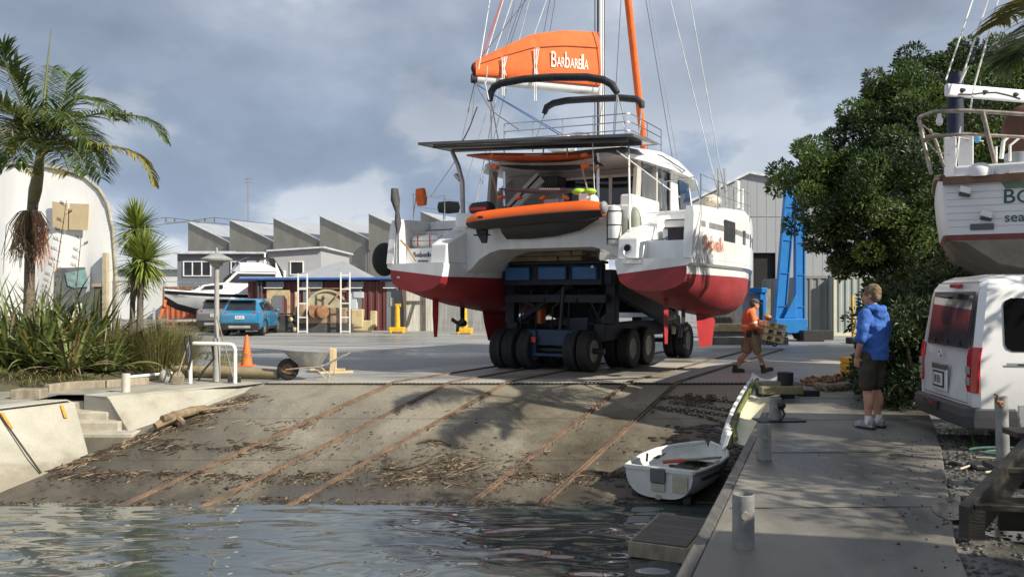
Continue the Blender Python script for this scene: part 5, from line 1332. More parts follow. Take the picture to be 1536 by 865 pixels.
# fenders, liferaft, covers
q = MB(); c = Q(921,338,ly=.62)
q.lathe([(0,-.42),(.12,-.38),(.15,-.25),(.15,.25),(.12,.38),(0,.42)],16,c,(0,0,1)); ob = q.build('canister',mat('white_canister',(.70,.70,.67),.5,var=.06),None,smooth=40); ob.matrix_world = CM.copy(); tag(ob,'white strapped canister standing at the inner edge of the starboard stern steps','canister')
q = MB()
for z in (-.28,0,.28): q.lathe([(.155,-.012),(.158,0),(.155,.012),(.150,0)],16,c + Vector((0,0,z)),closed=True)
q.tube([c + Vector((-.1,-.12,-.4)),c + Vector((-.1,-.13,.4))],.012,5); q.build('strap',m_drope,ob)
q = MB(); c = Q(952,343,ly=.95); q.lathe([(0,-.40),(.10,-.36),(.14,-.2),(.14,.2),(.09,.38),(.03,.44),(0,.44)],16,c,(0,0,1)); ob = q.build('fender',mat('olive_fender',(.24,.25,.20),.6,var=.15),None,smooth=60); ob.matrix_world = CM.copy(); tag(ob,'olive green fender hanging beside the white canister on the catamaran','fender','fenders of the catamaran')
q = MB(); c = Q(934,343,ly=.85); q.lathe([(0,-.42),(.10,-.36),(.13,-.2),(.13,.2),(.09,.36),(0,.42)],16,c,(0,0,1)); ob = q.build('fender',mat('dark_olive_fender',(.10,.105,.085),.6,var=.15),None,smooth=60); ob.matrix_world = CM.copy(); tag(ob,'dark fender half hidden behind the white canister on the catamaran','fender','fenders of the catamaran')
q = MB(); c = Q(577,389,ly=.75); q.ell(c,(.30,.30,.40),16,12); ob = q.build('fender',mat('black_fender',(.012,.012,.013),.8),None,smooth=60); ob.matrix_world = CM.copy(); tag(ob,'big round black fender hanging outside the port stern of the catamaran','fender','fenders of the catamaran')
q = MB(); c = Q(673,311,lx=-2.9); q.lathe([(0,-.28),(.13,-.24),(.155,0),(.13,.24),(0,.28)],14,c,(1,.5,0)); ob = q.build('fender',mat('green_black_fender',(.05,.055,.045),.6),None,smooth=60); ob.matrix_world = CM.copy(); tag(ob,'dark cylindrical fender lying on the port deck behind the liferaft','fender','fenders of the catamaran')
q = MB(); c = Q(1068,302,lx=3.0); q.ell(c,(.22,.3,.15),12,9); q.lathe([(.05,0),(.05,.1),(0,.1)],8,c + Vector((0,-.3,0)),(0,-1,0)); ob = q.build('fender',mat('cream_fender',(.55,.50,.40),.6,var=.1),None,smooth=60); ob.matrix_world = CM.copy(); tag(ob,'cream fender lying on the starboard side deck of the catamaran','fender','fenders of the catamaran')
# liferaft canister on the port steps
lr = thing('liferaft','white ribbed liferaft canister with red straps on the port stern step','liferaft',(0,0,0)); lr.matrix_world = CM.copy()
c = Q(641,357,ly=.85); c.z = 2.90; q = MB(); rings = []
for i in range(13):
    t = i / 12; x = c.x - .36 + .72 * t; r_ = .15 * (1 - abs(2 * t - 1) ** 6 * .25) + (.006 if i % 2 else 0)
    rings.append([(x,c.y + r_ * 1.1 * math.copysign(abs(math.cos(k * PI / 8)) ** .6,math.cos(k * PI / 8)),c.z + r_ * math.copysign(abs(math.sin(k * PI / 8)) ** .6,math.sin(k * PI / 8))) for k in range(16)])
q.loft(rings); q.build('canister',m_hull,lr,smooth=50)
q = MB()
for dx in (-.16,.18): q.box((c.x + dx,c.y - .175,c.z),(.022,.01,.28)); q.box((c.x + dx,c.y,c.z + .165),(.022,.3,.008))
q.box((c.x,c.y - .172,c.z + .01),(.70,.008,.012)); q.build('strap',mat('red_strap',(.45,.10,.06),.7),lr)
# grey bagged item on the port stern and orange bag
q = MB()
q.tube([Q(592,283,ly=.1),Q(593,300,ly=.1),Q(596,318,ly=.1),Q(597,335,ly=.1),Q(597,352,ly=.1)],[.10,.135,.06,.10,.03],12,flat=.7); ob = q.build('outboard_cover',m_greyfab,None,smooth=60); ob.matrix_world = CM.copy(); tag(ob,'dark grey cloth bag tied upright on the pole at the port stern corner','covered item')
q = MB(); q.tube([Q(597,345,ly=.1),Q(597,435,ly=.1)],.032,10); q.ell(Q(599,416,ly=.05),(.11,.06,.05),10,6); q.build('stern_pole',m_steel,cat,smooth=60)
q = MB(); q.tube([Q(601,360,ly=.02),Q(612,372,ly=.02),Q(624,391,ly=.02)],.022,6); q.tube([Q(616,335,ly=.6),Q(616,345,ly=.6),Q(620,350,ly=.7),Q(640,348,ly=.65)],.012,5); q.build('rope',mat('tan_rope',(.36,.24,.14),.8),cat)
q = MB(); c = Q(632,296,ly=.9); q.loft([[c + Vector((-.14,-.06,.20)),c + Vector((.08,-.06,.22)),c + Vector((.08,.06,.22)),c + Vector((-.14,.06,.2))],[c + Vector((-.12,-.09,0)),c + Vector((.12,-.09,0)),c + Vector((.12,.09,0)),c + Vector((-.12,.09,0))],[c + Vector((-.09,-.07,-.2)),c + Vector((.12,-.07,-.19)),c + Vector((.12,.07,-.19)),c + Vector((-.09,.07,-.2))]]); ob = q.build('rescue_bag',m_orange,None,bevel=.03); ob.matrix_world = CM.copy(); tag(ob,'bright orange rescue bag on the port stern rail','bag')
# stanchions and lifelines
q = MB()
def rail3(pts,r_=.012): q.tube(pts,r_,6)
port = [Q(622,315,lx=-3.4),Q(642,318,lx=-3.45),Q(690,316,lx=-3.5)]
for y in (.9,2.2,3.6,5.2):
    for s in (-1,1): rail3([(s * 3.42,y,3.42),(s * 3.42,y,4.05)])
for s in (-1,1):
    rail3([(s * 3.42,.9,4.03),(s * 3.42,5.2,4.10)],.006); rail3([(s * 3.42,.9,3.75),(s * 3.42,5.2,3.8)],.006)
for s in (-1,1): rail3([(s * 2.6,1.0,3.42),(s * 2.6,1.0,3.95),(s * 3.3,.85,3.98),(s * 3.42,.9,3.5)],.014)
q.build('guard_rail',m_steel,cat)
q = MB()
for (px,py0,py1) in ((1110,285,318),(1104,288,318),(920,275,300)): pass
v = Q(1106,312,lx=3.35); q.lathe([(.06,0),(.06,.62),(0,.64)],10,v); q.tube([v + Vector((0,.5,0)),v + Vector((0,.5,.5))],.03,8); q.build('rail_bag',m_white_trim,cat,smooth=50)
# flybridge: rail, wheel, seat, hoops
q = MB()
y0 = 1.9
for z in (5.30,5.48,5.66): q.tube([Q(757,213,ly=1.9) * 0 + Vector((-1.55,2.0,z - .02)),(-1.5,1.85,z),(1.5,1.85,z - .06),(1.6,2.0,z - .06),(1.6,4.0,z - .06)],.014,6)
for x in (-1.5,-.75,0,.75,1.5): q.tube([(x,1.85,4.95),(x,1.85,5.64)],.014,6)
q.tube([(1.6,3,4.95),(1.6,3,5.6)],.014,6); q.tube([(1.6,4,4.95),(1.6,4,5.6)],.014,6); q.build('flybridge_rail',m_steel,cat,smooth=60)
q = MB(); c = Vector((.05,2.6,5.38)); q.lathe([(.27,-.015),(.285,0),(.27,.015),(.255,0)],26,c,(.15,-.35,.9),closed=True)
for k in range(5):
    a_ = 2 * PI * k / 5; u = Vector((0,0,1)).rotation_difference(Vector((.15,-.35,.9)).normalized()).to_matrix() @ Vector((math.cos(a_),math.sin(a_),0)); q.tube([c,c + u * .27],.01,5)
q.build('steering_wheel',mat('wheel_rim_brown',(.16,.09,.07),.4),cat,smooth=60)
q = MB(); q.box((-.35,2.6,5.2),(.55,.5,.35)); q.box((.6,2.8,5.15),(.8,.6,.26)); q.build('helm_seat',m_white_trim,cat,bevel=.05)
for k,(pts,ly) in enumerate((([(735,152),(736,140),(741,131),(752,125),(785,119),(830,116),(880,116),(905,120),(918,127),(926,140)],1.5),([(816,171),(820,161),(830,155),(850,151),(880,149),(930,147),(955,149),(962,155),(963,162)],3.6))):
    q = MB(); q.tube([Q(*p,ly=ly) for p in pts],[.065] + [.085] * (len(pts) - 2) + [.065],10); q.build('bimini_hoop',m_dkfab,cat,smooth=60)
q = MB()
for a,b,l0,l1 in (((736,150),(737,214),2.2,2.0),((736,150),(748,214),2.2,2.6),((926,140),(921,212),2.2,2.2),((926,140),(942,213),2.2,3.4),((817,171),(803,212),3.6,3.0),((963,162),(958,213),3.6,4.0)):
    q.tube([Q(*a,ly=l0),Q(*b,ly=l1)],.018,6)
q.build('bimini_strut',m_steel,cat)
# mast, boom, sail cover, furled headsail
MX,MY = 0.0,4.15
q = MB(); rings = []
for z in (4.95,9,16.2): rings.append([(MX + .095 * math.cos(k * PI / 7),MY + .15 * math.sin(k * PI / 7),z) for k in range(14)])
q.loft(rings); q.build('mast',mat('mast_aluminium',(.62,.63,.64),.35,metal=.4,var=.05),cat,smooth=60)
q = MB(); q.beam((MX - .02,MY - .165,5.2),(MX - .02,MY - .165,16),.04,.03,up=(0,1,0)); q.tube([(MX + .13,MY - .1,5.4),(MX + .13,MY - .1,16)],.012,5); q.tube([(MX - .12,MY - .12,5.4),(MX - .12,MY - .12,16)],.012,5); q.build('mast_track',m_drope,cat)
q = MB(); q.tube([(MX,MY,13.0),(1.5,MY - .2,13.1)],.04,6); q.tube([(MX,MY,13.0),(-1.5,MY - .2,13.1)],.04,6); q.build('spreader',m_wire,cat)
be = BL(712,118,19.9); bmst = Vector((MX,MY - .2,CAMZ + 303 / F * 20.7))
q = MB(); q.tube([be,bmst],[.115,.125],14); q.build('boom',mat('boom_white',(.66,.66,.65),.4,var=.04),cat,smooth=60)
q = MB(); dr3 = (be - bmst).normalized(); q.tube([be - dr3 * .05,be + dr3 * .08],[.12,.11],14); q.build('boom_end',m_drope,cat,smooth=60)
# cover: padded loft along the boom
bd = (be - bmst); bl = bd.length; side = Vector((bd.y,-bd.x,0)).normalized()
tops = [(0.0,1.44),(.06,1.43),(.3,1.38),(.55,1.20),(.62,1.08),(.8,.78),(.95,.50),(1.0,.40)]
def cover_top(t):
    for (t0,z0),(t1,z1) in zip(tops,tops[1:]):
        if t <= t1: return z0 + (z1 - z0) * (t - t0) / (t1 - t0)
    return .3
q = MB(); rings = []; n_ = 40
for i in range(n_ + 1):
    t = i / n_; c = bmst.lerp(be,t); h = cover_top(t)
    wv = .02 * math.sin(t * 23) + .012 * math.sin(t * 57)
    seam = -.03 if min(abs(t - .53),abs(t - .79)) < .02 else 0
    ring = []
    for u,w_ in ((.06,.15),(.14,.19),(.3,.20),(.5,.17),(.72,.13),(.9,.07),(1.0,.025)):
        ring.append(c + side * ((w_ + seam * .6) * (.7 + .3 * h) + wv * u) + Vector((0,0,h * u + (seam if u > .6 else 0) - (.02 * math.sin(t * 31) if u < 0 else 0))))
    ring += [c - side * ((w_ + seam * .6) * (.7 + .3 * h)) + Vector((0,0,h * u)) for u,w_ in ((1.0,.025),(.9,.07),(.72,.13),(.5,.17),(.3,.20),(.14,.19),(.06,.15))]
    rings.append(ring)
q.loft(rings); cov = q.build('sail_cover',m_orange,cat,smooth=60)
sd = side if (CM.to_3x3() @ side).y < 0 else -side
q = MB()
for tA,tB in ((0.02,.52),(.535,.785),(.80,.97)):      # stitched flap seam line
    for i in range(8):
        t0 = tA + (tB - tA) * i / 8; t1 = tA + (tB - tA) * (i + 1) / 8
        pA = bmst.lerp(be,t0) + Vector((0,0,cover_top(t0) * .70)) + sd * (.145 * (.7 + .3 * cover_top(t0))); pB = bmst.lerp(be,t1) + Vector((0,0,cover_top(t1) * .70)) + sd * (.145 * (.7 + .3 * cover_top(t1)))
        q.beam(pA,pB,.014,.018)
q.build('seam',mat('dark_orange_seam',(.20,.045,.015),.8),cov)
q = MB()
for t in (.53,.545,.785,.80):
    c = bmst.lerp(be,t); h = cover_top(t)
    q.tube([c + sd * .20 + Vector((0,0,h * .66)),c + sd * .235 + Vector((0,0,h * .25)),c + sd * .2 + Vector((0,0,-.08)),c + sd * .16 + Vector((.02,0,-.55 + .2 * t))],.014,5)
    q.tube([c + sd * .19 + Vector((0,0,h * .7)) - bd.normalized() * .08,c + sd * .225 + Vector((0,0,h * .3)),c + sd * .235 + Vector((0,0,h * .1)) - bd.normalized() * .05],.012,5)
q.build('tie_cord',m_wrope,cov)
tw = .53 ; t0 = .38
cA = bmst.lerp(be,.41); hA = cover_top(.3)
xd = (bmst - be).normalized()
q_,w_ = name_mesh(LOGO,m_wrope,gap=.06)
org = cA + sd * .232 + Vector((0,0,.42))
zd = (Vector((0,0,1)) * 1.0 - sd * .05); zd = (zd - xd * zd.dot(xd)).normalized(); yd = zd.cross(xd)
width = .95; hh = .40
M_ = Matrix.Translation(org) @ Matrix(((xd.x * width / w_,yd.x,zd.x * hh),(xd.y * width / w_,yd.y,zd.y * hh),(xd.z * width / w_,yd.z,zd.z * hh))).to_4x4()
q_.v = [tuple(M_ @ Vector(v)) for v in q_.v]
q_.build('name_lettering',mat('white_lettering',(.80,.78,.70),.6),cov)
q = MB(); c = be + Vector((0,0,.24)); q.ell(c - dr3 * .02,(.10,.13,.15),10,8); q.ell(c + Vector((.05,0,-.1)),(.1,.1,.1),9,7); q.build('cover_end',mat('dark_red_fold',(.12,.02,.015),.8,var=.5,scale=8),cov,smooth=60)
f0 = Vector((0,7.9,4.2)); f1 = Vector((0,4.3,14.8))
q = MB(); pts = [f0.lerp(f1,i / 20) for i in range(21)]; q.tube(pts,[.05,.09,.11,.115] + [.10] * 12 + [.085] * 5,10); q.build('furled_headsail',m_orange,cat,smooth=60)
q = MB(); q.tube([(0,11.8,3.9),(0,4.3,15.6)],.010,5)
# shrouds, stays, lazy jacks
topm = Vector((MX,MY,16.0))
for ch,tp in (((3.2,3.3,3.7),topm),((3.3,3.45,3.7),Vector((1.5,MY - .2,13.1))),((-3.2,3.3,3.7),topm),((-3.3,3.45,3.7),Vector((-1.5,MY - .2,13.1)))):
    q.tube([ch,tp],.013,5)
q.build('shroud',mat('shroud_bright',(.55,.56,.57),.4,metal=.3),cat)
q = MB()
for x in (3.2,3.3): q.tube([(x,3.3 + (x - 3.2) * 1.5,3.65),(x - .05,3.3 + (x - 3.2) * 1.5,4.5)],.028,6)
q.build('turnbuckle',m_galv,cat)
q = MB(); q.tube([be + Vector((0,0,.1)),be.lerp(topm,.6)],.008,5); q.tube([be + Vector((.02,.05,.1)),(-.3,3.9,15)],.011,5); q.build('topping_lift',mat('red_line',(.45,.10,.08),.7),cat)
q = MB(); q.tube([be + Vector((.1,.1,.1)),(-.4,3.9,15.5)],.012,5); q.tube([bmst.lerp(be,.85) + Vector((0,0,.6)),(-.3,3.9,14.5)],.011,5); q.tube([bmst.lerp(be,.55) + Vector((0,0,1.0)),(-.5,3.7,11)],.008,5); q.build('halyard',m_wrope,cat)
q = MB()
for t in (.75,.72,.45,.4): q.tube([bmst.lerp(be,t) + Vector((0,0,cover_top(t))),(-.35,3.9,13.5)],.007,5)
q.tube([be.lerp(bmst,.02) + Vector((0,0,.4)),bmst.lerp(be,.55) + Vector((0,0,2.2)),(-.4,3.9,12)],.007,5); q.tube([(MX + .4,MY - .3,5.0),(MX + .6,MY + .6,14)],.008,5); q.tube([(1.2,6.5,4.7),(0.1,4.5,14.5)],.008,5); q.build('lazy_jack',m_drope,cat)
q = MB(); e1 = Q(690,222,ly=1.0); q.tube([be + Vector((0,0,-.1)),e1],.012,5); q.tube([be + Vector((.04,0,-.1)),Q(708,180,ly=.8)],.012,5)
q.tube([Q(716,160,ly=.5),Q(705,190,ly=.7),Q(692,216,ly=1.0)],.016,6); q.tube([be + Vector((0,0,-.1)),Q(736,165,ly=1),Q(778,194,ly=1.5)],.012,5); q.tube([Q(740,168,ly=1),Q(778,194,ly=1.5)],.014,6); q.build('mainsheet',mat('sheet_grey',(.16,.16,.17),.8),cat)
q = MB(); q.tube([be + Vector((0,0,-.12)),Q(840,203,ly=2.4)],.012,5); q.tube([be + Vector((0,.1,-.12)),Q(846,203,ly=2.4)],.012,5); q.build('blue_sheet',mat('blue_line',(.06,.11,.26),.7),cat)
q = MB(); q.tube([Q(727,122,ly=.1),Q(733,150,ly=.2)],.014,6); q.tube([Q(731,100,ly=.1),Q(729,125,ly=.2)],.012,6); q.tube([Q(682,243,ly=1.0),Q(645,296,ly=.8)],.010,5); q.tube([Q(735,0,ly=3),Q(718,105,ly=-.3)],.010,5); q.tube([Q(735,150,ly=2),Q(700,270,lx=-3)],.009,5); q.build('rope',m_wrope,cat)

# ================================================================== HYDRAULIC TRAILER
m_tb = mat('trailer_blue',(.012,.038,.085),.5,var=.35,scale=2,bump=.1)
m_td = mat('trailer_dark_blue',(.007,.013,.024),.6,var=.4,scale=2)
m_panel = mat('trailer_panel_blue',(.02,.10,.27),.45,var=.15,scale=3)
tr_ = thing('boat_trailer','heavy dark blue hydraulic boat trailer on rows of big tyres carrying the catamaran','trailer',(P0.x,P0.y,GZ),-TH)
def tz(z): return z - GZ
q = MB()
for x in (-1.75,.55): q.beam((x,2.7,.92),(x,8.6,.92),.28,.40)
q.beam((-.6,8.4,.95),(-.6,11.5,.95),.3,.35)
q.build('chassis',m_td,tr_,bevel=.02)
q = MB(); q.beam((-1.25,2.62,.78),(.1,2.62,.78),.30,.38); q.box2((-1.15,2.40,.40),(-.95,2.6,.95)); q.box2((-.2,2.40,.40),(0,2.6,.95)); q.box2((-1.25,2.36,.34),(.1,2.5,.42)); q.build('rear_axle_beam',m_tb,tr_,bevel=.02)
q = MB()
for x in (-1.9,.75):
    q.beam((x,2.6,2.2),(x,8.5,2.2),.26,.34)
    q.beam((x,3.0,1.1),(x,3.0,2.1),.24,.28); q.beam((x,7.6,1.1),(x,7.6,2.1),.24,.28)
q.beam((-1.9,2.7,1.7),(.75,2.7,1.7),.2,.2); q.build('lift_frame',m_td,tr_,bevel=.02)
q = MB(); q.beam((.82,3.0,2.0),(.95,7.3,1.0),.22,.42); q.beam((-1.95,3.0,2.0),(-2.0,7.3,1.0),.22,.42); q.beam((.3,2.8,1.0),(.0,4.4,2.0),.2,.3); q.beam((-1.4,2.8,1.0),(-1.1,4.4,2.0),.2,.3); q.build('lift_arm',m_td,tr_,bevel=.02)
for a,b in ((757,793),(806,848),(857,894)):
    A_ = Q(a,400,ly=2.35); B_ = Q(b,419,ly=2.35); zz0 = 2.02; zz1 = 2.33
    q = MB(); q.box2((A_.x,2.36,tz(zz0)),(B_.x,2.50,tz(zz1))); q.build('blue_panel',m_panel,tr_,bevel=.03)
q = MB(); A_ = Q(753,400,ly=2.4); B_ = Q(897,400,ly=2.4); q.box2((A_.x - .05,2.505,tz(1.9)),(B_.x + .05,2.75,tz(2.38))); q.box2((A_.x - .1,2.4,tz(2.385)),(B_.x + .1,2.8,tz(2.45))); q.build('head_beam',m_td,tr_,bevel=.01)
tr_t = MB()
for i,(px0,px1,ly,z0,z1) in enumerate(((768,835,2.3,2.46,2.56),(838,872,2.35,2.46,2.56),(775,862,2.35,2.565,2.665),(840,856,2.15,2.57,2.67),(858,873,2.15,2.57,2.67))):
    A_ = Q(px0,380,ly=ly); B_ = Q(px1,380,ly=ly)
    tr_t.box2((A_.x,ly,tz(z0)),(B_.x,ly + (.8 if i < 3 else .3),tz(z1)))
for x in (-1.3,1.0): tr_t.box2((x - .3,4,tz(2.372)),(x + .3,6.5,tz(2.676)))
tr_t.build('timber_packing',mat('packing_timber',(.20,.16,.10),.85,var=.4,scale=3),tr_,bevel=.01)
q = MB(); q.tube([Q(845,430,ly=2.6) - Vector((0,0,GZ)),Q(840,500,ly=2.6) - Vector((0,0,GZ))],.05,8); q.tube([Q(880,440,ly=2.6) - Vector((0,0,GZ)),Q(905,492,ly=2.8) - Vector((0,0,GZ)),Q(910,505,ly=3) - Vector((0,0,GZ))],.025,6); q.build('hydraulic_hose',m_black,tr_,smooth=50)
q = MB(); q.box2((-1.5,4.4,1.2),(-.45,5.6,1.95)); q.box2((-1.7,6.2,1.3),(.5,6.5,2.3)); q.beam((-1.7,2.95,1.15),(-.2,3.02,2.1),.12,.12); q.build('dark_filler',m_td,tr_,bevel=.02)  # dark boxes and brace added to deepen the shade in the trailer's middle
q = MB(); q.lathe([(0,0),(.035,0),(.035,.03),(0,.035)],12,Q(889,400,ly=2.33) - Vector((0,0,GZ)),(0,-1,0)); q.build('lamp',m_white_trim,tr_)
for px,py in ((764,480),(812,473)):
    pass
q = MB(); v = Q(812,470,ly=3.2) - Vector((0,0,GZ)); q.box(v,(.12,.3,.5)); q.build('orange_bracket',mat('orange_paint',(.62,.14,.03),.5,var=.15),tr_,bevel=.02)
m_wheelrim = mat('truck_rim',(.24,.235,.22),.6,var=.25,scale=5)
def truck_wheel(x,y,rot=0.0,side=1):
    M0 = Matrix.Translation((x,y,.49)) @ Matrix.Rotation(rot,4,'Z')
    q = MB(); q.M = M0
    q.lathe([(.27,-.13),(.40,-.15),(.455,-.14),(.482,-.115),(.482,-.07),(.474,-.065),(.474,-.05),(.482,-.045),(.484,-.01),(.475,-.008),(.475,.008),(.484,.01),(.482,.045),(.474,.05),(.474,.065),(.482,.07),(.482,.115),(.455,.14),(.40,.15),(.27,.13)],36,(0,0,0),(1,0,0),closed=True)
    w = q.build('tyre',m_rubber,tr_,smooth=30)
    q = MB(); q.M = M0
    q.lathe([(.275,.10),(.285,.12),(.265,.125),(.24,.06),(.16,.02),(.11,.03),(.10,.09),(0,.095)],28,(0,0,0),(side,0,0))
    for k in range(8):
        a_ = 2 * PI * k / 8; q.lathe([(.014,0),(.014,.03),(0,.03)],6,(side * .03,.17 * math.cos(a_),.17 * math.sin(a_)),(side,0,0))
    q.build('rim',m_wheelrim,w,smooth=40)
for x in (-1.95,-1.62,-1.20): truck_wheel(x,2.62)
for x in (-.88,): truck_wheel(x,3.3)
for x in (-.02,.32): truck_wheel(x,2.64)
for y in (4.05,5.2):
    for x in (-1.9,-1.56,.42,.76): truck_wheel(x,y,0)
for x in (-1.95,-1.6,.62,.97): truck_wheel(x,8.0)
q = MB(); q.lathe([(0,-1.2),(.07,-1.2),(.07,1.2),(0,1.2)],10,(-.5,2.64,.49),(1,0,0)); q.lathe([(0,-1.3),(.07,-1.3),(.07,1.3),(0,1.3)],10,(-.5,4.05,.49),(1,0,0)); q.lathe([(0,-1.3),(.07,-1.3),(.07,1.3),(0,1.3)],10,(-.5,5.2,.49),(1,0,0)); q.lathe([(0,-1.4),(.07,-1.4),(.07,1.4),(0,1.4)],10,(-.5,8.0,.49),(1,0,0)); q.build('axle',m_black,tr_)
q = MB()
for x in (-1.45,.28): q.tube([(x,3.3,1.2),(x,4.6,1.75)],.075,10); q.tube([(x,4.6,1.75),(x,5.4,2.09)],.045,8)
q.build('hydraulic_ram',mat('ram_steel',(.20,.20,.20),.4,metal=.5,var=.3),tr_,smooth=50)
q = MB()
for k in range(4):
    x = -1.5 + .42 * k; q.tube([(x,2.68,1.0),(x + .1,2.52,1.3 + .1 * k),(x + .25,2.56,1.6),(x + .3,2.7,1.9)],.02,6)
q.build('hydraulic_hose',m_black,tr_,smooth=50)
q = MB()
for x in (-1.05,.0): q.box2((x - .13,2.33,.66),(x + .13,2.40,.80))
q.build('tail_lamp',mat('tail_light_red',(.42,.015,.015),.2,var=.15,coat=.5),tr_,bevel=.01)
q = MB(); v = Q(1005,478,ly=6.2); q.beam(v + Vector((-.25,0,-.05)),v + Vector((.15,0,.08)),.12,.12); q.box(v + Vector((.1,0,-.25)),(.1,.1,.3)); q.M = None; q.v = [(x,y,z - GZ) for x,y,z in q.v]; q.build('hydraulic_fitting',mat('pale_metal',(.42,.38,.30),.6,var=.3),tr_,bevel=.02)
# ================================================================== DOCK-SIDE OBJECTS
# --- steel pipe bollards
m_boll = mat('galvanised_bollard',(.26,.265,.255),.5,metal=.25,var=.22,scale=5,bump=.15,bscale=30)
def bollard(px,py,dia,h,label,pin=True,z=0.0):
    b = G(px,py,z); o = thing('bollard',label,'bollard',b,group='pipe bollards along the dock edge')
    r_ = dia / 2
    q = MB(); q.lathe([(r_,0),(r_,h),(r_ - .008,h + .004),(r_ - .008,h - .03),(0,h - .035)],24); q.build('pipe',m_boll,o,smooth=40)
    q = MB(); q.lathe([(0,-r_ * 1.5),(.026,-r_ * 1.5),(.026,r_ * 1.5),(0,r_ * 1.5)],10,(0,0,h * .66),(.15,1,0)); q.build('cross_pin',mat('pin_dull',(.30,.28,.24),.6,var=.3),o,smooth=40)
    return o
bollard(1115,820,.145,.355,'nearest and biggest galvanised pipe bollard on the dock edge')
bollard(1146,688,.145,.365,'second galvanised pipe bollard from the camera, just before the white boat wreck')
b3 = bollard(1163,631,.16,.31,'third pipe bollard from the camera with a dark chain shackle, beside the white wreck')
q = MB(); q.lathe([(.028,-.02),(.05,0),(.028,.02),(.015,0)],12,(.03,-.11,.22),(.3,-1,.2),closed=True); q.ell((0.05,-.10,.22),(.06,.05,.05),10,7); q.tube([(.05,-.1,.2),(.09,-.1,.1),(.03,-.12,.03)],.018,6); q.build('shackle',m_black,b3,smooth=60)
q = MB(); c_ = Vector(b3.location); q.box(c_ + Vector((.05,0,.012)),(.62,.3,.018),Matrix.Rotation(.1,3,'Z')); tag(q.build('steel_plate',m_black),'thin dark steel plate on the dock under the third bollard','plate')
# --- pipe post by the gravel
pg = thing('pipe_post','tall leaning galvanised pipe post with a rusty tap in front of the white van','post',G(1505,703,-.04))
q = MB(); q.lathe([(.062,-.1),(.06,.72),(.052,.722),(0,.70)],20); po = q.build('pipe',m_boll,pg,smooth=40); po.rotation_euler = (0,R(-1.8),0)
q = MB(); q.tube([(-.02,-.04,.66),(-.12,-.08,.68)],.018,6); q.tube([(-.10,-.07,.66),(-.10,-.07,.74),(-.13,-.07,.75)],.012,6); q.tube([(-.10,-.07,.68),(-.07,-.1,.62)],.014,6); q.build('tap',m_rusty,pg,smooth=60)
q = MB(); q.box((-.10,0,.03),(.46,.18,.06)); q.build('base_block',m_black,pg,bevel=.02)

# --- dinghy on small wheels at the water's edge
dz = rampz(11.75)
dd = thing('rowing_dinghy','small old white dinghy with a red bladed oar inside, drawn up at the water edge','dinghy',(2.03,11.55,dz),R(-33))
m_dinghy = mat('old_white_grp',(.52,.53,.49),.5,col2=(.66,.67,.64),scale=1.8,bump=.1,rvar=.1)
stn = [(0.0,.50,.04,.44,.40),(.3,.55,.02,.44,.44),(.8,.60,.05,.45,.46),(1.25,.57,.13,.465,.42),(1.6,.44,.20,.48,.28),(1.85,.24,.29,.50,.12),(1.98,.05,.40,.52,.02)]
def dring(y,hb,zk,zs,bb,ins=0.0):
    o = []
    for i in range(11):
        t = PI / 2 * i / 10; x = hb * math.cos(t) ** .62; z = zs - (zs - zk) * math.sin(t) ** .85
        if i == 0: x = hb
        if i == 10: x = 0
        o.append((max(0,x - ins),z + (ins if i > 1 else 0)))
    return [(x,y,z) for x,z in o] + [(-x,y,z) for x,z in reversed(o[:-1])]
q = MB(); q.loft([dring(*s_) for s_ in stn],closed=False,caps=False); inner = [dring(y,hb,zk,zs,bb,.03) for y,hb,zk,zs,bb in stn]
inner[0] = [(x,y + .03,z) for x,y,z in inner[0]]
q.loft(inner,closed=False,caps=False)
r0 = dring(*stn[0]); q.add(r0,[tuple(range(len(r0)))]); q.add(inner[0],[tuple(range(len(r0)))]); q.build('hull',m_dinghy,dd,smooth=45)
q = MB()
for s_ in (-1,1):
    g_ = [Vector((s_ * hb,y,zs)) for y,hb,zk,zs,bb in stn]
    gg = []
    for a,b in zip(g_,g_[1:]): gg += [a,a.lerp(b,.5)]
    gg.append(g_[-1]); q.tube(gg,.028,8)
q.beam((-.50,.0,.44),(.50,.0,.44),.05,.05); q.build('gunwale',mat('gunwale_white',(.62,.63,.60),.5,var=.12),dd,smooth=60)
q = MB()
for s_ in (-1,1): q.beam((s_ * .55,.2,.33),(s_ * .60,.8,.33),.02,.04); q.beam((s_ * .60,.8,.33),(s_ * .44,1.6,.39),.02,.04)
q.build('rubbing_strake',m_greyfab,dd)
q = MB(); q.box((0,-.02,.36),(.22,.06,.20)); q.build('motor_pad',mat('pad_grey',(.12,.12,.12),.7),dd,bevel=.01)
q = MB(); q.box((.0,-.02,.20),(.20,.03,.10)); q.box((.32,-.012,.27),(.22,.02,.22)); q.box((0,.0,.06),(.07,.05,.06)); q.build('transom_patch',mat('patch_stained',(.40,.38,.28),.6,var=.25),dd)
q = MB(); q.box((0,.85,.26),(1.05,.24,.03)); q.box((0,.2,.24),(.95,.3,.03)); q.box((0,1.6,.33),(.6,.3,.03)); q.build('thwart',m_dinghy,dd,bevel=.01)
q = MB(); q.tube([(-.45,.62,.40),(-.43,.60,.52)],.016,6); q.build('rowlock',m_black,dd)
q = MB()
for s_ in (-1,1): q.lathe([(.05,-.05),(.09,-.055),(.11,0),(.09,.055),(.05,.05)],18,(s_ * .38,.16,.02),(1,0,0),closed=True); q.lathe([(0,-.04),(.06,-.04),(.06,.04),(0,.04)],12,(s_ * .38,.16,.02),(1,0,0))
q.tube([(-.38,.16,.02),(.38,.16,.02)],.02,6); q.build('wheel',m_rubber,dd,smooth=40)
oar = thing('oar','oar with a red painted collar lying inside the white dinghy','oar',(2.03,11.55,dz),R(-33))
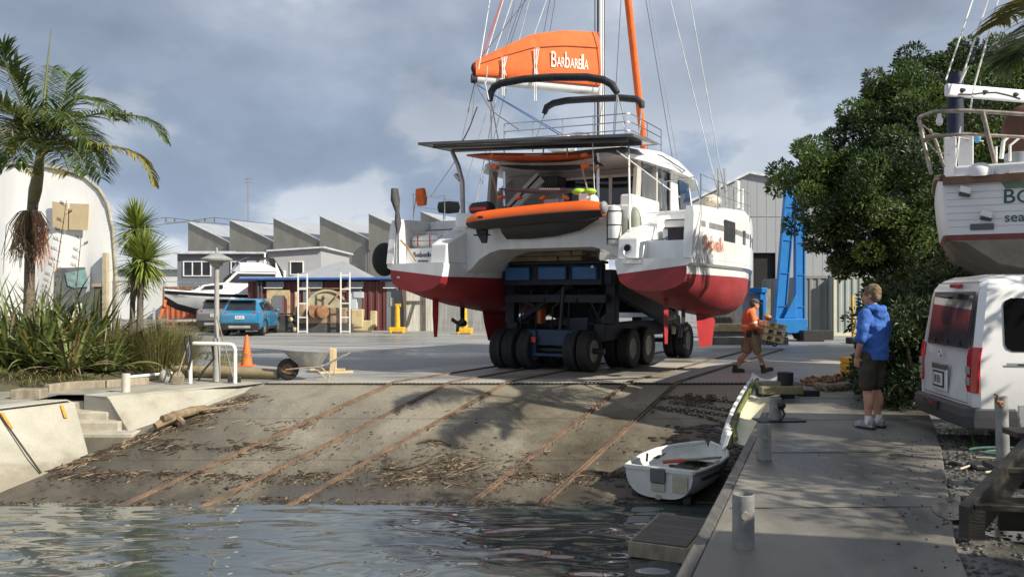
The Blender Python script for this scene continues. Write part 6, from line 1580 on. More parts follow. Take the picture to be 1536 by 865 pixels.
q = MB(); q.tube([(-.05,.5,.46),(.55,1.0,.50)],.018,8); q.build('shaft',m_woodw,oar)
q = MB(); q.tube([(-.12,.44,.455),(.12,.64,.47)],.028,8); q.build('collar',mat('oar_red',(.50,.09,.04),.6),oar)

# --- floating landing stage
ps_ = thing('landing_stage','small floating landing stage with grooved dark decking beside the dock, below the dinghy','pontoon',(1.86,9.62,WZ),R(-25))
q = MB(); q.box2((-.29,-.58,-.25),(.29,.58,.02)); q.build('float',mat('stage_float',(.03,.03,.03),.8),ps_)
q = MB()
for i in range(17): q.box2((-.30,-.60 + .07 * i,.165),(.30,-.60 + .07 * i + .056,.20))
q.build('decking',mat('grooved_decking',(.115,.10,.085),.6,var=.25,scale=3,stretch=(.5,4,1),bump=.3),ps_)
q = MB(); q.box2((-.34,-.61,.02),(-.302,.61,.19)); q.box2((.302,-.61,.02),(.34,.61,.19)); q.box2((-.34,-.65,.02),(.34,-.612,.185)); q.box2((-.34,.612,.02),(.34,.65,.185)); q.build('frame',m_woodw,ps_,bevel=.006)
# ropes along the quay face
q = MB()
for k in range(3):
    pts = []
    for i in range(18):
        y = 7.4 + i * .3; pts.append((dl(y) - .12 - .03 * k,y,-.42 - .10 * k + .12 * math.cos(i * .9 + k)))
    q.tube(pts,.014,6)
tag(q.build('mooring_rope',m_drope,smooth=60),'dark mooring ropes slung along the water side of the dock','rope')

# --- white boat wreck over the dock edge
wk = thing('boat_wreck','broken white aluminium boat section with yellowed inside lying over the dock edge','wreck',(0,0,0))
m_wreck_out = mat('wreck_white',(.62,.63,.62),.4,var=.12,scale=2.5)
m_wreck_in = mat('wreck_yellowed',(.60,.55,.36),.5,col2=(.70,.67,.52),scale=2.5,bump=.15,bscale=12)
m_moss = mat('moss_edge',(.12,.13,.035),.9,var=.4,scale=8)
m_alu = mat('bright_aluminium',(.72,.73,.74),.28,metal=.85,var=.08)
# shell running from far (top) end to near (bottom) end
spine = [(P(1134,571,14.8),P(1182,567,14.9)),(P(1121,590,13.6),P(1173,594,13.5)),(P(1106,618,12.3),P(1160,624,12.2)),(P(1097,645,11.2),P(1147,651,11.1)),(P(1101,661,10.7),P(1134,667,10.5))]
q = MB(); ringsO = []; ringsI = []
for i,(a,b) in enumerate(spine):
    sag = .07; ro_ = []; ri_ = []
    for k in range(9):
        t = k / 8; p = a.lerp(b,t); dn = Vector((0,.10,-1)) * sag * math.sin(PI * t) + Vector((0,0,.08 * t))
        ro_.append(p + dn + Vector((0,.03,-.03))); ri_.append(p + dn)
    ringsO.append(ro_); ringsI.append(ri_)
q.loft(ringsI,closed=False,caps=False); q.build('inner_shell',m_wreck_in,wk,smooth=50)
q = MB(); q.loft(ringsO,closed=False,caps=False); q.build('outer_shell',m_wreck_out,wk,smooth=50)
q = MB()
for i in range(4):       # white ribbed outer plates on the water side
    a0,a1 = spine[i][0],spine[i + 1][0]
    for t in (0,.33,.66):
        c = a0.lerp(a1,t + .16); q.box(c + Vector((-.09,-.02,-.02)),(.05,.36,.22),Matrix.Rotation(-.35,3,'Z') @ Matrix.Rotation(.3,3,'Y'))
q.build('ribbed_plate',m_wreck_out,wk,bevel=.005)
q = MB(); q.tube([s_[0] + Vector((0.02,-.02,.03)) for s_ in spine],[.03,.04,.035,.04,.03],7); q.build('mossy_edge',m_moss,wk,smooth=60)
q = MB(); a,b = spine[0]; rr2 = []
for (aa,bb,up_) in ((P(1128,566,15.5),P(1175,565,15.6),.10),(P(1122,585,15.0),P(1170,592,14.9),.02)):
    rr2.append([aa.lerp(bb,k / 8) + Vector((0,0,up_ - .14 * math.sin(PI * k / 8))) for k in range(9)])
q.loft(rr2,closed=False,caps=False); q.build('bow_sheet',m_alu,wk,smooth=60)
q = MB(); c = P(1131,577,15.0); q.ell(c,(.10,.1,.16),9,7); q.ell(c + Vector((-.08,-.2,-.08)),(.12,.12,.10),8,6); q.ell(P(1093,661,11.8),(.07,.07,.07),8,6); q.build('foam_lump',m_wreck_in,wk,smooth=60)
q = MB(); c = P(1132,629,12.7); q.box(c + Vector((0,-.1,.02)),(.26,.2,.20),Matrix.Rotation(-.4,3,'Y')); tag(q.build('timber_block',m_woodw,bevel=.015),'weathered grey timber block resting inside the white wreck','timber block')
# timbers behind wreck on dock
for (px0,px1,py,d,z,w_,hh_,m,lab) in ((1135,1190,606,13.6,.10,.16,.14,m_black,'dark timber balk lying nearest on the dock behind the third bollard'),(1140,1203,612,13.2,.17,.16,.12,mat('mossy_timber',(.10,.095,.045),.9,col2=(.30,.27,.17),scale=1.5),'mossy timber with pale end lying on the dark balks behind the third bollard'),(1135,1195,597,14.0,.13,.2,.2,m_woodw,'thick weathered balk lying furthest back behind the third bollard'),(1196,1226,604,13.9,.05,.25,.1,m_black,'flat black plank lying alone on the dock right of the timber pile')):
    a = P(px0,py,d); b = P(px1,py,d); q = MB(); q.box2((a.x,d - w_ / 2,z - hh_ / 2 if lab.startswith('mossy') else 0.0),(b.x,d + w_ / 2,z + hh_ / 2)); tag(q.build('timber_balk',m,bevel=.012),lab,'timber')
q = MB(); c = G(1178,592,0); q.lathe([(.13,0),(.13,.38),(.11,.38),(0,.36)],16,c); tag(q.build('rubber_post',m_rubber,smooth=40),'stubby black rubber post at the far end of the white wreck','post')

# --- chains
m_chain = mat('rusty_chain',(.05,.034,.026),.8,col2=(.12,.07,.045),scale=6)
m_chain2 = mat('orange_rust_chain',(.16,.075,.035),.85,col2=(.32,.18,.10),scale=8)
def chain(pts,ln,r_,m,label,heap=0.0,group=None,seed=1):
    cr = random.Random(seed); q = MB(); pts = [Vector(p) for p in pts]; i = 0
    segs = list(zip(pts,pts[1:])); flip = 0
    for a,b in segs:
        n_ = max(1,int((b - a).length / (ln * .72)))
        for k in range(n_):
            c = a.lerp(b,(k + .5) / n_) + Vector((cr.gauss(0,heap),cr.gauss(0,heap),abs(cr.gauss(0,heap * .35))))
            d = (b - a).normalized(); d = (d + Vector((cr.gauss(0,.2 + heap * 4),cr.gauss(0,.2 + heap * 4),cr.gauss(0,.1)))).normalized()
            up = Vector((0,0,1)) if flip % 2 else d.cross(Vector((0,0,1))).normalized(); up = (up + Vector((0,0,.35))).normalized()
            s_ = d.cross(up).normalized(); u_ = d; ring = []
            for j in range(10):
                t = 2 * PI * j / 10; ring.append(c + u_ * (math.cos(t) * ln * .5) + s_ * (math.sin(t) * ln * .32) + Vector((0,0,r_ + .01)))
            ring.append(ring[0]); q.tube(ring,r_,5,caps=False); flip += 1
    o = q.build('chain',m,smooth=60,fix=False); return tag(o,label,'chain',group)
def rp(px,py):
    t = (py - 440) / F; y = (CAMZ + .12 + .2008 * 17) / (t + .2008); return Vector(((px - 768) / F * y,y,rampz(y)))
chain([rp(1105,605),rp(1050,600),rp(1010,597),rp(990,600)],.10,.011,m_chain,'uppermost rusty chain strand running from the wreck across the slip',.01,seed=2)
chain([rp(1098,618),rp(1050,610),rp(1005,605)],.10,.011,m_chain,'rusty chain strand lying just below the uppermost one on the slip',.012,seed=3)
chain([rp(1096,626),rp(1040,617),rp(976,611)],.10,.011,m_chain,'straight third rusty chain strand reaching furthest left on the slip',.005,seed=4)
chain([rp(1092,638),rp(1060,628),rp(1020,619),rp(985,614)],.10,.011,m_chain,'lowest rusty chain strand lying nearest the water on the slip',.01,seed=5)
chain([rp(1085,600),rp(1060,597),rp(1030,596),rp(1050,601),rp(1075,604),rp(1040,603),rp(1015,602),rp(1060,606)],.10,.012,m_chain,'tangled heap of rusty chain between the strands on the slip',.07,seed=6)
hp_ = [G(px,py,-.03) for px,py in ((1185,584),(1215,577),(1250,571),(1290,566),(1240,574),(1205,580),(1235,578),(1270,568),(1220,572),(1195,577))]
chain(hp_,.15,.02,m_chain2,'heap of orange rusty heavy chain at the end of the dock',.08,seed=8)
# thick mooring hawser with chain beside
q = MB(); pts = [G(px,py,0) + Vector((0,0,.07)) for px,py in ((1222,584),(1240,587),(1262,586),(1285,582),(1320,576),(1345,570))]
pp_ = []
for a,b in zip(pts,pts[1:]): pp_ += [a.lerp(b,k / 5) for k in range(5)]
for k in range(3):
    tw_ = []
    for i,c in enumerate(pp_): an = i * .9 + k * 2.1; tw_.append(c + Vector((0,.035 * math.cos(an),.035 * math.sin(an))))
    q.tube(tw_,.04,7)
tag(q.build('hawser',mat('hawser_fibre',(.24,.20,.13),.9,var=.35,scale=12,bump=.6,bscale=30),smooth=60),'thick brown mooring hawser lying in front of the rusty chain heap','rope')

# --- van
m_vanw = mat('van_white',(.74,.74,.74),.22,var=.03,coat=.6)
van = thing('van','white van with tall red tail lights and black bumper parked beside the dock','van',(5.07,9.1,-.05),R(-8))
# local: x forward (to the right in the photo), near side is y=0, far side y=1.7
VH = 1.96; VL = 4.7; VW = 1.70
# rebuild with a flat-raked tailgate: the rear is one rounded panel
rear = [(.0,.34),(-.03,.55),(-.03,.95),(.0,1.15),(.08,VH - .22),(.11,VH - .10),(.17,VH - .03),(.28,VH)]
def sec(x,drop,bot):
    """cross-section ring of the body at x"""
    out = []
    prof = [(0.05,bot),(.0,bot + .14),(.0,.95),(.02,1.08),(.085,VH - drop - .22),(.12,VH - drop - .12),(.19,VH - drop - .04),(.32,VH - drop),(.85,VH - drop + .015)]
    for y,z in prof: out.append((x,y,z))
    for y,z in reversed(prof[:-1]): out.append((x,VW - y,z))
    return out
secs = [sec(.10,.02,.34),sec(.45,.0,.32),(sec(2.4,.0,.32)),sec(3.2,.04,.32)]
# rear face vertices are raked by height
def rake(z): 
    for (x0,z0),(x1,z1) in zip(rear,rear[1:]):
        if z <= z1: return x0 + (x1 - x0) * (z - z0) / (z1 - z0) if z1 > z0 else x0
    return .4
r0 = []
for (x,y,z) in sec(0,.04,.36):
    e = min(y,VW - y); yy = .06 + (VW - .12) * (y / VW)
    r0.append((rake(z),yy,z if z < VH - .1 else z - .015))
r1 = [(max(.07 + rake(z) * .9,rake(z) + .03),y,z) for (x,y,z) in sec(0,.012,.34)]
secs[0] = r1
q = MB(); q.loft([r0] + secs + [[(4.05,y,min(z,1.25)) for (x,y,z) in sec(0,0,.34)],[(4.65,.1 + y * .88,min(z,1.0)) for (x,y,z) in sec(0,0,.38)]])
q.build('body',m_vanw,van,smooth=38)
# rear window, tailgate seams
def rq(q,y0,y1,z0,z1,e=.012,n=4):
    for i in range(n):
        za = z0 + (z1 - z0) * i / n; zb = z0 + (z1 - z0) * (i + 1) / n
        q.quad((rake(za) - e,y0,za),(rake(za) - e,y1,za),(rake(zb) - e,y1,zb),(rake(zb) - e,y0,zb))
q = MB(); rq(q,.26,VW - .26,1.17,1.73,.008); q.build('rear_window',mat('rear_glass',(.05,.055,.06),.03,spec=1.0),van)
q = MB(); rq(q,.22,.255,1.13,1.77,.004); rq(q,VW - .255,VW - .22,1.13,1.77,.004); rq(q,.255,VW - .255,1.73,1.77,.004,1); rq(q,.255,VW - .255,1.13,1.17,.004,1); q.build('window_seal',m_black,van)
q = MB()
for y0 in (.165,VW - .173): rq(q,y0,y0 + .008,.53,1.84,.003)
rq(q,.165,VW - .165,.525,.534,.003,1); rq(q,.165,VW - .165,1.872,1.88,.003,1); q.build('tailgate_gap',m_black,van)
q = MB()
for i in range(3): q.box((rake(1.2) - .02,.45 + .38 * i,1.185),(.02,.07,.05))
q.tube([(rake(1.74) - .03,.6,1.73),(rake(1.72) - .04,1.05,1.70)],.012,6); q.box((rake(1.73) - .04,.62,1.72),(.06,.16,.05)); q.build('wiper',m_black,van)
q = MB(); q.box((rake(1.83) - .005,VW / 2,1.84),(.05,.26,.05)); q.build('high_brake_light',mat('tail_light_red',(.42,.015,.015),.2,var=.15,coat=.5),van,bevel=.01)
for yy in (.0,VW - .12):
    q = MB()
    rr3 = []
    for z,w0 in ((.66,.10),(.72,.14),(1.05,.15),(1.12,.13),(1.16,.06)):
        y0 = .035 if yy == 0 else VW - .035 - w0 
        xk = rake(z)
        y_out = -.006 if yy == 0 else VW + .006; y_in = w0 + .03 if yy == 0 else VW - w0 - .03
        rr3.append([(xk - .018,y_in,z),(xk - .012,(.05 if yy == 0 else VW - .05),z),(xk + .035,y_out,z),(xk + .065,y_out,z),(xk + .065,y_in,z)])
    q.loft(rr3); tl = q.build('tail_light',mat('tail_light_red',(.42,.015,.015),.2,var=.15,coat=.5),van,bevel=.008)
    q = MB()
    for z in (.78,.90): q.box((rake(z) - .018,(.11 if yy == 0 else VW - .11),z),(.02,.10,.085))
    q.build('lamp_lens',mat('lens_grey',(.30,.30,.30),.2),tl,bevel=.008)
q = MB(); q.box((rake(.9) - .012,VW / 2 + .12,.875),(.03,.46,.07)); q.build('tailgate_handle',mat('handle_grey',(.10,.10,.10),.4),van,bevel=.012)
q = MB(); q.box((rake(.72) - .010,VW / 2 + .12,.72),(.02,.48,.26)); q.build('plate_recess',m_vanw,van,bevel=.01)
q = MB(); q.box((rake(.72) - .024,VW / 2 + .12,.725),(.012,.34,.19)); pl2 = q.build('number_plate_frame',m_black,van)
q = MB(); q.box((rake(.72) - .031,VW / 2 + .12,.725),(.004,.285,.145)); q.build('number_plate',m_white_trim,pl2)
q = MB()
for i,(dy,hh_) in enumerate(((.09,.09),(.055,.07),(.01,.09),(-.03,.09),(-.075,.08))): q.box((rake(.72) - .034,VW / 2 + .12 + dy,.725),(.003,.022,hh_)); q.box((rake(.72) - .034,VW / 2 + .12 + dy,.725 + (hh_ / 2 if i % 2 else -hh_ / 2)),(.003,.03,.012))
q.build('plate_marking',m_drope,pl2)
q = MB(); q.lathe([(.035,0),(.045,.01),(.035,.02),(.03,.01)],16,(rake(1.03) - .005,VW / 2 + .12,1.03),(-1,0,0),closed=True); q.lathe([(.012,0),(.018,.012),(0,.02)],10,(rake(1.03) - .005,VW / 2 + .12,1.03),(-1,0,0)); q.build('badge',m_steel,van,smooth=50)
q = MB(); q.loft([[(-.10,.04,.26),(-.10,VW - .04,.26),(-.02,VW + .01,.26),(.45,VW + .015,.26),(.45,-.015,.26),(-.02,-.01,.26)],[(-.12,.04,.40),(-.12,VW - .04,.40),(-.03,VW + .015,.40),(.45,VW + .02,.40),(.45,-.02,.40),(-.03,-.015,.40)],[(-.09,.05,.50),(-.09,VW - .05,.50),(-.01,VW + .01,.50),(.42,VW + .015,.50),(.42,-.015,.50),(-.01,-.01,.50)]]); q.build('rear_bumper',mat('bumper_dark',(.045,.045,.05),.55,var=.1),van,bevel=.025)
q = MB(); q.box((-.125,VW / 2 + .15,.42),(.03,.44,.10)); q.build('bumper_step',m_black,van); q = MB(); q.box((-.138,VW / 2 + .15,.445),(.01,.16,.035)); q.build('reflector',mat('tail_light_red',(.42,.015,.015),.2,var=.15,coat=.5),van)
# side glass, seams, slide rail
def side_x(z): 
    return .0 + (0 if z < 1.0 else (.02 + .065 * (z - 1.08) / (VH - 1.30) if z > 1.08 else .01))
def sq(q,x0,x1,z0,z1,e=.010):
    q.quad((x0,side_x(z0) - e,z0),(x1,side_x(z0) - e,z0),(x1,side_x(z1) - e,z1),(x0,side_x(z1) - e,z1))
m_tint = mat('privacy_glass',(.006,.006,.007),.05,spec=.6,var=.1)
for x0,x1 in ((.30,1.75),(1.86,2.85),(2.95,3.5)):
    q = MB()
    w0 = .08; z0,z1 = 1.12,1.70
    c8 = [(x0 + w0,z0),(x1 - w0,z0),(x1 - .02,z0 + .03),(x1,z0 + w0),(x1,z1 - w0),(x1 - .02,z1 - .03),(x1 - w0,z1),(x0 + w0,z1),(x0 + .02,z1 - .03),(x0,z1 - w0),(x0,z0 + w0),(x0 + .02,z0 + .03)]
    q.add([(x,side_x(z) - .010,z) for x,z in c8],[tuple(range(12))]); q.build('side_window',m_tint,van)
q = MB(); sq(q,1.80,1.808,.4,1.05,.004); sq(q,1.80,1.808,1.09,1.74,.004); q.build('panel_gap',m_black,van)
q = MB(); sq(q,.30,1.80,.965,.995,.012); q.build('slide_rail',mat('slide_rail_grey',(.25,.25,.25),.5),van); q = MB(); sq(q,.42,1.75,.972,.985,.016); q.build('slide_rail',m_black,van)  # grey slide rail strip with a thinner black strip over it
q = MB(); q.box((.46,.0,.44),(.05,.012,.2)); q.beam((.45,.01,.335),(3.9,.01,.335),.03,.06); q.build('sill',mat('sill_grey',(.30,.30,.31),.6),van)
for x in (.98,3.55):
    for yv in (.12,VW - .12):
        q = MB(); q.lathe([(.18,-.1),(.29,-.1),(.325,-.07),(.33,0),(.325,.07),(.29,.1),(.18,.1)],26,(x,yv,.33),(0,1,0),closed=True); w_ = q.build('wheel',m_rubber,van,smooth=40)
        q = MB(); q.lathe([(.19,-.09),(.17,-.06),(.09,-.05),(.07,-.09),(0,-.09)],20,(x,yv,.33),(0,1,0)); q.build('rim',m_galv,w_,smooth=40)
        q = MB(); q.tube([(x + .385 * math.cos(t),yv - (.125 if yv < 1 else -.125),.33 + .385 * math.sin(t)) for t in [R(180 * i / 14) for i in range(15)]],.03,6); q.build('wheel_arch',m_black,van)

# --- old timber yacht on the right
m_ywhite = mat('yacht_white',(.68,.68,.70),.45,var=.05,scale=1.5)
m_yred = mat('yacht_red_band',(.16,.035,.03),.6,var=.3)
m_yfoul = mat('yacht_old_antifouling',(.15,.14,.11),.9,col2=(.26,.23,.18),scale=2.5,bump=.2,bscale=10)
m_varn = mat('varnished_timber',(.15,.075,.035),.4,var=.25,scale=4)
yd_ = P(1405,330,12.3)
yacht = thing('timber_yacht','old white planked timber yacht with green name lettering and rusty stern rails','yacht',(yd_.x,12.3,0),R(-29))
# local: x across the stern to the right, y forward (away), transom at y=0
SB = 3.0
def ytx(px):
    t = (px - 768) / F; c_,s_ = math.cos(R(29)),math.sin(R(29)); return (t * 12.3 - yd_.x) / (c_ + t * s_)
def ysec(y,w,zs,zk,full):
    c = SB / 2; o = []
    zr = zs
    zb = 2.47; zr2 = 2.555
    for t,z in ((1.0,zs),(1.0,zs - .22),(.985,zs - .5),(.95,zr2),(.925,zb),(.80,zb - .30 - full),(.50,zb - .62 - full),(.16,zk + .3),(.05,zk)):
        o.append((t * w,z))
    return [(c - x,y,z) for x,z in o] + [(c + x,y,z) for x,z in reversed(o)]
ymi = [0,0,0,1,2,2,2,2,2,2,2,2,2,1,0,0,0,0]
stY = [(0,1.42,3.40,1.72,-.28),(.12,1.49,3.42,1.66,-.22),(.9,1.54,3.42,1.4,0),(2.5,1.62,3.44,1.0,.2),(4.5,1.60,3.52,.8,.3),(6.5,1.3,3.7,.8,.2),(8.3,.5,3.95,1.2,0),(8.9,.06,4.1,2.0,-.1)]
q = MB(); q.loft([ysec(*a) for a in stY],mis=ymi,caps=False)
t0 = ysec(*stY[0]); nY = len(t0)
def zcap(idx,mi): q.add([t0[i] for i in idx],[tuple(range(len(idx)))],mi)
zcap([0,1,2,3,14,15,16,17],0); zcap([3,4,13,14],1); zcap([4,5,6,7,8,9,10,11,12,13],2)
q.build('hull',[m_ywhite,m_yred,m_yfoul],yacht,smooth=35)
q = MB()
def edge_x(z,y=0):
    o = ysec(*stY[0]); 
    for i in range(0,6):
        (x0,_,z0),(x1,_,z1) = o[i],o[i + 1]
        if z1 <= z <= z0: return x0 + (x1 - x0) * (z0 - z) / max(1e-6,z0 - z1)
    return o[0][0]
for i in range(9):
    z = 3.27 - .10 * i
    if z > 2.63: q.box2((edge_x(z) + .03,-.006,z - .003),(SB - edge_x(z) - .03,-.001,z + .003))
q.build('plank_seam',mat('seam_grey',(.42,.42,.45),.6),yacht)
q = MB()
gl_ = [Vector((SB / 2 - w,y,zs - .005)) for y,w,zs,zk,f_ in stY]; gr_ = [Vector((SB / 2 + w,y,zs - .005)) for y,w,zs,zk,f_ in stY]
q.tube(gl_,.05,8); q.tube(gr_,.05,8); q.beam(gl_[0] + Vector((0,-.04,-.05)),gr_[0] + Vector((0,-.04,-.05)),.10,.11); q.build('rubbing_strake',m_varn,yacht,smooth=50)
q = MB(); dk = [[(SB / 2 - w * .97,y,zs - .1),(SB / 2 + w * .97,y,zs - .1),(SB / 2 + w * .97,y,zs - .03),(SB / 2 - w * .97,y,zs - .03)] for y,w,zs,zk,f_ in stY]; q.loft(dk); q.build('deck',mat('deck_grey',(.35,.35,.34),.7),yacht)
q = MB(); q.box2((SB / 2 - 1.28,.15,3.36),(SB / 2 + 1.28,.22,3.58)); q.tube([(SB / 2 - 1.28,.18,3.36),(SB / 2 - 1.45,2.5,3.5)],.09,6); q.build('bulwark',m_ywhite,yacht,bevel=.03)
q = MB(); q.lathe([(.10,0),(.09,.06),(.05,.1),(0,.11)],14,(SB / 2 - .68,.0,3.42),(0,-.3,1)); q.lathe([(.16,0),(.15,.10),(.08,.15),(0,.16)],16,(.55,-.02,3.42),(0,-.3,1)); q.build('vent_cowl',m_ywhite,yacht,smooth=60)
for x,z,m in ((ytx(1448),3.20,m_white_trim),(ytx(1480),2.84,m_white_trim)):
    q = MB(); q.box((x,-.05,z),(.15,.07,.09),Matrix.Rotation(.35,3,'Y')); q.box((x - .01,-.04,z - .07),(.15,.05,.05),Matrix.Rotation(.2,3,'Y'),mi=1); q.build('exhaust_cover',[m,m_greyfab],yacht,bevel=.01)
q = MB(); q.box((ytx(1473),-.015,2.66),(.30,.02,.09)); q.build('patch',mat('slate_patch',(.10,.10,.12),.6),yacht,bevel=.01)
m_ygreen = mat('green_lettering',(.02,.085,.075),.5); m_yg2 = mat('green_scroll',(.12,.20,.13),.6)
def yput(s_,h,x,z,m):
    q,w = name_mesh(s_,m,gap=.09,extrude=.01,offset=.012); q.v = [(x + a * h,-.008 + b * h * .3,z + c * h) for a,b,c in q.v]; q.build('lettering',m,yacht)
yput([('B',1,0),('O',.92,-.02)],.20,ytx(1506),2.985,m_ygreen)
yput([('s',.72,0),('e',.72,0),('a',.72,0)],.185,ytx(1507),2.72,m_ygreen)
x0 = ytx(1502); q = MB(); q.prism([(x0,-.004,3.28),(x0 + .26,-.004,3.28),(x0 + .3,-.004,3.25),(x0 + 1,-.004,3.24),(x0 + 1,-.004,3.18),(x0 + .05,-.004,3.19)],(0,-.006,0)); q.build('scroll',m_yg2,yacht)
# stern rails
m_rail_r = mat('weathered_rail',(.30,.26,.22),.5,metal=.4,var=.35,scale=8)
q = MB()
def yp(px,py,d): v = P(px,py,d); return yacht_inv @ v
yacht_inv = (Matrix.Translation((yd_.x,12.3,0)) @ Matrix.Rotation(R(-29),4,'Z')).inverted()
q.tube([yp(1385,200,13.6),yp(1378,181,13.2),yp(1380,175,12.8),yp(1400,168,12.3),yp(1450,166,12.2),yp(1500,169,12.1),yp(1545,172,12.0),yp(1640,175,12.0)],.03,8)
q.tube([yp(1388,205,12.6),yp(1400,205,12.35),yp(1450,201,12.2),yp(1540,206,12.1),yp(1640,208,12.0)],.025,8)
q.tube([yp(1379,180,12.7),yp(1386,215,12.5),yp(1397,262,12.4)],.03,8); q.tube([yp(1474,168,12.1),yp(1484,210,12.15),yp(1497,264,12.25)],.03,8); q.tube([yp(1395,195,13.6),yp(1405,215,13.4),yp(1416,250,13.2)],.025,8)
q.tube([yp(1380,185,12.7),yp(1400,200,12.9),yp(1425,205,13.2),yp(1475,212,13.4)],.012,6); q.tube([yp(1389,212,12.6),yp(1405,228,12.9),yp(1425,232,13.2)],.012,6); q.build('stern_rail',m_rail_r,yacht,smooth=60)
q = MB(); c = yp(1409,182,12.3); q.ell(c,(.05,.05,.07),10,7); q.lathe([(.03,0),(.03,.12)],8,c); q.build('stern_light',m_white_trim,yacht,smooth=60)
q = MB(); a = yp(1433,242,13.6); b = yp(1433,110,13.6); q.tube([(a.x,a.y,3.3),(b.x,b.y,b.z)],.125,14); q.build('mizzen_mast',mat('navy_canvas',(.012,.016,.045),.7,var=.2,bump=.4,bscale=8),yacht,smooth=60)
q = MB(); q.box2((a.x - .16,a.y - .25,3.36),(a.x + .02,a.y + .12,4.22)); q.box2((a.x + .04,a.y - .22,3.36),(a.x + .26,a.y + .12,4.26)); q.build('mast_box',m_ywhite,yacht,bevel=.015)
q = MB(); c = yp(1466,208,13.3); q.ell(c,(.05,.02,.07),8,6); q.build('sticker',mat('blue_sticker',(.12,.35,.55),.5),yacht)
q = MB(); a2 = yp(1419,135,13.4); b2 = yp(1600,150,14.2); q.beam(a2,b2,.10,.20,up=(0,0,1)); q.build('mizzen_boom',m_ywhite,yacht,bevel=.03)
q = MB()
for t in (.12,.3,.55): q.ell(a2.lerp(b2,t) + Vector((0,-.06,.0)),(.07,.04,.04),8,6)
q.tube([a2.lerp(b2,t) + Vector((0,-.08,-.03 - .04 * math.sin(t * 12))) for t in (.1,.2,.3,.4,.5,.6)],.012,5); q.build('boom_fitting',m_drope,yacht,smooth=60)
q = MB()
for p0,p1,d0,d1 in (((1419,120),(1459,0),13,13.5),((1440,125),(1482,0),13.2,13.4),((1461,130),(1497,0),13.1,13.3),((1461,130),(1455,170),13.1,12.3),((1440,125),(1452,100),13.2,13.2),((1441,190),(1432,260),12.8,12.5)):
    a = yp(*p0,d0); b = yp(*p1,d1); dd_ = (b - a); q.tube([a,b + (dd_ * .8 if p1[1] == 0 else dd_ * 0)],.014,5)
q.build('stay',m_wrope,yacht)
q = MB(); q.tube([yp(1463,72,13.4),yp(1458,92,13.3)],.03,6); q.tube([yp(1477,68,13.3),yp(1474,84,13.25)],.035,6); q.build('rigging_block',m_drope,yacht)
q = MB(); q.ell(yp(1540,195,13.4),(.36,.2,.42),14,9); q.build('bundle',mat('brown_canvas',(.10,.045,.03),.8,var=.3,bump=.5,bscale=6),yacht,smooth=60)
q = MB(); c = yp(1528,240,13.2); q.lathe([(.20,-.15),(.20,.1),(.17,.11),(0,.11)],18,c); q.build('bucket',mat('bucket_grey',(.30,.33,.36),.6),yacht,smooth=40)
q = MB(); q.tube([yp(1502,238,13),yp(1505,212,13),yp(1512,205,13)],.03,8); q.tube([yp(1515,242,13),yp(1515,218,13),yp(1530,206,13),yp(1545,205,13)],.02,8); q.tube([yp(1494,244,13),yp(1494,220,13)],.02,8); q.build('deck_pipe',m_white_trim,yacht,smooth=60)
q = MB(); q.beam(yp(1462,262,12.35),yp(1486,262,12.35),.05,.05); q.build('cleat',m_steel,yacht)
q = MB(); q.box2((1.32,1.0,.3),(1.68,6.5,1.7)); q.build('keel',m_yfoul,yacht,bevel=.05)
cr_ = thing('boat_cradle','dark steel cradle posts holding up the old white timber yacht behind the van','cradle',(yd_.x,12.3,-.05),R(-29))
q = MB(); q.beam((.42,1.0,.0),(.42,1.0,2.0),.17,.17); q.beam((2.6,1.0,.0),(2.6,1.0,2.0),.17,.17); q.beam((.42,5.0,.0),(.42,5.0,2.0),.17,.17); q.beam((2.6,5.0,.0),(2.6,5.0,2.0),.17,.17); q.build('post',mat('cradle_dark',(.05,.05,.055),.7,var=.3),cr_)
q = MB(); q.box2((.2,.8,.08),(2.8,1.2,.3)); q.box2((.2,4.8,.08),(2.8,5.2,.3)); q.build('cross_beam',m_td,cr_)

# --- wooden steps bottom right
ws = thing('wooden_steps','dark wet wooden steps with a sloping stringer at the bottom right corner','steps',(G(1453,808,0).x,G(1453,808,0).y,0),R(-9))
m_dkwood = mat('dark_wet_wood',(.03,.026,.019),.5,var=.4,scale=3,stretch=(.5,4,4),bump=.35,bscale=25)
q = MB(); q.prism([(0,0,0),(0,0,.22),(.62,.5,.62),(.62,.5,.40),(.12,.1,.0)],(-.045,.055,0)); q.prism([(.0,-.0,0),(.1,-.02,0),(.1,-.02,.20),(.0,0,.2)],(-.02,.04,0)); q.build('stringer',m_dkwood,ws)
q = MB(); q.box2((.05,.03,.19),(1.6,.30,.235)); q.box2((.30,.30,.40),(1.6,.58,.445)); q.box2((.55,.58,.61),(1.6,.86,.655)); q.build('tread',m_dkwood,ws,bevel=.006)
q = MB(); q.box2((.3,.26,.0),(1.6,.295,.18)); q.box2((.55,.55,.24),(1.6,.578,.39)); q.build('riser',m_dkwood,ws)
# hose and rods on the gravel
q = MB(); c0 = G(1490,690,-.03); pts = []
for i in range(60):
    t = i / 59 * 4 * PI; pts.append(c0 + Vector((.35 + .42 * math.cos(t) + .1 * math.cos(t * .3),.12 + .25 * math.sin(t),.03 + .006 * i / 6)))
q.tube(pts,.013,6); tag(q.build('garden_hose',mat('green_hose',(.06,.12,.11),.5),smooth=60),'dark green garden hose coiled on the gravel beside the pipe post','hose')
q = MB()
for (a,b) in (((1440,706),(1470,697)),((1464,688),(1500,692)),((1500,712),(1530,714)),((1478,711),(1505,709))): q.tube([G(*a,-.03) + Vector((0,0,.02)),G(*b,-.03) + Vector((0,0,.03))],.012,5)
tag(q.build('cane',mat('pale_cane',(.48,.42,.30),.7)),'pale canes lying on the muddy gravel by the pipe post','cane')
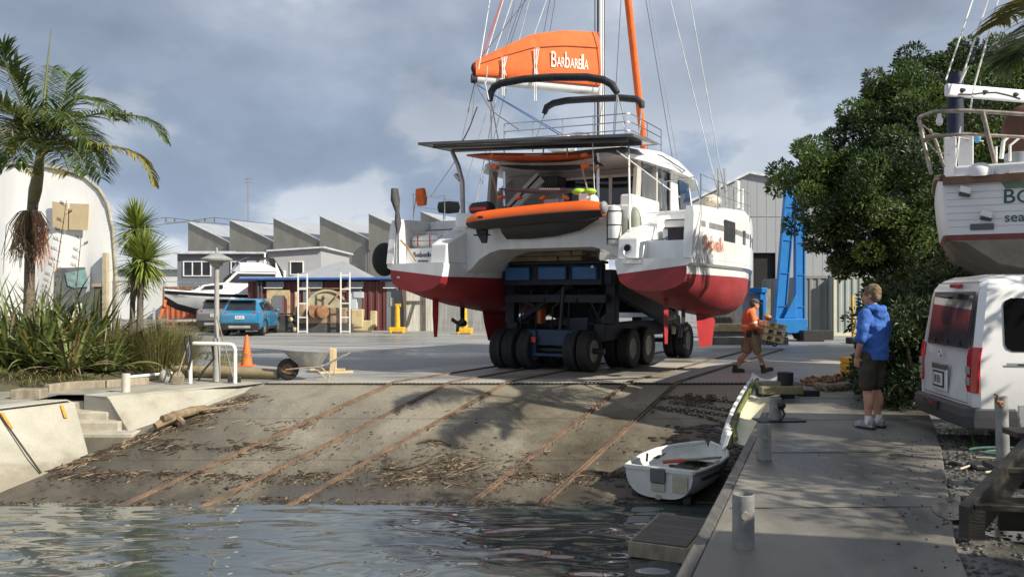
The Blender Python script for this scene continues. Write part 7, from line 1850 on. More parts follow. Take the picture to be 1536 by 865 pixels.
# gravel pieces
gq = MB(); gr = random.Random(5)
def stones(n_,fx,sz,z0=-.05):
    for _ in range(n_):
        x,y = fx(); s_ = gr.uniform(*sz); gq.ell((x,y,z0 + s_ * .2),(s_ * gr.uniform(.7,1.4),s_ * gr.uniform(.7,1.4),s_ * gr.uniform(.4,.8)),6,4,Matrix.Rotation(gr.uniform(0,3),3,'Z'),mi=0)
def f1():
    p = G(gr.uniform(1388,1480),gr.uniform(636,652),-.05); return p.x,p.y
stones(900,f1,(.012,.04))
tag(gq.build('pale_gravel',mat('pale_gravel_stone',(.46,.44,.36),.9,island=.3),smooth=60,fix=False),'band of pale gravel stones under the rear of the white van','gravel',kind='stuff')
gq = MB()
def f2():
    y = gr.uniform(4.6,10.5); x = dr(y) - .32 + abs(gr.gauss(0,.8)) + .12 * math.sin(y * 4); return x,y
stones(2600,f2,(.006,.028))
for _ in range(120):
    y = gr.uniform(4.5,10); x = dr(y) - abs(gr.gauss(0,.35)); s_ = gr.uniform(.004,.014); gq.ell((x,y,.004),(s_,s_,s_ * .7),6,4)
tag(gq.build('dark_gravel',mat('dark_gravel_stone',(.055,.052,.046),.5,island=.5),smooth=60,fix=False),'dark wet gravel and grit along the right edge of the dock','gravel',kind='stuff')
q = MB()
for (cx,cy,rx,ry,rot) in ((3.62,7.1,.16,.5,-.45),(3.42,6.5,.12,.3,-.4),(4.35,8.6,.22,.35,-.3),(3.75,6.05,.3,.35,0)):
    pts = []
    for k in range(28):
        t = 2 * PI * k / 28; r_ = 1 + .28 * noise.noise((math.cos(t) * 1.3 + cx,math.sin(t) * 1.3,cy)); x = rx * r_ * math.cos(t); y = ry * r_ * math.sin(t)
        pts.append((cx + x * math.cos(rot) - y * math.sin(rot),cy + x * math.sin(rot) + y * math.cos(rot),.006 if cx < 3.6 else -.041))
    q.add(pts,[tuple(range(28))])
tag(q.build('puddle',mat('puddle_water',(.03,.028,.024),.10,spec=.6),fix=False),kind='structure')
# ================================================================== PEOPLE
def limb(q,pts,rs,n=12,flat=None):
    q.tube(pts,rs,n,flat=flat)
    for p,r_ in zip(pts,rs): q.ell(p,(r_ * .99,) * 3,12,8)
cloth_tex = bpy.data.textures.new('folds','CLOUDS'); cloth_tex.noise_scale = .085; cloth_tex.noise_depth = 1
def fuse(q,name,m,parent,vox=.009,it=4):
    o = q.build(name,m,parent,smooth=180)
    r_ = o.modifiers.new('union','REMESH'); r_.mode = 'VOXEL'; r_.voxel_size = vox; r_.use_smooth_shade = True
    s_ = o.modifiers.new('relax','SMOOTH'); s_.factor = .5; s_.iterations = it
    if name in ('hoodie','shirt','shorts','hair'):
        d_ = o.modifiers.new('folds','DISPLACE'); d_.texture = cloth_tex; d_.strength = .026; d_.mid_level = .30; d_.texture_coords = 'LOCAL'
    return o
m_skin = mat('skin',(.46,.24,.165),.55,var=.10,scale=8,spec=.35)
def hand(q,wrist,d,palm_n,curl=.6,s=1.0,thumb_side=1):
    """palm plus five separate fingers; d = direction of the hand, palm_n = palm normal"""
    d = Vector(d).normalized(); nrm = Vector(palm_n); nrm = (nrm - d * nrm.dot(d)).normalized(); side = d.cross(nrm)
    w = Vector(wrist)
    M_ = Matrix((side,d,nrm)).transposed()
    q.ell(w + d * .045 * s,(.040 * s,.052 * s,.017 * s),12,8,M_)
    for i,ln in enumerate((.070,.080,.074,.058)):
        b = w + d * .085 * s + side * (thumb_side * (.028 - .019 * i)) * s; a_ = curl
        p1 = b + (d * math.cos(a_ * .5) + nrm * math.sin(a_ * .5)) * ln * .45 * s; p2 = p1 + (d * math.cos(a_ * 1.3) + nrm * math.sin(a_ * 1.3)) * ln * .33 * s; p3 = p2 + (d * math.cos(a_ * 1.9) + nrm * math.sin(a_ * 1.9)) * ln * .25 * s
        limb(q,[b - d * .02 * s,p1,p2,p3],[.0095 * s,.009 * s,.008 * s,.0065 * s],8)
    b = w + d * .025 * s + side * thumb_side * .032 * s; p1 = b + (d * .6 + side * thumb_side * .7 + nrm * .25).normalized() * .035 * s; p2 = p1 + (d * .85 + side * thumb_side * .25 + nrm * .4).normalized() * .03 * s
    limb(q,[b,p1,p2],[.013 * s,.011 * s,.008 * s],8)
def head(q,c,yaw,pitch=0,s=1.0):
    """face along +y of the rotated frame; c = centre of the skull"""
    M_ = Matrix.Rotation(yaw,3,'Z') @ Matrix.Rotation(pitch,3,'X'); c = Vector(c)
    def w(x,y,z): return c + M_ @ Vector((x * s,y * s,z * s))
    q.ell(w(0,-.012,.03),(.076 * s,.096 * s,.088 * s),18,12,M_)
    q.ell(w(0,.018,-.045),(.060 * s,.075 * s,.075 * s),16,10,M_)
    q.ell(w(0,.055,-.092),(.034 * s,.030 * s,.026 * s),10,8,M_)
    q.tube([w(0,.088,.01),w(0,.108,-.028),w(0,.090,-.042)],[.010 * s,.015 * s,.013 * s],8)
    q.ell(w(0,.086,.022),(.045 * s,.016 * s,.012 * s),10,6,M_)
    q.ell(w(0,.088,-.065),(.026 * s,.012 * s,.008 * s),10,6,M_); q.ell(w(0,.087,-.078),(.022 * s,.012 * s,.008 * s),10,6,M_)
    for sd_ in (-1,1):
        q.ell(w(sd_ * .078,-.008,-.012),(.010 * s,.020 * s,.032 * s),10,8,M_)
    return w,M_
def eyes(parent,w,M_,s=1.0):
    q = MB()
    for sd_ in (-1,1): q.ell(w(sd_ * .031,.082,.004),(.011 * s,.008 * s,.007 * s),10,7,M_)
    q.build('eyes',mat('eye_white',(.6,.6,.58),.2),parent,smooth=60)
    q = MB()
    for sd_ in (-1,1): q.ell(w(sd_ * .031,.0885,.004),(.005 * s,.003 * s,.005 * s),8,6,M_)
    q.build('irises',mat('iris',(.05,.07,.09),.2),parent,smooth=60)
def person_root(label,loc,yaw):
    return thing('person',label,'person',loc,yaw)
# ---- man in blue hoodie: local +y = facing, +x = his right... (x positive = right hand)
mp = G(1309,642,0.0)
man = person_root('man in blue hoodie, olive shorts and grey trainers standing on the dock',(mp.x,mp.y,0.0),R(33))
q = MB()
HIP = .93; SH = 1.44
limb(q,[(-.085,.0,HIP),(-.095,.015,.50),(-.10,-.01,.10)],[.085,.056,.040]); limb(q,[(.085,.0,HIP),(.105,.02,.50),(.115,.0,.10)],[.085,.056,.040])
q.ell((-.097,-.022,.36),(.050,.055,.12),12,9); q.ell((.108,-.018,.36),(.050,.055,.12),12,9)
for x in (-.10,.115): q.ell((x,.05,.045),(.042,.12,.045),12,8)
q.ell((0,0,.98),(.16,.11,.12),16,10); q.ell((0,.0,1.20),(.155,.10,.2),16,10); q.ell((0,-.01,1.36),(.17,.105,.12),16,10)
limb(q,[(0,-.015,1.42),(0,.0,1.56)],[.062,.055])
# left arm bent slightly, hand in front pocket; right arm hidden
limb(q,[(-.19,-.01,1.42),(-.262,-.03,1.17),(-.232,.06,.92)],[.055,.044,.031]); hand(q,(-.228,.065,.91),(.12,.1,-1),(.9,.3,.1),.5,1.0,1)
limb(q,[(.19,-.01,1.42),(.262,-.03,1.17),(.232,.06,.92)],[.055,.044,.031]); hand(q,(.228,.065,.91),(-.12,.1,-1),(-.9,.3,.1),.5,1.0,-1)
w,HM_ = head(q,(.0,.02,1.675),R(16),R(0))
body = fuse(q,'body',m_skin,man,.008,3)
eyes(man,w,HM_)
q = MB(); hr = random.Random(2)
q.ell(w(0,-.022,.045),(.083,.098,.088),18,12,HM_); q.ell(w(0,-.055,-.01),(.074,.058,.075),14,10,HM_)
for k in range(60):
    a_ = hr.uniform(0,2 * PI); e_ = hr.uniform(.2,1.35); v = w(.07 * math.cos(a_) * math.cos(e_),-.022 + .085 * math.sin(a_) * math.cos(e_),.055 + .078 * math.sin(e_))
    q.ell(v,(.018,.02,.016),7,5)
fuse(q,'hair',mat('fair_brown_hair',(.17,.11,.06),.7,var=.3,scale=25,bump=.6,bscale=60),man,.008,1)
m_hood = mat('blue_hoodie',(.035,.115,.40),.85,var=.16,scale=7,bump=.35,bscale=12)
q = MB()
q.ell((0,-.005,1.33),(.205,.135,.17),18,12); q.ell((0,0,1.13),(.185,.135,.20),18,12); q.tube([(0,0,.90),(0,0,.96),(0,0,1.1),(0,0,1.3)],[.190,.196,.188,.19],20,flat=.80)
limb(q,[(-.175,-.01,1.43),(-.235,-.02,1.27),(-.255,-.01,1.135)],[.078,.070,.062]); limb(q,[(.175,-.01,1.43),(.235,-.02,1.27),(.255,-.01,1.135)],[.078,.070,.062])
q.tube([(-.262,-.005,1.155),(-.258,-.0,1.13),(-.252,.006,1.105)],[.064,.066,.058],12); q.tube([(.262,-.005,1.155),(.258,-.0,1.13),(.252,.006,1.105)],[.064,.066,.058],12)
q.tube([(-.10,.06,1.50),(-.12,-.03,1.51),(-.06,-.10,1.50),(0,-.13,1.485),(.06,-.10,1.50),(.12,-.03,1.51),(.10,.06,1.50)],[.03,.038,.048,.055,.048,.038,.03],10); q.ell((0,-.115,1.44),(.10,.045,.075),14,9)
limb(q,[(0,-.01,1.43),(0,-.005,1.50)],[.12,.085])
for z,r_ in ((1.06,.012),(1.02,.01)): pass
hd = fuse(q,'hoodie',m_hood,man,.009,3)
q = MB(); q.box((-.262,-.06,1.30),(.012,.035,.04),Matrix.Rotation(.3,3,'X')); q.build('logo_patch',m_white_trim,man,bevel=.006)
q = MB(); q.tube([(0,0,.875),(0,0,.93),(0,0,.965)],[.194,.202,.186],22,flat=.80); q.build('hem',m_hood,man,smooth=60)
m_short = mat('olive_shorts',(.045,.040,.028),.9,var=.2,scale=8,bump=.3,bscale=14)
q = MB(); q.ell((0,0,.93),(.170,.125,.12),18,10)
limb(q,[(-.085,.0,.90),(-.094,.012,.72),(-.098,.015,.56)],[.105,.098,.092],14); limb(q,[(.085,.0,.90),(.098,.012,.72),(.105,.015,.56)],[.105,.098,.092],14)
fuse(q,'shorts',m_short,man,.010,2)
for x in (-.10,.115):
    q = MB(); q.tube([(x,-.008,.06),(x,-.008,.17)],[.046,.044],12); q.build('sock',m_white_trim,man,smooth=60)
    q = MB(); q.ell((x,.05,.062),(.050,.145,.045),14,10); q.ell((x,-.035,.075),(.046,.060,.06),12,8); q.box((x,.045,.03),(.088,.26,.03)); fuse(q,'shoe',mat('grey_trainer',(.36,.36,.37),.6,col2=(.14,.14,.15),scale=14),man,.008,2)
    q = MB(); q.loft([[(x - .045,-.085,.0),(x + .045,-.085,0),(x + .05,.06,0),(x + .035,.18,0.012),(x - .035,.18,.012),(x - .05,.06,0)],[(x - .047,-.088,.03),(x + .047,-.088,.03),(x + .053,.06,.03),(x + .036,.187,.04),(x - .036,.187,.04),(x - .053,.06,.03)]]); q.build('sole',m_black,man)

# ---- worker walking to the right with a stack of pallets
wp = G(1128,559,GZ)
wk_ = person_root('worker in orange hi-vis shirt, cap and khaki shorts walking with a pallet',(wp.x,wp.y,GZ),R(-90))
# local +y = walking direction (photo right); x positive = his right (towards the camera)
q = MB()
limb(q,[(.09,-.02,.86),(.10,.10,.47),(.10,.27,.11)],[.09,.060,.042]); q.ell((.10,.165,.33),(.052,.055,.11),12,8,Matrix.Rotation(.42,3,'X'))
limb(q,[(-.09,-.02,.86),(-.10,-.09,.46),(-.10,-.34,.12)],[.09,.060,.042]); q.ell((-.10,-.24,.31),(.052,.055,.11),12,8,Matrix.Rotation(-.6,3,'X'))
q.ell((0,-.03,.92),(.165,.13,.13),16,10); q.ell((0,-.05,1.12),(.165,.13,.2),16,10); q.ell((0,-.055,1.28),(.18,.115,.12),16,10)
limb(q,[(0,-.03,1.36),(0,.03,1.47)],[.065,.058])
for sx2 in (1,-1):
    limb(q,[(sx2 * .20,-.05,1.33),(sx2 * .235,-.02,1.07),(sx2 * .21,.28,1.00)],[.058,.047,.034])
    hand(q,(sx2 * .21,.28,1.00),(-.1 * sx2,1,.0),(-sx2,.2,.3),.7,1.0,sx2)
w,HM_ = head(q,(0,.065,1.575),R(0),R(-8))
fuse(q,'body',m_skin,wk_,.010,3)
eyes(wk_,w,HM_)
q = MB(); q.ell(w(0,-.035,.02),(.080,.085,.085),14,10,HM_); q.ell(w(0,-.07,-.03),(.06,.04,.05),10,8,HM_); fuse(q,'hair',mat('grey_brown_hair',(.10,.085,.075),.8,var=.3),wk_,.01,2)
q = MB(); q.ell(w(0,-.008,.062),(.088,.106,.070),16,10,HM_); q.loft([[w(-.06,.075,.045),w(.06,.075,.045),w(.06,.075,.06),w(-.06,.075,.06)],[w(-.045,.165,.025),w(.045,.165,.025),w(.045,.165,.037),w(-.045,.165,.037)]]); fuse(q,'cap',mat('dark_grey_cap',(.07,.07,.075),.8,var=.3),wk_,.009,1)
m_hv = mat('hi_vis_orange',(.72,.17,.05),.75,var=.12,scale=7,bump=.35,bscale=10)
q = MB(); q.ell((0,-.055,1.26),(.21,.145,.17),18,12); q.ell((0,-.04,1.08),(.195,.16,.19),18,12); q.tube([(0,-.03,.93),(0,-.03,1.05),(0,-.05,1.25)],[.185,.19,.19],20,flat=.82)
for sx2 in (1,-1): limb(q,[(sx2 * .185,-.055,1.345),(sx2 * .225,-.04,1.22),(sx2 * .238,-.02,1.12)],[.082,.074,.068])
limb(q,[(0,-.04,1.36),(0,.0,1.42)],[.11,.08]); fuse(q,'shirt',m_hv,wk_,.010,3)
m_refl = mat('reflective_tape',(.62,.62,.60),.35,var=.05)
q = MB(); q.tube([(0,-.037,1.065),(0,-.039,1.115)],.207,24,flat=.86,caps=False); q.tube([(.238,-.02,1.135),(.232,-.03,1.175)],.083,14,caps=False); q.tube([(-.238,-.02,1.135),(-.232,-.03,1.175)],.083,14,caps=False); q.build('reflective_band',m_refl,wk_,smooth=60)
m_khaki = mat('khaki_shorts',(.27,.20,.12),.9,var=.2,scale=6,bump=.3,bscale=12)
q = MB(); q.ell((0,-.03,.88),(.178,.15,.12),18,10); limb(q,[(.09,-.02,.85),(.098,.05,.66),(.10,.095,.52)],[.112,.105,.10],14); limb(q,[(-.09,-.02,.85),(-.098,-.055,.66),(-.10,-.08,.52)],[.112,.105,.10],14); fuse(q,'shorts',m_khaki,wk_,.010,2)
q = MB(); q.tube([(0,-.03,.955),(0,-.03,.99)],.186,22,flat=.86); q.box((.17,-.12,.90),(.06,.12,.16)); q.box((.19,.02,.93),(.05,.08,.10)); q.build('tool_belt',m_black,wk_,bevel=.01)
m_boot = mat('dark_boot',(.035,.032,.028),.6,var=.3)
for (x,y,z,pt) in ((.10,.27,.02,.22),(-.10,-.34,.0,0.0)):
    q = MB(); Mx = Matrix.Rotation(pt,3,'X')
    def bp_(v): return Vector((x,y,z)) + Mx @ Vector(v)
    q.ell(bp_((0,.07,.05)),(.055,.14,.05),14,9,Mx); q.ell(bp_((0,-.02,.07)),(.052,.07,.07),12,8,Mx); q.tube([bp_((0,-.02,.07)),bp_((0,-.03,.19))],[.055,.058],12); q.box(bp_((0,.055,.012)),(.10,.28,.026),Mx); fuse(q,'boot',m_boot,wk_,.010,1)
    q = MB(); q.tube([bp_((0,-.03,.18)),bp_((0,-.035,.24))],[.053,.05],12); q.build('sock',mat('grey_sock',(.42,.41,.38),.9),wk_,smooth=60)
# pallet stack he carries
pal = thing('pallet','stack of small pale timber pallets carried by the worker','pallet',(wp.x,wp.y,GZ),R(-90))
q = MB(); Mp = Matrix.Rotation(R(-13),4,'X')
T0 = Matrix.Translation((0,.43,.98)) @ Mp
q.M = T0
for k in range(3):
    z = -.19 + .15 * k
    for i in range(5): q.box((-.31 + .155 * i,0,z + .055),(.10,.46,.02))
    for y in (-.19,0,.19): q.box((0,y,z),(.72,.07,.088))
    for x in (-.30,0,.30): q.box((x,0,z - .055),(.10,.46,.02))
q.build('slats',mat('pallet_pine',(.60,.52,.32),.8,var=.14,scale=3),pal,bevel=.003)
q = MB(); q.M = T0; q.ell((.2,-.20,.26),(.13,.10,.07),10,7); q.build('glove_bundle',mat('tan_leather',(.34,.17,.06),.8,var=.3),pal,smooth=60)
q = MB(); q.M = T0
for y in (-.08,.06): q.lathe([(.03,-.03),(.055,-.03),(.055,.03),(.03,.03)],12,(.3,y,-.30),(1,0,0),closed=True)
q.build('castor',m_black,pal)
SEP = {"hydraulic_ram","tail_lamp","wiper","ribbed_plate","rubbing_strake","tie_cord","side_stripe","bimini_strut","sling","guard_rail","cockpit_coaming","arch_post","davit_tackle"}
# ================================================================== PLANTS
pr_ = random.Random(21)
def blade(q,base,d0,ln,w,droop,n=5,twist=0.0,mi=0,fold=.25):
    """arching strap leaf, folded along the midrib"""
    p = Vector(base); d = Vector(d0).normalized(); st = ln / n; vs = []; fs = []
    for i in range(n + 1):
        t = i / n; side = d.cross(Vector((0,0,1)))
        if side.length < .05: side = Vector((1,0,0))
        side.normalize(); up = side.cross(d)
        a = twist * t; s_ = side * math.cos(a) + up * math.sin(a)
        ww = w * (.55 + 1.8 * t * (1 - t) if t < .6 else (1 - t) * 2.2 + .0) * .5 + .0008
        vs += [p - s_ * ww,p + up * (-fold * ww),p + s_ * ww]
        p = p + d * st; d = (d + Vector((0,0,-droop / n * (.4 + 1.4 * t)))).normalized()
    for i in range(n): fs += [(3 * i,3 * i + 1,3 * i + 4,3 * i + 3),(3 * i + 1,3 * i + 2,3 * i + 5,3 * i + 4)]
    q.add(vs,fs,mi)
m_flax = mat('flax_leaf',(.075,.11,.028),.45,col2=(.17,.20,.06),scale=1.6,island=.35,subs=.2)
m_flaxy = mat('flax_leaf_yellow',(.24,.19,.05),.6,var=.25,island=.3,subs=.2)
m_flaxd = mat('flax_leaf_dead',(.16,.12,.075),.9,var=.3,island=.4)
def flax(px,py,d,n,ln,label,seed,lean=0.0,name='flax_plant',mats=None,wd=.07,dead=.08,yel=.06,droop=1.0,group='flax plants in the garden bed'):
    b = P(px,py,d); b.z = bedz(b.x,b.y)
    q = MB(); fr = random.Random(seed)
    for i in range(n):
        a = fr.uniform(0,2 * PI); el = fr.uniform(.35,1.35) ; base = Vector((.16 * math.cos(a) * fr.random(),.16 * math.sin(a) * fr.random(),0))
        dv = Vector((math.cos(a) * math.cos(el) + lean,math.sin(a) * math.cos(el),math.sin(el)))
        u = fr.random(); mi = 2 if u < dead else (1 if u < dead + yel else 0)
        blade(q,base,dv,ln * fr.uniform(.6,1.1),wd * fr.uniform(.7,1.2),(droop + .8 * (mi == 2)) * fr.uniform(.4,1.5),6,fr.uniform(-1,1),mi)
    o = q.build(name,mats or [m_flax,m_flaxy,m_flaxd],loc=b,fix=False,smooth=60); return tag(o,label,'plant',group)
fl = [(12,560,17.0,110,1.9,'broad flax clump at the left edge of the picture nearest the path'),(62,558,17.2,120,1.8,'pale green arching flax clump under the palm trunk'),(100,545,17.6,90,1.7,'flax clump with yellow and green blades in the middle of the bed'),(108,562,16.9,70,1.05,'short bright flax tuft in front of the dry fronds'),(135,530,19.0,120,2.0,'tall dark flax clump below the grey tarpaulin of the tent'),(168,545,19.0,80,1.5,'flax clump with many dry blades beside the cabbage trees'),(40,520,19.6,120,2.1,'flax clump behind the palm trunk in front of the white tent'),(-30,540,18.0,120,2.2,'big flax clump partly outside the left picture edge'),(85,512,20.4,100,2.1,'upright flax clump close to the wall of the white tent'),(160,566,17.4,60,.95,'low flax tuft at the foot of the cabbage trees')]
for i,(px,py,d,n,ln,lab) in enumerate(fl):
    flax(px,py,d,n,ln,lab,100 + i,dead=.25 if 'dry' in lab else .08,yel=.15 if 'yellow' in lab or 'pale' in lab else .05)
# tall flower stalks of flax
for px0,px1,py,d,lab in ((60,82,395,19.2,'tall dry flax flower stalk left of the tan tent patch'),(72,100,300,19.3,'tallest dry flax flower stalk crossing the tan tent patch'),(112,122,352,19.0,'short dry flax flower stalk above the grey tarpaulin')):
    a = P(px0,500,d); b = P(px1,py,d); a.z = bedz(0,0); q = MB(); q.tube([a,a.lerp(b,.6) + Vector((-.05,0,0)),b],[.016,.012,.005],6)
    for t in (.62,.68,.74,.8,.86,.91,.96):
        c = a.lerp(b,t); s_ = 1 if int(t * 100) % 2 else -1
        e = c + Vector((s_ * (.10 + .30 * (1 - t)),.05 * s_,.07)); q.tube([c,e],[.006,.004],5)
        for k in range(4): v = c.lerp(e,.5 + .16 * k); q.tube([v,v + Vector((.012,0,.07))],[.010,.004],5)
    tag(q.build('flower_stalk',m_flaxd,smooth=60,fix=False),lab,'flower stalk','flax flower stalks')
# low ground cover on the bed
q = MB()
for i in range(5200):
    u = pr_.random(); x = -13.5 + 7.2 * u; y0 = 14.9 + (x + 10) * .85 if x > -10 else 14.9 + (x + 10) * .5
    y = y0 + .15 + abs(pr_.gauss(0,1.4)); a = pr_.uniform(0,6.28)
    if noise.noise((x * .9,y * .9,3)) < -.12: continue
    z = GZ + .05 + .22 * min(1,(y - y0) * .6)
    blade(q,(x,y,z),(math.cos(a) * .8,math.sin(a) * .8,pr_.uniform(.3,1.1)),pr_.uniform(.10,.32),.014,1.2,3,0,pr_.choice((0,0,0,1,2)))
tag(q.build('ground_cover',[mat('low_green',(.10,.125,.03),.7,var=.4,island=.4,subs=.15),m_flaxy,m_flaxd],fix=False),'low mossy green ground cover and dry litter along the garden edging','ground cover',kind='stuff')
# tussock grass beside the cabbage trees
m_tus = mat('tussock_blade',(.15,.15,.045),.7,col2=(.24,.215,.085),scale=2,island=.35,subs=.2)
def tussock(px,py,d,n,ln,label,seed):
    b = P(px,py,d); b.z = bedz(b.x,b.y) - .15; q = MB(); fr = random.Random(seed)
    for i in range(n):
        a = fr.uniform(0,2 * PI); rr_ = abs(fr.gauss(0,.26)); el = fr.gauss(1.15,.22)
        blade(q,(rr_ * math.cos(a),rr_ * math.sin(a),0),(math.cos(a) * math.cos(el) * 1.1,math.sin(a) * math.cos(el) * 1.1,math.sin(el)),ln * fr.uniform(.55,1.1),.007,fr.uniform(.5,1.5),5,0)
    tag(q.build('tussock_grass',m_tus,loc=b,fix=False),label,'grass','tussock grasses')
tussock(238,552,18.6,2600,1.25,'large rounded olive tussock grass right of the cabbage trees',31)
tussock(205,548,19.3,1500,1.15,'tussock grass half hidden behind the cabbage tree stems',32)
tussock(165,552,18.6,1100,1.05,'tussock grass left of the cabbage tree stems',33)
tussock(262,545,19.4,1500,1.15,'olive tussock grass behind the large one, nearest the lamp post',34)

# dry fallen fronds
q = MB()
for i in range(120):
    a = pr_.uniform(-.4,1.0); b = P(pr_.uniform(120,175),pr_.uniform(530,562),18.0); b.z = bedz(0,0) + pr_.uniform(0,.35)
    blade(q,b,(math.cos(a),-.3,pr_.uniform(-.5,.15)),pr_.uniform(.4,.8),.018,.6,4)
tag(q.build('dry_fronds',m_flaxd,fix=False),'pile of dry grey fallen fronds beside the cabbage tree stems','dry leaves')

# --- cabbage trees
m_cord = mat('cordyline_leaf',(.13,.20,.03),.5,col2=(.28,.32,.07),scale=1.3,island=.3,subs=.25)
m_bark = mat('rough_bark',(.13,.11,.085),.95,var=.35,scale=9,stretch=(1,1,.35),bump=.8,bscale=25)
def cabbage(base,heads,label,seed,tr=.075):
    o = thing('cabbage_tree',label,'tree',base,group='cabbage trees'); fr = random.Random(seed); base = Vector(base)
    for hp__,ln,n in heads:
        h = Vector(hp__) - base; q = MB(); q.tube([(0,0,-.1),h * .35 + Vector((.03,0,0)),h * .7 + Vector((-.02,0,0)),h],[tr * 1.15,tr,tr * .85,tr * .75],10); q.build('trunk',m_bark,o,smooth=60)
        q = MB()
        for i in range(n):
            a = fr.uniform(0,2 * PI); el = fr.uniform(-1.0,1.45); u = fr.random()
            mi = 1 if el < -.75 and u < .7 else 0
            blade(q,h + Vector((0,0,.02 + .10 * (el + 1) / 2)),(math.cos(a) * math.cos(el),math.sin(a) * math.cos(el),math.sin(el)),ln * fr.uniform(.75,1.1),.042,(.35 + .5 * (el < .3)) * fr.uniform(.5,1.5),5,fr.uniform(-.5,.5),mi)
        q.build('leaf_head',[m_cord,m_flaxd],o,fix=False,smooth=60)
b = P(203,558,18.6); b.z = bedz(0,0)
cabbage(b,[(P(216,398,18.6),.78,420)],'front cabbage tree with a single bright green spiky head and dark leaning stem',51)
b = P(192,552,19.1); b.z = bedz(0,0)
cabbage(b,[(P(205,350,19.1),.72,340),],'taller cabbage tree behind, with a darker head reaching higher',52,.06)
b = P(186,556,19.8); b.z = bedz(0,0)
cabbage(b,[(P(206,428,19.8),.60,140)],'small cabbage tree with a low sparse head between the two taller stems',53,.04)

# --- feather palm
m_palm = mat('palm_leaf',(.05,.095,.02),.42,col2=(.15,.19,.05),scale=1.2,island=.3,subs=.35)
m_palmb = mat('palm_leaf_bright',(.12,.20,.035),.42,var=.25,island=.3,subs=.3)
m_palmy = mat('palm_leaf_yellow',(.30,.25,.05),.55,col2=(.17,.17,.04),scale=1.5,island=.3,subs=.25)
m_rach = mat('palm_rachis',(.14,.15,.05),.6,var=.2)
def frond(parent,pts,ml,lw,mi_mat,n=62,hang=.55,seed=0,up=.35,name='frond'):
    """pts: control points of the rachis (local); leaflets both sides, hanging towards the tip"""
    fr = random.Random(seed); pts = [Vector(p) for p in pts]
    def cr(t):
        m = len(pts) - 1; f = min(t * m,m - 1e-6); i = int(f); u = f - i
        p0 = pts[max(i - 1,0)]; p1 = pts[i]; p2 = pts[i + 1]; p3 = pts[min(i + 2,m)]
        return .5 * ((2 * p1) + (p2 - p0) * u + (2 * p0 - 5 * p1 + 4 * p2 - p3) * u * u + (3 * p1 - p0 - 3 * p2 + p3) * u ** 3)
    q = MB(); sp = [cr(i / 20) for i in range(21)]; q.tube(sp,[.032 * (1 - .88 * i / 20) for i in range(21)],6,mi=1)
    for i in range(n):
        t = .14 + .86 * i / n; p = cr(t); d = (cr(min(1,t + .01)) - cr(t - .01)).normalized()
        sd_ = d.cross(Vector((0,0,1)))
        if sd_.length < .1: sd_ = Vector((0,1,0))
        sd_.normalize(); upv = sd_.cross(d)
        L_ = ml * (math.sin(PI * min(1,.12 + .88 * t) ** .8) ** .6 * .9 + .12) * fr.uniform(.8,1.1)
        for s_ in (-1,1):
            dv = (sd_ * s_ * fr.uniform(.75,1.1) + d * fr.uniform(.45,.8) + upv * up * fr.uniform(.5,1.3)).normalized()
            blade(q,p,dv,L_,lw * fr.uniform(.8,1.2),hang * 2.4 * fr.uniform(.5,1.4),4,0,0,fold=.4)
    return q.build(name,[mi_mat,m_rach],parent,fix=False,smooth=60)
pb_ = P(42,520,19.0); pb_.z = bedz(0,0)
palm = thing('palm_tree','feather palm with arching green fronds and one yellow frond beside the white tent','palm',pb_)
def pl(px,py,d): return P(px,py,d) - pb_
q = MB(); tb_top = pl(60,258,19.0); q.tube([(0,0,-.2),pl(44,440,19),pl(45,380,19),pl(47,330,19),pl(50,300,19)],[.15,.115,.11,.11,.115],14); q.build('trunk',mat('palm_bark',(.15,.12,.09),.9,var=.3,scale=6,stretch=(.3,.3,3),bump=.5,bscale=14),palm,smooth=60)
q = MB(); q.tube([pl(50,302,19),pl(53,285,19),pl(57,262,19),pl(60,235,19),pl(62,215,19)],[.12,.14,.12,.09,.05],14); q.build('crownshaft',mat('crownshaft_green',(.16,.15,.06),.6,var=.3,scale=3),palm,smooth=60)
C_ = (62,226)
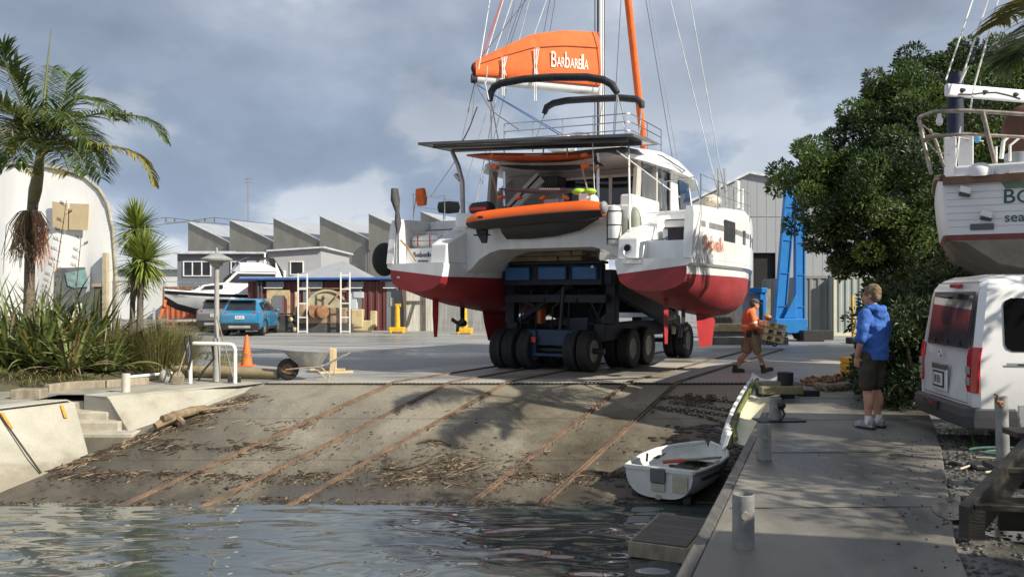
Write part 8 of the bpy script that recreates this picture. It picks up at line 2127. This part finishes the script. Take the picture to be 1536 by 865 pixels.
FR = [  # control points in photo columns/rows with distance
    ([(62,225,19),(95,190,18.8),(140,172,18.5),(190,172,18.3),(228,185,18.2),(250,213,18.2)],.62,m_palm,.75),
    ([(62,228,19),(100,222,18.4),(150,218,18.0),(195,228,17.9),(220,248,17.9),(232,278,17.9)],.55,m_palmy,.85),
    ([(62,224,19),(82,185,19.4),(95,150,19.8),(100,125,20.0),(108,112,20.3)],.75,m_palmb,-.05),
    ([(62,226,19),(85,175,19),(110,150,18.7),(140,150,18.4),(165,165,18.3),(180,180,18.2)],.75,m_palm,.65),
    ([(60,226,19),(45,170,18.8),(25,120,18.6),(0,98,18.4),(-35,100,18.3),(-70,130,18.3)],.80,m_palm,.55),
    ([(60,226,19),(40,185,19.3),(15,160,19.5),(-20,160,19.8),(-55,185,20)],.7,m_palm,.6),
    ([(60,228,19),(35,190,18),(10,165,17.6),(-10,150,17.4),(-30,148,17.3)],.7,m_palm,.5),
    ([(60,228,19),(38,205,18.2),(18,180,17.8),(22,215,17.5),(40,245,17.3),(52,262,17.2)],.45,m_palmy,.8),
    ([(62,228,19),(90,205,19.6),(120,205,20.2),(150,225,20.6),(165,255,20.9)],.7,m_palm,.75),
    ([(62,228,19),(85,215,18.2),(105,220,17.6),(122,240,17.3),(130,262,17.2)],.65,m_palm,.7),
    ([(60,228,19),(45,210,20),(25,205,20.8),(5,220,21.3),(-10,250,21.5)],.7,m_palm,.7),
    ([(62,226,19),(75,190,18.2),(90,170,17.4),(105,175,16.9),(120,200,16.7)],.65,m_palm,.75),
    ([(60,228,19),(50,215,18.2),(42,210,17.6),(30,225,17.1),(22,252,16.9)],.6,m_palm,.75),
    ([(62,224,19),(68,165,20),(72,125,20.8),(80,100,21.2)],.6,m_palm,.3),
    ([(62,228,19),(92,212,19),(118,215,18.8),(140,235,18.6),(152,268,18.5)],.8,m_palm,.8),
    ([(62,228,19),(80,222,18),(95,235,17.4),(104,262,17.1)],.7,m_palmy,.8),
    ([(60,226,19),(48,195,18.4),(30,190,18),(12,215,17.7),(2,255,17.6)],.75,m_palm,.8),
    ([(62,226,19),(78,195,18.6),(100,185,18.2),(125,200,17.9),(140,228,17.8)],.8,m_palm,.75),
    ([(60,226,19),(30,150,18.4),(12,105,18.0),(5,75,17.9),(4,66,17.9)],.6,m_palm,.25),
]
for i,(cp,ml,m,hang) in enumerate(FR): frond(palm,[pl(*c) for c in cp],ml * 1.15,.046,m,50,hang,60 + i,up=.5 if hang < .1 else .2)
q = MB(); q.tube([pl(60,215,19),pl(66,150,19.05),pl(72,90,19.1),pl(77,40,19.1)],[.04,.028,.02,.006],7); q.build('spear_leaf',m_rach,palm,smooth=60)
m_fs = mat('palm_flower_tan',(.30,.22,.12),.8,var=.3,island=.3); m_fr = mat('palm_fruit_red',(.36,.19,.12),.8,var=.3,island=.3)
for s_,cx_,mi in ((-1,28,m_fs),(1,62,m_fr)):
    q = MB()
    for i in range(75):
        a0 = pl(46 + s_ * 3,318 + pr_.uniform(-4,4),18.9); e_ = pl(cx_ + pr_.gauss(0,8),335 + abs(pr_.gauss(0,10)),18.7 + pr_.gauss(0,.2)); f_ = pl(cx_ + pr_.gauss(0,10),372 + abs(pr_.gauss(0,18)),18.7 + pr_.gauss(0,.2)); mid = a0.lerp(e_,.5) + Vector((0,0,.12)); q.tube([a0,mid,e_,e_.lerp(f_,.5),f_],[.009,.009,.008,.008,.005],4)
    q.build('flower_cluster',mi,palm,fix=False)
# dark cycad-like palm at the left picture edge
cb_ = P(-18,500,18.0); cb_.z = bedz(0,0)
cy = thing('small_palm','small dark green feathery palm at the left picture edge below the tent','palm',cb_)
for i in range(11):
    a = -1.4 + 2.9 * i / 10; q_ = [Vector((0,0,.35)),Vector((math.sin(a) * .45,-.3 * math.cos(a),.75)),Vector((math.sin(a) * .95,-.5 * math.cos(a),.85)),Vector((math.sin(a) * 1.35,-.6 * math.cos(a),.65))]
    frond(cy,q_,.32,.02,m_palm,44,.3,300 + i,up=.4)
q = MB(); q.tube([(0,0,-.1),(0,0,.4)],[.16,.13],10); q.build('trunk',m_bark,cy,smooth=60)
# palm outside the right edge whose fronds hang into the picture
rp_ = Vector((8.9,11.2,-.05)); rpalm = thing('palm_tree','palm whose yellow green fronds hang into the top right corner above the yacht','palm',rp_)
q = MB(); q.tube([(0,0,-.1),(-.6,0,3),(-1.05,0,5.9)],[.17,.14,.12],12); q.build('trunk',m_bark,rpalm,smooth=60)
def rl(px,py,d): return P(px,py,d * .77) - rp_
RF = [([(1640,-40,14.6),(1600,-25,14.0),(1560,-5,13.6),(1520,22,13.3),(1495,38,13.2)],.7,m_palmy,.5),([(1640,-20,14.6),(1600,10,14.0),(1560,45,13.7),(1530,75,13.5),(1520,95,13.5)],.75,m_palm,.45),([(1640,-40,14.6),(1620,-110,14.4),(1580,-150,14),(1530,-150,13.6),(1490,-110,13.4)],.8,m_palm,.8),([(1640,-30,14.6),(1700,-90,14.6),(1780,-90,14.6),(1850,-20,14.6)],.8,m_palm,.7),([(1640,-30,14.6),(1630,-60,13.6),(1610,-60,12.6),(1590,-20,12)],.8,m_palm,.7),([(1640,-30,14.6),(1660,-90,15.6),(1670,-80,16.6),(1680,-20,17.2)],.8,m_palm,.7)]
for i,(cp,ml,m,hang) in enumerate(RF): frond(rpalm,[rl(*c) for c in cp],ml,.05,m,64,hang,400 + i,up=.15)

# --- leafy trees
def leaf_cloud(q,c,rad,n,sz,fr,mi=0,shell=.55,mix=None):
    c = Vector(c)
    for _ in range(n):
        while True:
            v = Vector((fr.uniform(-1,1),fr.uniform(-1,1),fr.uniform(-1,1)))
            l_ = v.length
            if .05 < l_ < 1: break
        v = v / l_ * (l_ ** shell)
        p = c + Vector((v.x * rad[0],v.y * rad[1],v.z * rad[2]))
        d = (v.normalized() * .7 + Vector((fr.gauss(0,.6),fr.gauss(0,.6),fr.gauss(.25,.5)))).normalized()
        s_ = d.cross(Vector((fr.gauss(0,1),fr.gauss(0,1),fr.gauss(0,1)))).normalized(); u_ = s_.cross(d)
        L_ = sz * fr.uniform(.7,1.3); w_ = L_ * .42
        m_ = mi if mix is None else (mix if fr.random() < .25 else mi)
        q.add([p,p + d * L_ * .5 + s_ * w_ * .5 + u_ * .1 * L_,p + d * L_,p + d * L_ * .5 - s_ * w_ * .5 + u_ * .1 * L_],[(0,1,2,3)],m_)
m_pohu = mat('pohutukawa_leaf',(.030,.058,.014),.55,col2=(.095,.145,.036),scale=.8,island=.5,subs=.2,spec=.28)
m_pohu2 = mat('pohutukawa_leaf_silver',(.10,.125,.075),.45,var=.3,island=.35,subs=.1)
m_shrub = mat('shrub_leaf',(.022,.042,.012),.5,col2=(.055,.080,.022),scale=1.5,island=.45,subs=.1)
TK = 1.30
tb = Vector((12.5,24.0,-.1))
tree = thing('pohutukawa_tree','large dark dense pohutukawa tree filling the right side behind the man and the yacht','tree',tb)
fr = random.Random(77)
clumps = []
def cl(px,py,d,r_): 
    v = P(px + (9 if px < 1330 else 4),py,d * TK) - tb; clumps.append((v,r_ * TK * .92))
for px,py,d,r_ in ((1245,245,17.2,.85),(1225,225,17.6,.6),(1215,285,17.4,.75),(1200,290,17.8,.35),(1260,300,16.8,.95),(1235,330,17.2,.75),(1290,200,17.6,.8),(1300,235,16.8,.9),(1330,180,17.6,.85),(1325,145,18.0,.55),(1360,150,18.0,.85),(1390,120,18.4,.9),(1430,105,18.8,.85),(1470,110,18.8,.85),(1510,115,18.8,.9),(1545,120,19,1.0),(1340,250,16.5,1.0),(1380,200,17.2,1.0),(1370,300,16.6,1.1),(1320,330,16.6,1.0),(1300,365,16.8,.75),(1250,372,17.2,.45),(1225,378,17.4,.35),(1285,395,17.0,.4),(1345,400,16.8,.8),(1380,390,16.8,1.0),(1420,180,17.6,1.1),(1470,170,18,1.1),(1530,180,18,1.2),(1430,260,17.8,1.2),(1500,260,18.2,1.3),(1370,450,17.2,.9),(1420,420,17.4,1.1),(1350,455,17.4,.6),(1350,110,18.6,.4),(1600,180,18.5,1.4),(1600,300,18.5,1.5),(1480,350,18.5,1.3),(1560,380,18.8,1.4),(1290,285,18.4,.9),(1240,290,18.4,.7),(1400,330,19.5,1.3),(1480,220,19.8,1.4),(1375,230,19.6,1.2),(1212,248,17.4,.35),(1270,190,17.8,.4),(1310,165,18.0,.35),(1400,88,18.8,.4),(1445,80,18.9,.4),(1380,480,17.4,.9),(1430,480,17.5,1.0),(1262,402,17.2,.25),(1330,130,18.2,.3)):
    cl(px,py,d,r_)
q = MB(); q.tube([(0,0,-.2),(.05,0,1.0),(-.2,-.1,2.2),(-.3,-.2,3.4)],[.42,.34,.30,.20],12)
for v,r_ in clumps[::2]:
    s0 = Vector((-.2,-.1,2.0 + .3 * fr.random())); mid = s0.lerp(v,.55) + Vector((0,0,.25)); q.tube([s0,mid,v],[.12,.07,.02],6)
q.build('trunk',m_bark,tree,smooth=60,fix=False)
q = MB()
for v,r_ in clumps:
    nsub = max(3,int(9 * r_))
    for k in range(nsub):
        w_ = v + Vector((max(-.9,min(.9,fr.gauss(0,.55))),max(-.9,min(.9,fr.gauss(0,.55))),max(-.7,min(.7,fr.gauss(0,.45))))) * r_
        silver = fr.random() < .10; tone = fr.random()
        leaf_cloud(q,w_,(r_ * .42,r_ * .42,r_ * .33),int(370 * r_ ** .8),.125,fr,(1 if silver else (2 if tone < .35 else (3 if tone > .75 else 0))),.6)
q.build('crown',[m_pohu,m_pohu2,mat('pohutukawa_leaf_dark',(.018,.034,.010),.6,col2=(.04,.06,.016),scale=.8,island=.4,subs=.1,spec=.25),mat('pohutukawa_leaf_pale',(.075,.12,.025),.5,col2=(.13,.18,.04),scale=.8,island=.4,subs=.25,spec=.3)],tree,fix=False)
def shrub(px,py,d,specs,label,seed,sz=.09,m=None,n=420):
    b = P(px,py,d); b.z = -.08; o = thing('shrub',label,'shrub',b,group='shrubs behind the man'); f2 = random.Random(seed)
    q = MB(); 
    for dx,dz_,r_ in specs: q.tube([(0,0,0),(dx * .5,0,dz_ * .5),(dx,0,dz_)],[.05,.035,.012],6)
    q.build('stem',m_bark,o,fix=False); q = MB()
    for dx,dz_,r_ in specs:
        for k in range(7): leaf_cloud(q,Vector((dx,0,dz_)) + Vector((f2.gauss(0,.4),f2.gauss(0,.4),f2.gauss(0,.35))) * r_,(r_ * .5,r_ * .5,r_ * .42),int(n * r_),sz,f2,0,.6)
    q.build('crown',m or m_shrub,o,fix=False)
shrub(1345,610,12.9,[(-.25,.35,.45),(.15,.4,.5),(.5,.45,.5),(0,.85,.5),(.4,1.0,.5)],'dark low shrub right behind the man beside the dock',90)
shrub(1385,600,12.4,[(-.2,.35,.5),(.3,.4,.5),(.1,.9,.55),(.3,1.4,.5),(-.3,1.2,.45)],'dark shrub between the man and the white van',91)
shrub(1372,560,13.8,[(-.5,.5,.55),(.2,.6,.6),(0,1.2,.6),(.5,1.6,.6),(-.4,1.6,.55)],'tall dark shrub under the tree behind the low ones',92)
shrub(1440,560,13.6,[(-.5,.6,.6),(.4,.6,.7),(0,1.4,.7),(.5,2.0,.7),(-.4,2.0,.65)],'dark shrub hidden behind the white van and the cradle',93)
flax(1372,545,12.6,60,1.3,'grassy palm-like tuft with thin dark blades in the shrubs left of the van',95,mats=[m_palm,m_palm,m_flaxd],wd=.02,dead=.05,droop=1.3,name='grass_tuft',group=None)
# small picket seen through the shrubs
q = MB(); b = P(1347,560,15.0); q.box2((b.x - .04,15,-.05),(b.x + .04,15.08,1.25)); q.box2((b.x - .5,14.98,.62),(b.x + .9,15.0,.72)); tag(q.build('wooden_rail',m_woodp),'pale timber post and rail half hidden in the shrubs behind the man','rail')
# small weeds on gravel
q = MB(); b = G(1462,676,-.05)
for i in range(16):
    a = pr_.uniform(0,6.28); blade(q,b + Vector((0,0,.0)),(math.cos(a),math.sin(a),.5),pr_.uniform(.08,.22),.03,1.0,4)
q.tube([b,b + Vector((-.03,0,.22))],.004,4); tag(q.build('weed',m_palmb,fix=False),'small green weed growing in the gravel behind the van bumper','weed')
# tree added outside the right edge to shade the dock
st_ = thing('shade_tree','unseen leafy tree added outside the right edge to shade the dock','tree',(7.9,5.2,-.05))
q = MB(); q.tube([(0,0,-.1),(.1,0,1.6),(0,.1,3.4),(0,0,4.6)],[.2,.16,.11,.05],10); q.build('trunk',m_bark,st_,smooth=60)
q = MB(); f3 = random.Random(9)
for k in range(34):
    v = Vector((f3.gauss(0,.62),f3.gauss(0,.7),4.5 + f3.gauss(0,.6))); leaf_cloud(q,v,(.55,.55,.42),150,.17,f3,0,.6)
q.build('crown',m_shrub,st_,fix=False)
# ================================================================== separate joined pieces of one part name
def sep(o):
    me = o.data; n = len(me.vertices); par = list(range(n))
    def find(a):
        while par[a] != a: par[a] = par[par[a]]; a = par[a]
        return a
    for e in me.edges:
        a,b = find(e.vertices[0]),find(e.vertices[1])
        if a != b: par[a] = b
    isl = {}
    for i in range(n): isl.setdefault(find(i),[]).append(i)
    boxes = []
    for r_,vs in isl.items():
        c = [me.vertices[i].co for i in vs]
        boxes.append([set([r_]),Vector([min(v[k] for v in c) - .015 for k in range(3)]),Vector([max(v[k] for v in c) + .015 for k in range(3)])])
    ch = True
    while ch:
        ch = False
        for i in range(len(boxes)):
            for j in range(i + 1,len(boxes)):
                A_,B_ = boxes[i],boxes[j]
                if all(A_[1][k] <= B_[2][k] and B_[1][k] <= A_[2][k] for k in range(3)):
                    A_[0] |= B_[0]; A_[1] = Vector([min(A_[1][k],B_[1][k]) for k in range(3)]); A_[2] = Vector([max(A_[2][k],B_[2][k]) for k in range(3)]); boxes.pop(j); ch = True; break
            if ch: break
    if len(boxes) < 2: return
    nm = o.name.split('.')[0]
    for b in boxes[1:]:
        c = o.copy(); c.data = me.copy(); COL.objects.link(c)
        bm = bmesh.new(); bm.from_mesh(c.data); bm.verts.ensure_lookup_table(); bmesh.ops.delete(bm,geom=[v for v in bm.verts if find(v.index) not in b[0]],context='VERTS'); bm.to_mesh(c.data); bm.free()
    bm = bmesh.new(); bm.from_mesh(me); bm.verts.ensure_lookup_table(); bmesh.ops.delete(bm,geom=[v for v in bm.verts if find(v.index) not in boxes[0][0]],context='VERTS'); bm.to_mesh(me); bm.free()
for o in list(bpy.data.objects):
    if o.type == 'MESH' and o.parent is not None and o.name.split('.')[0] in SEP: sep(o)
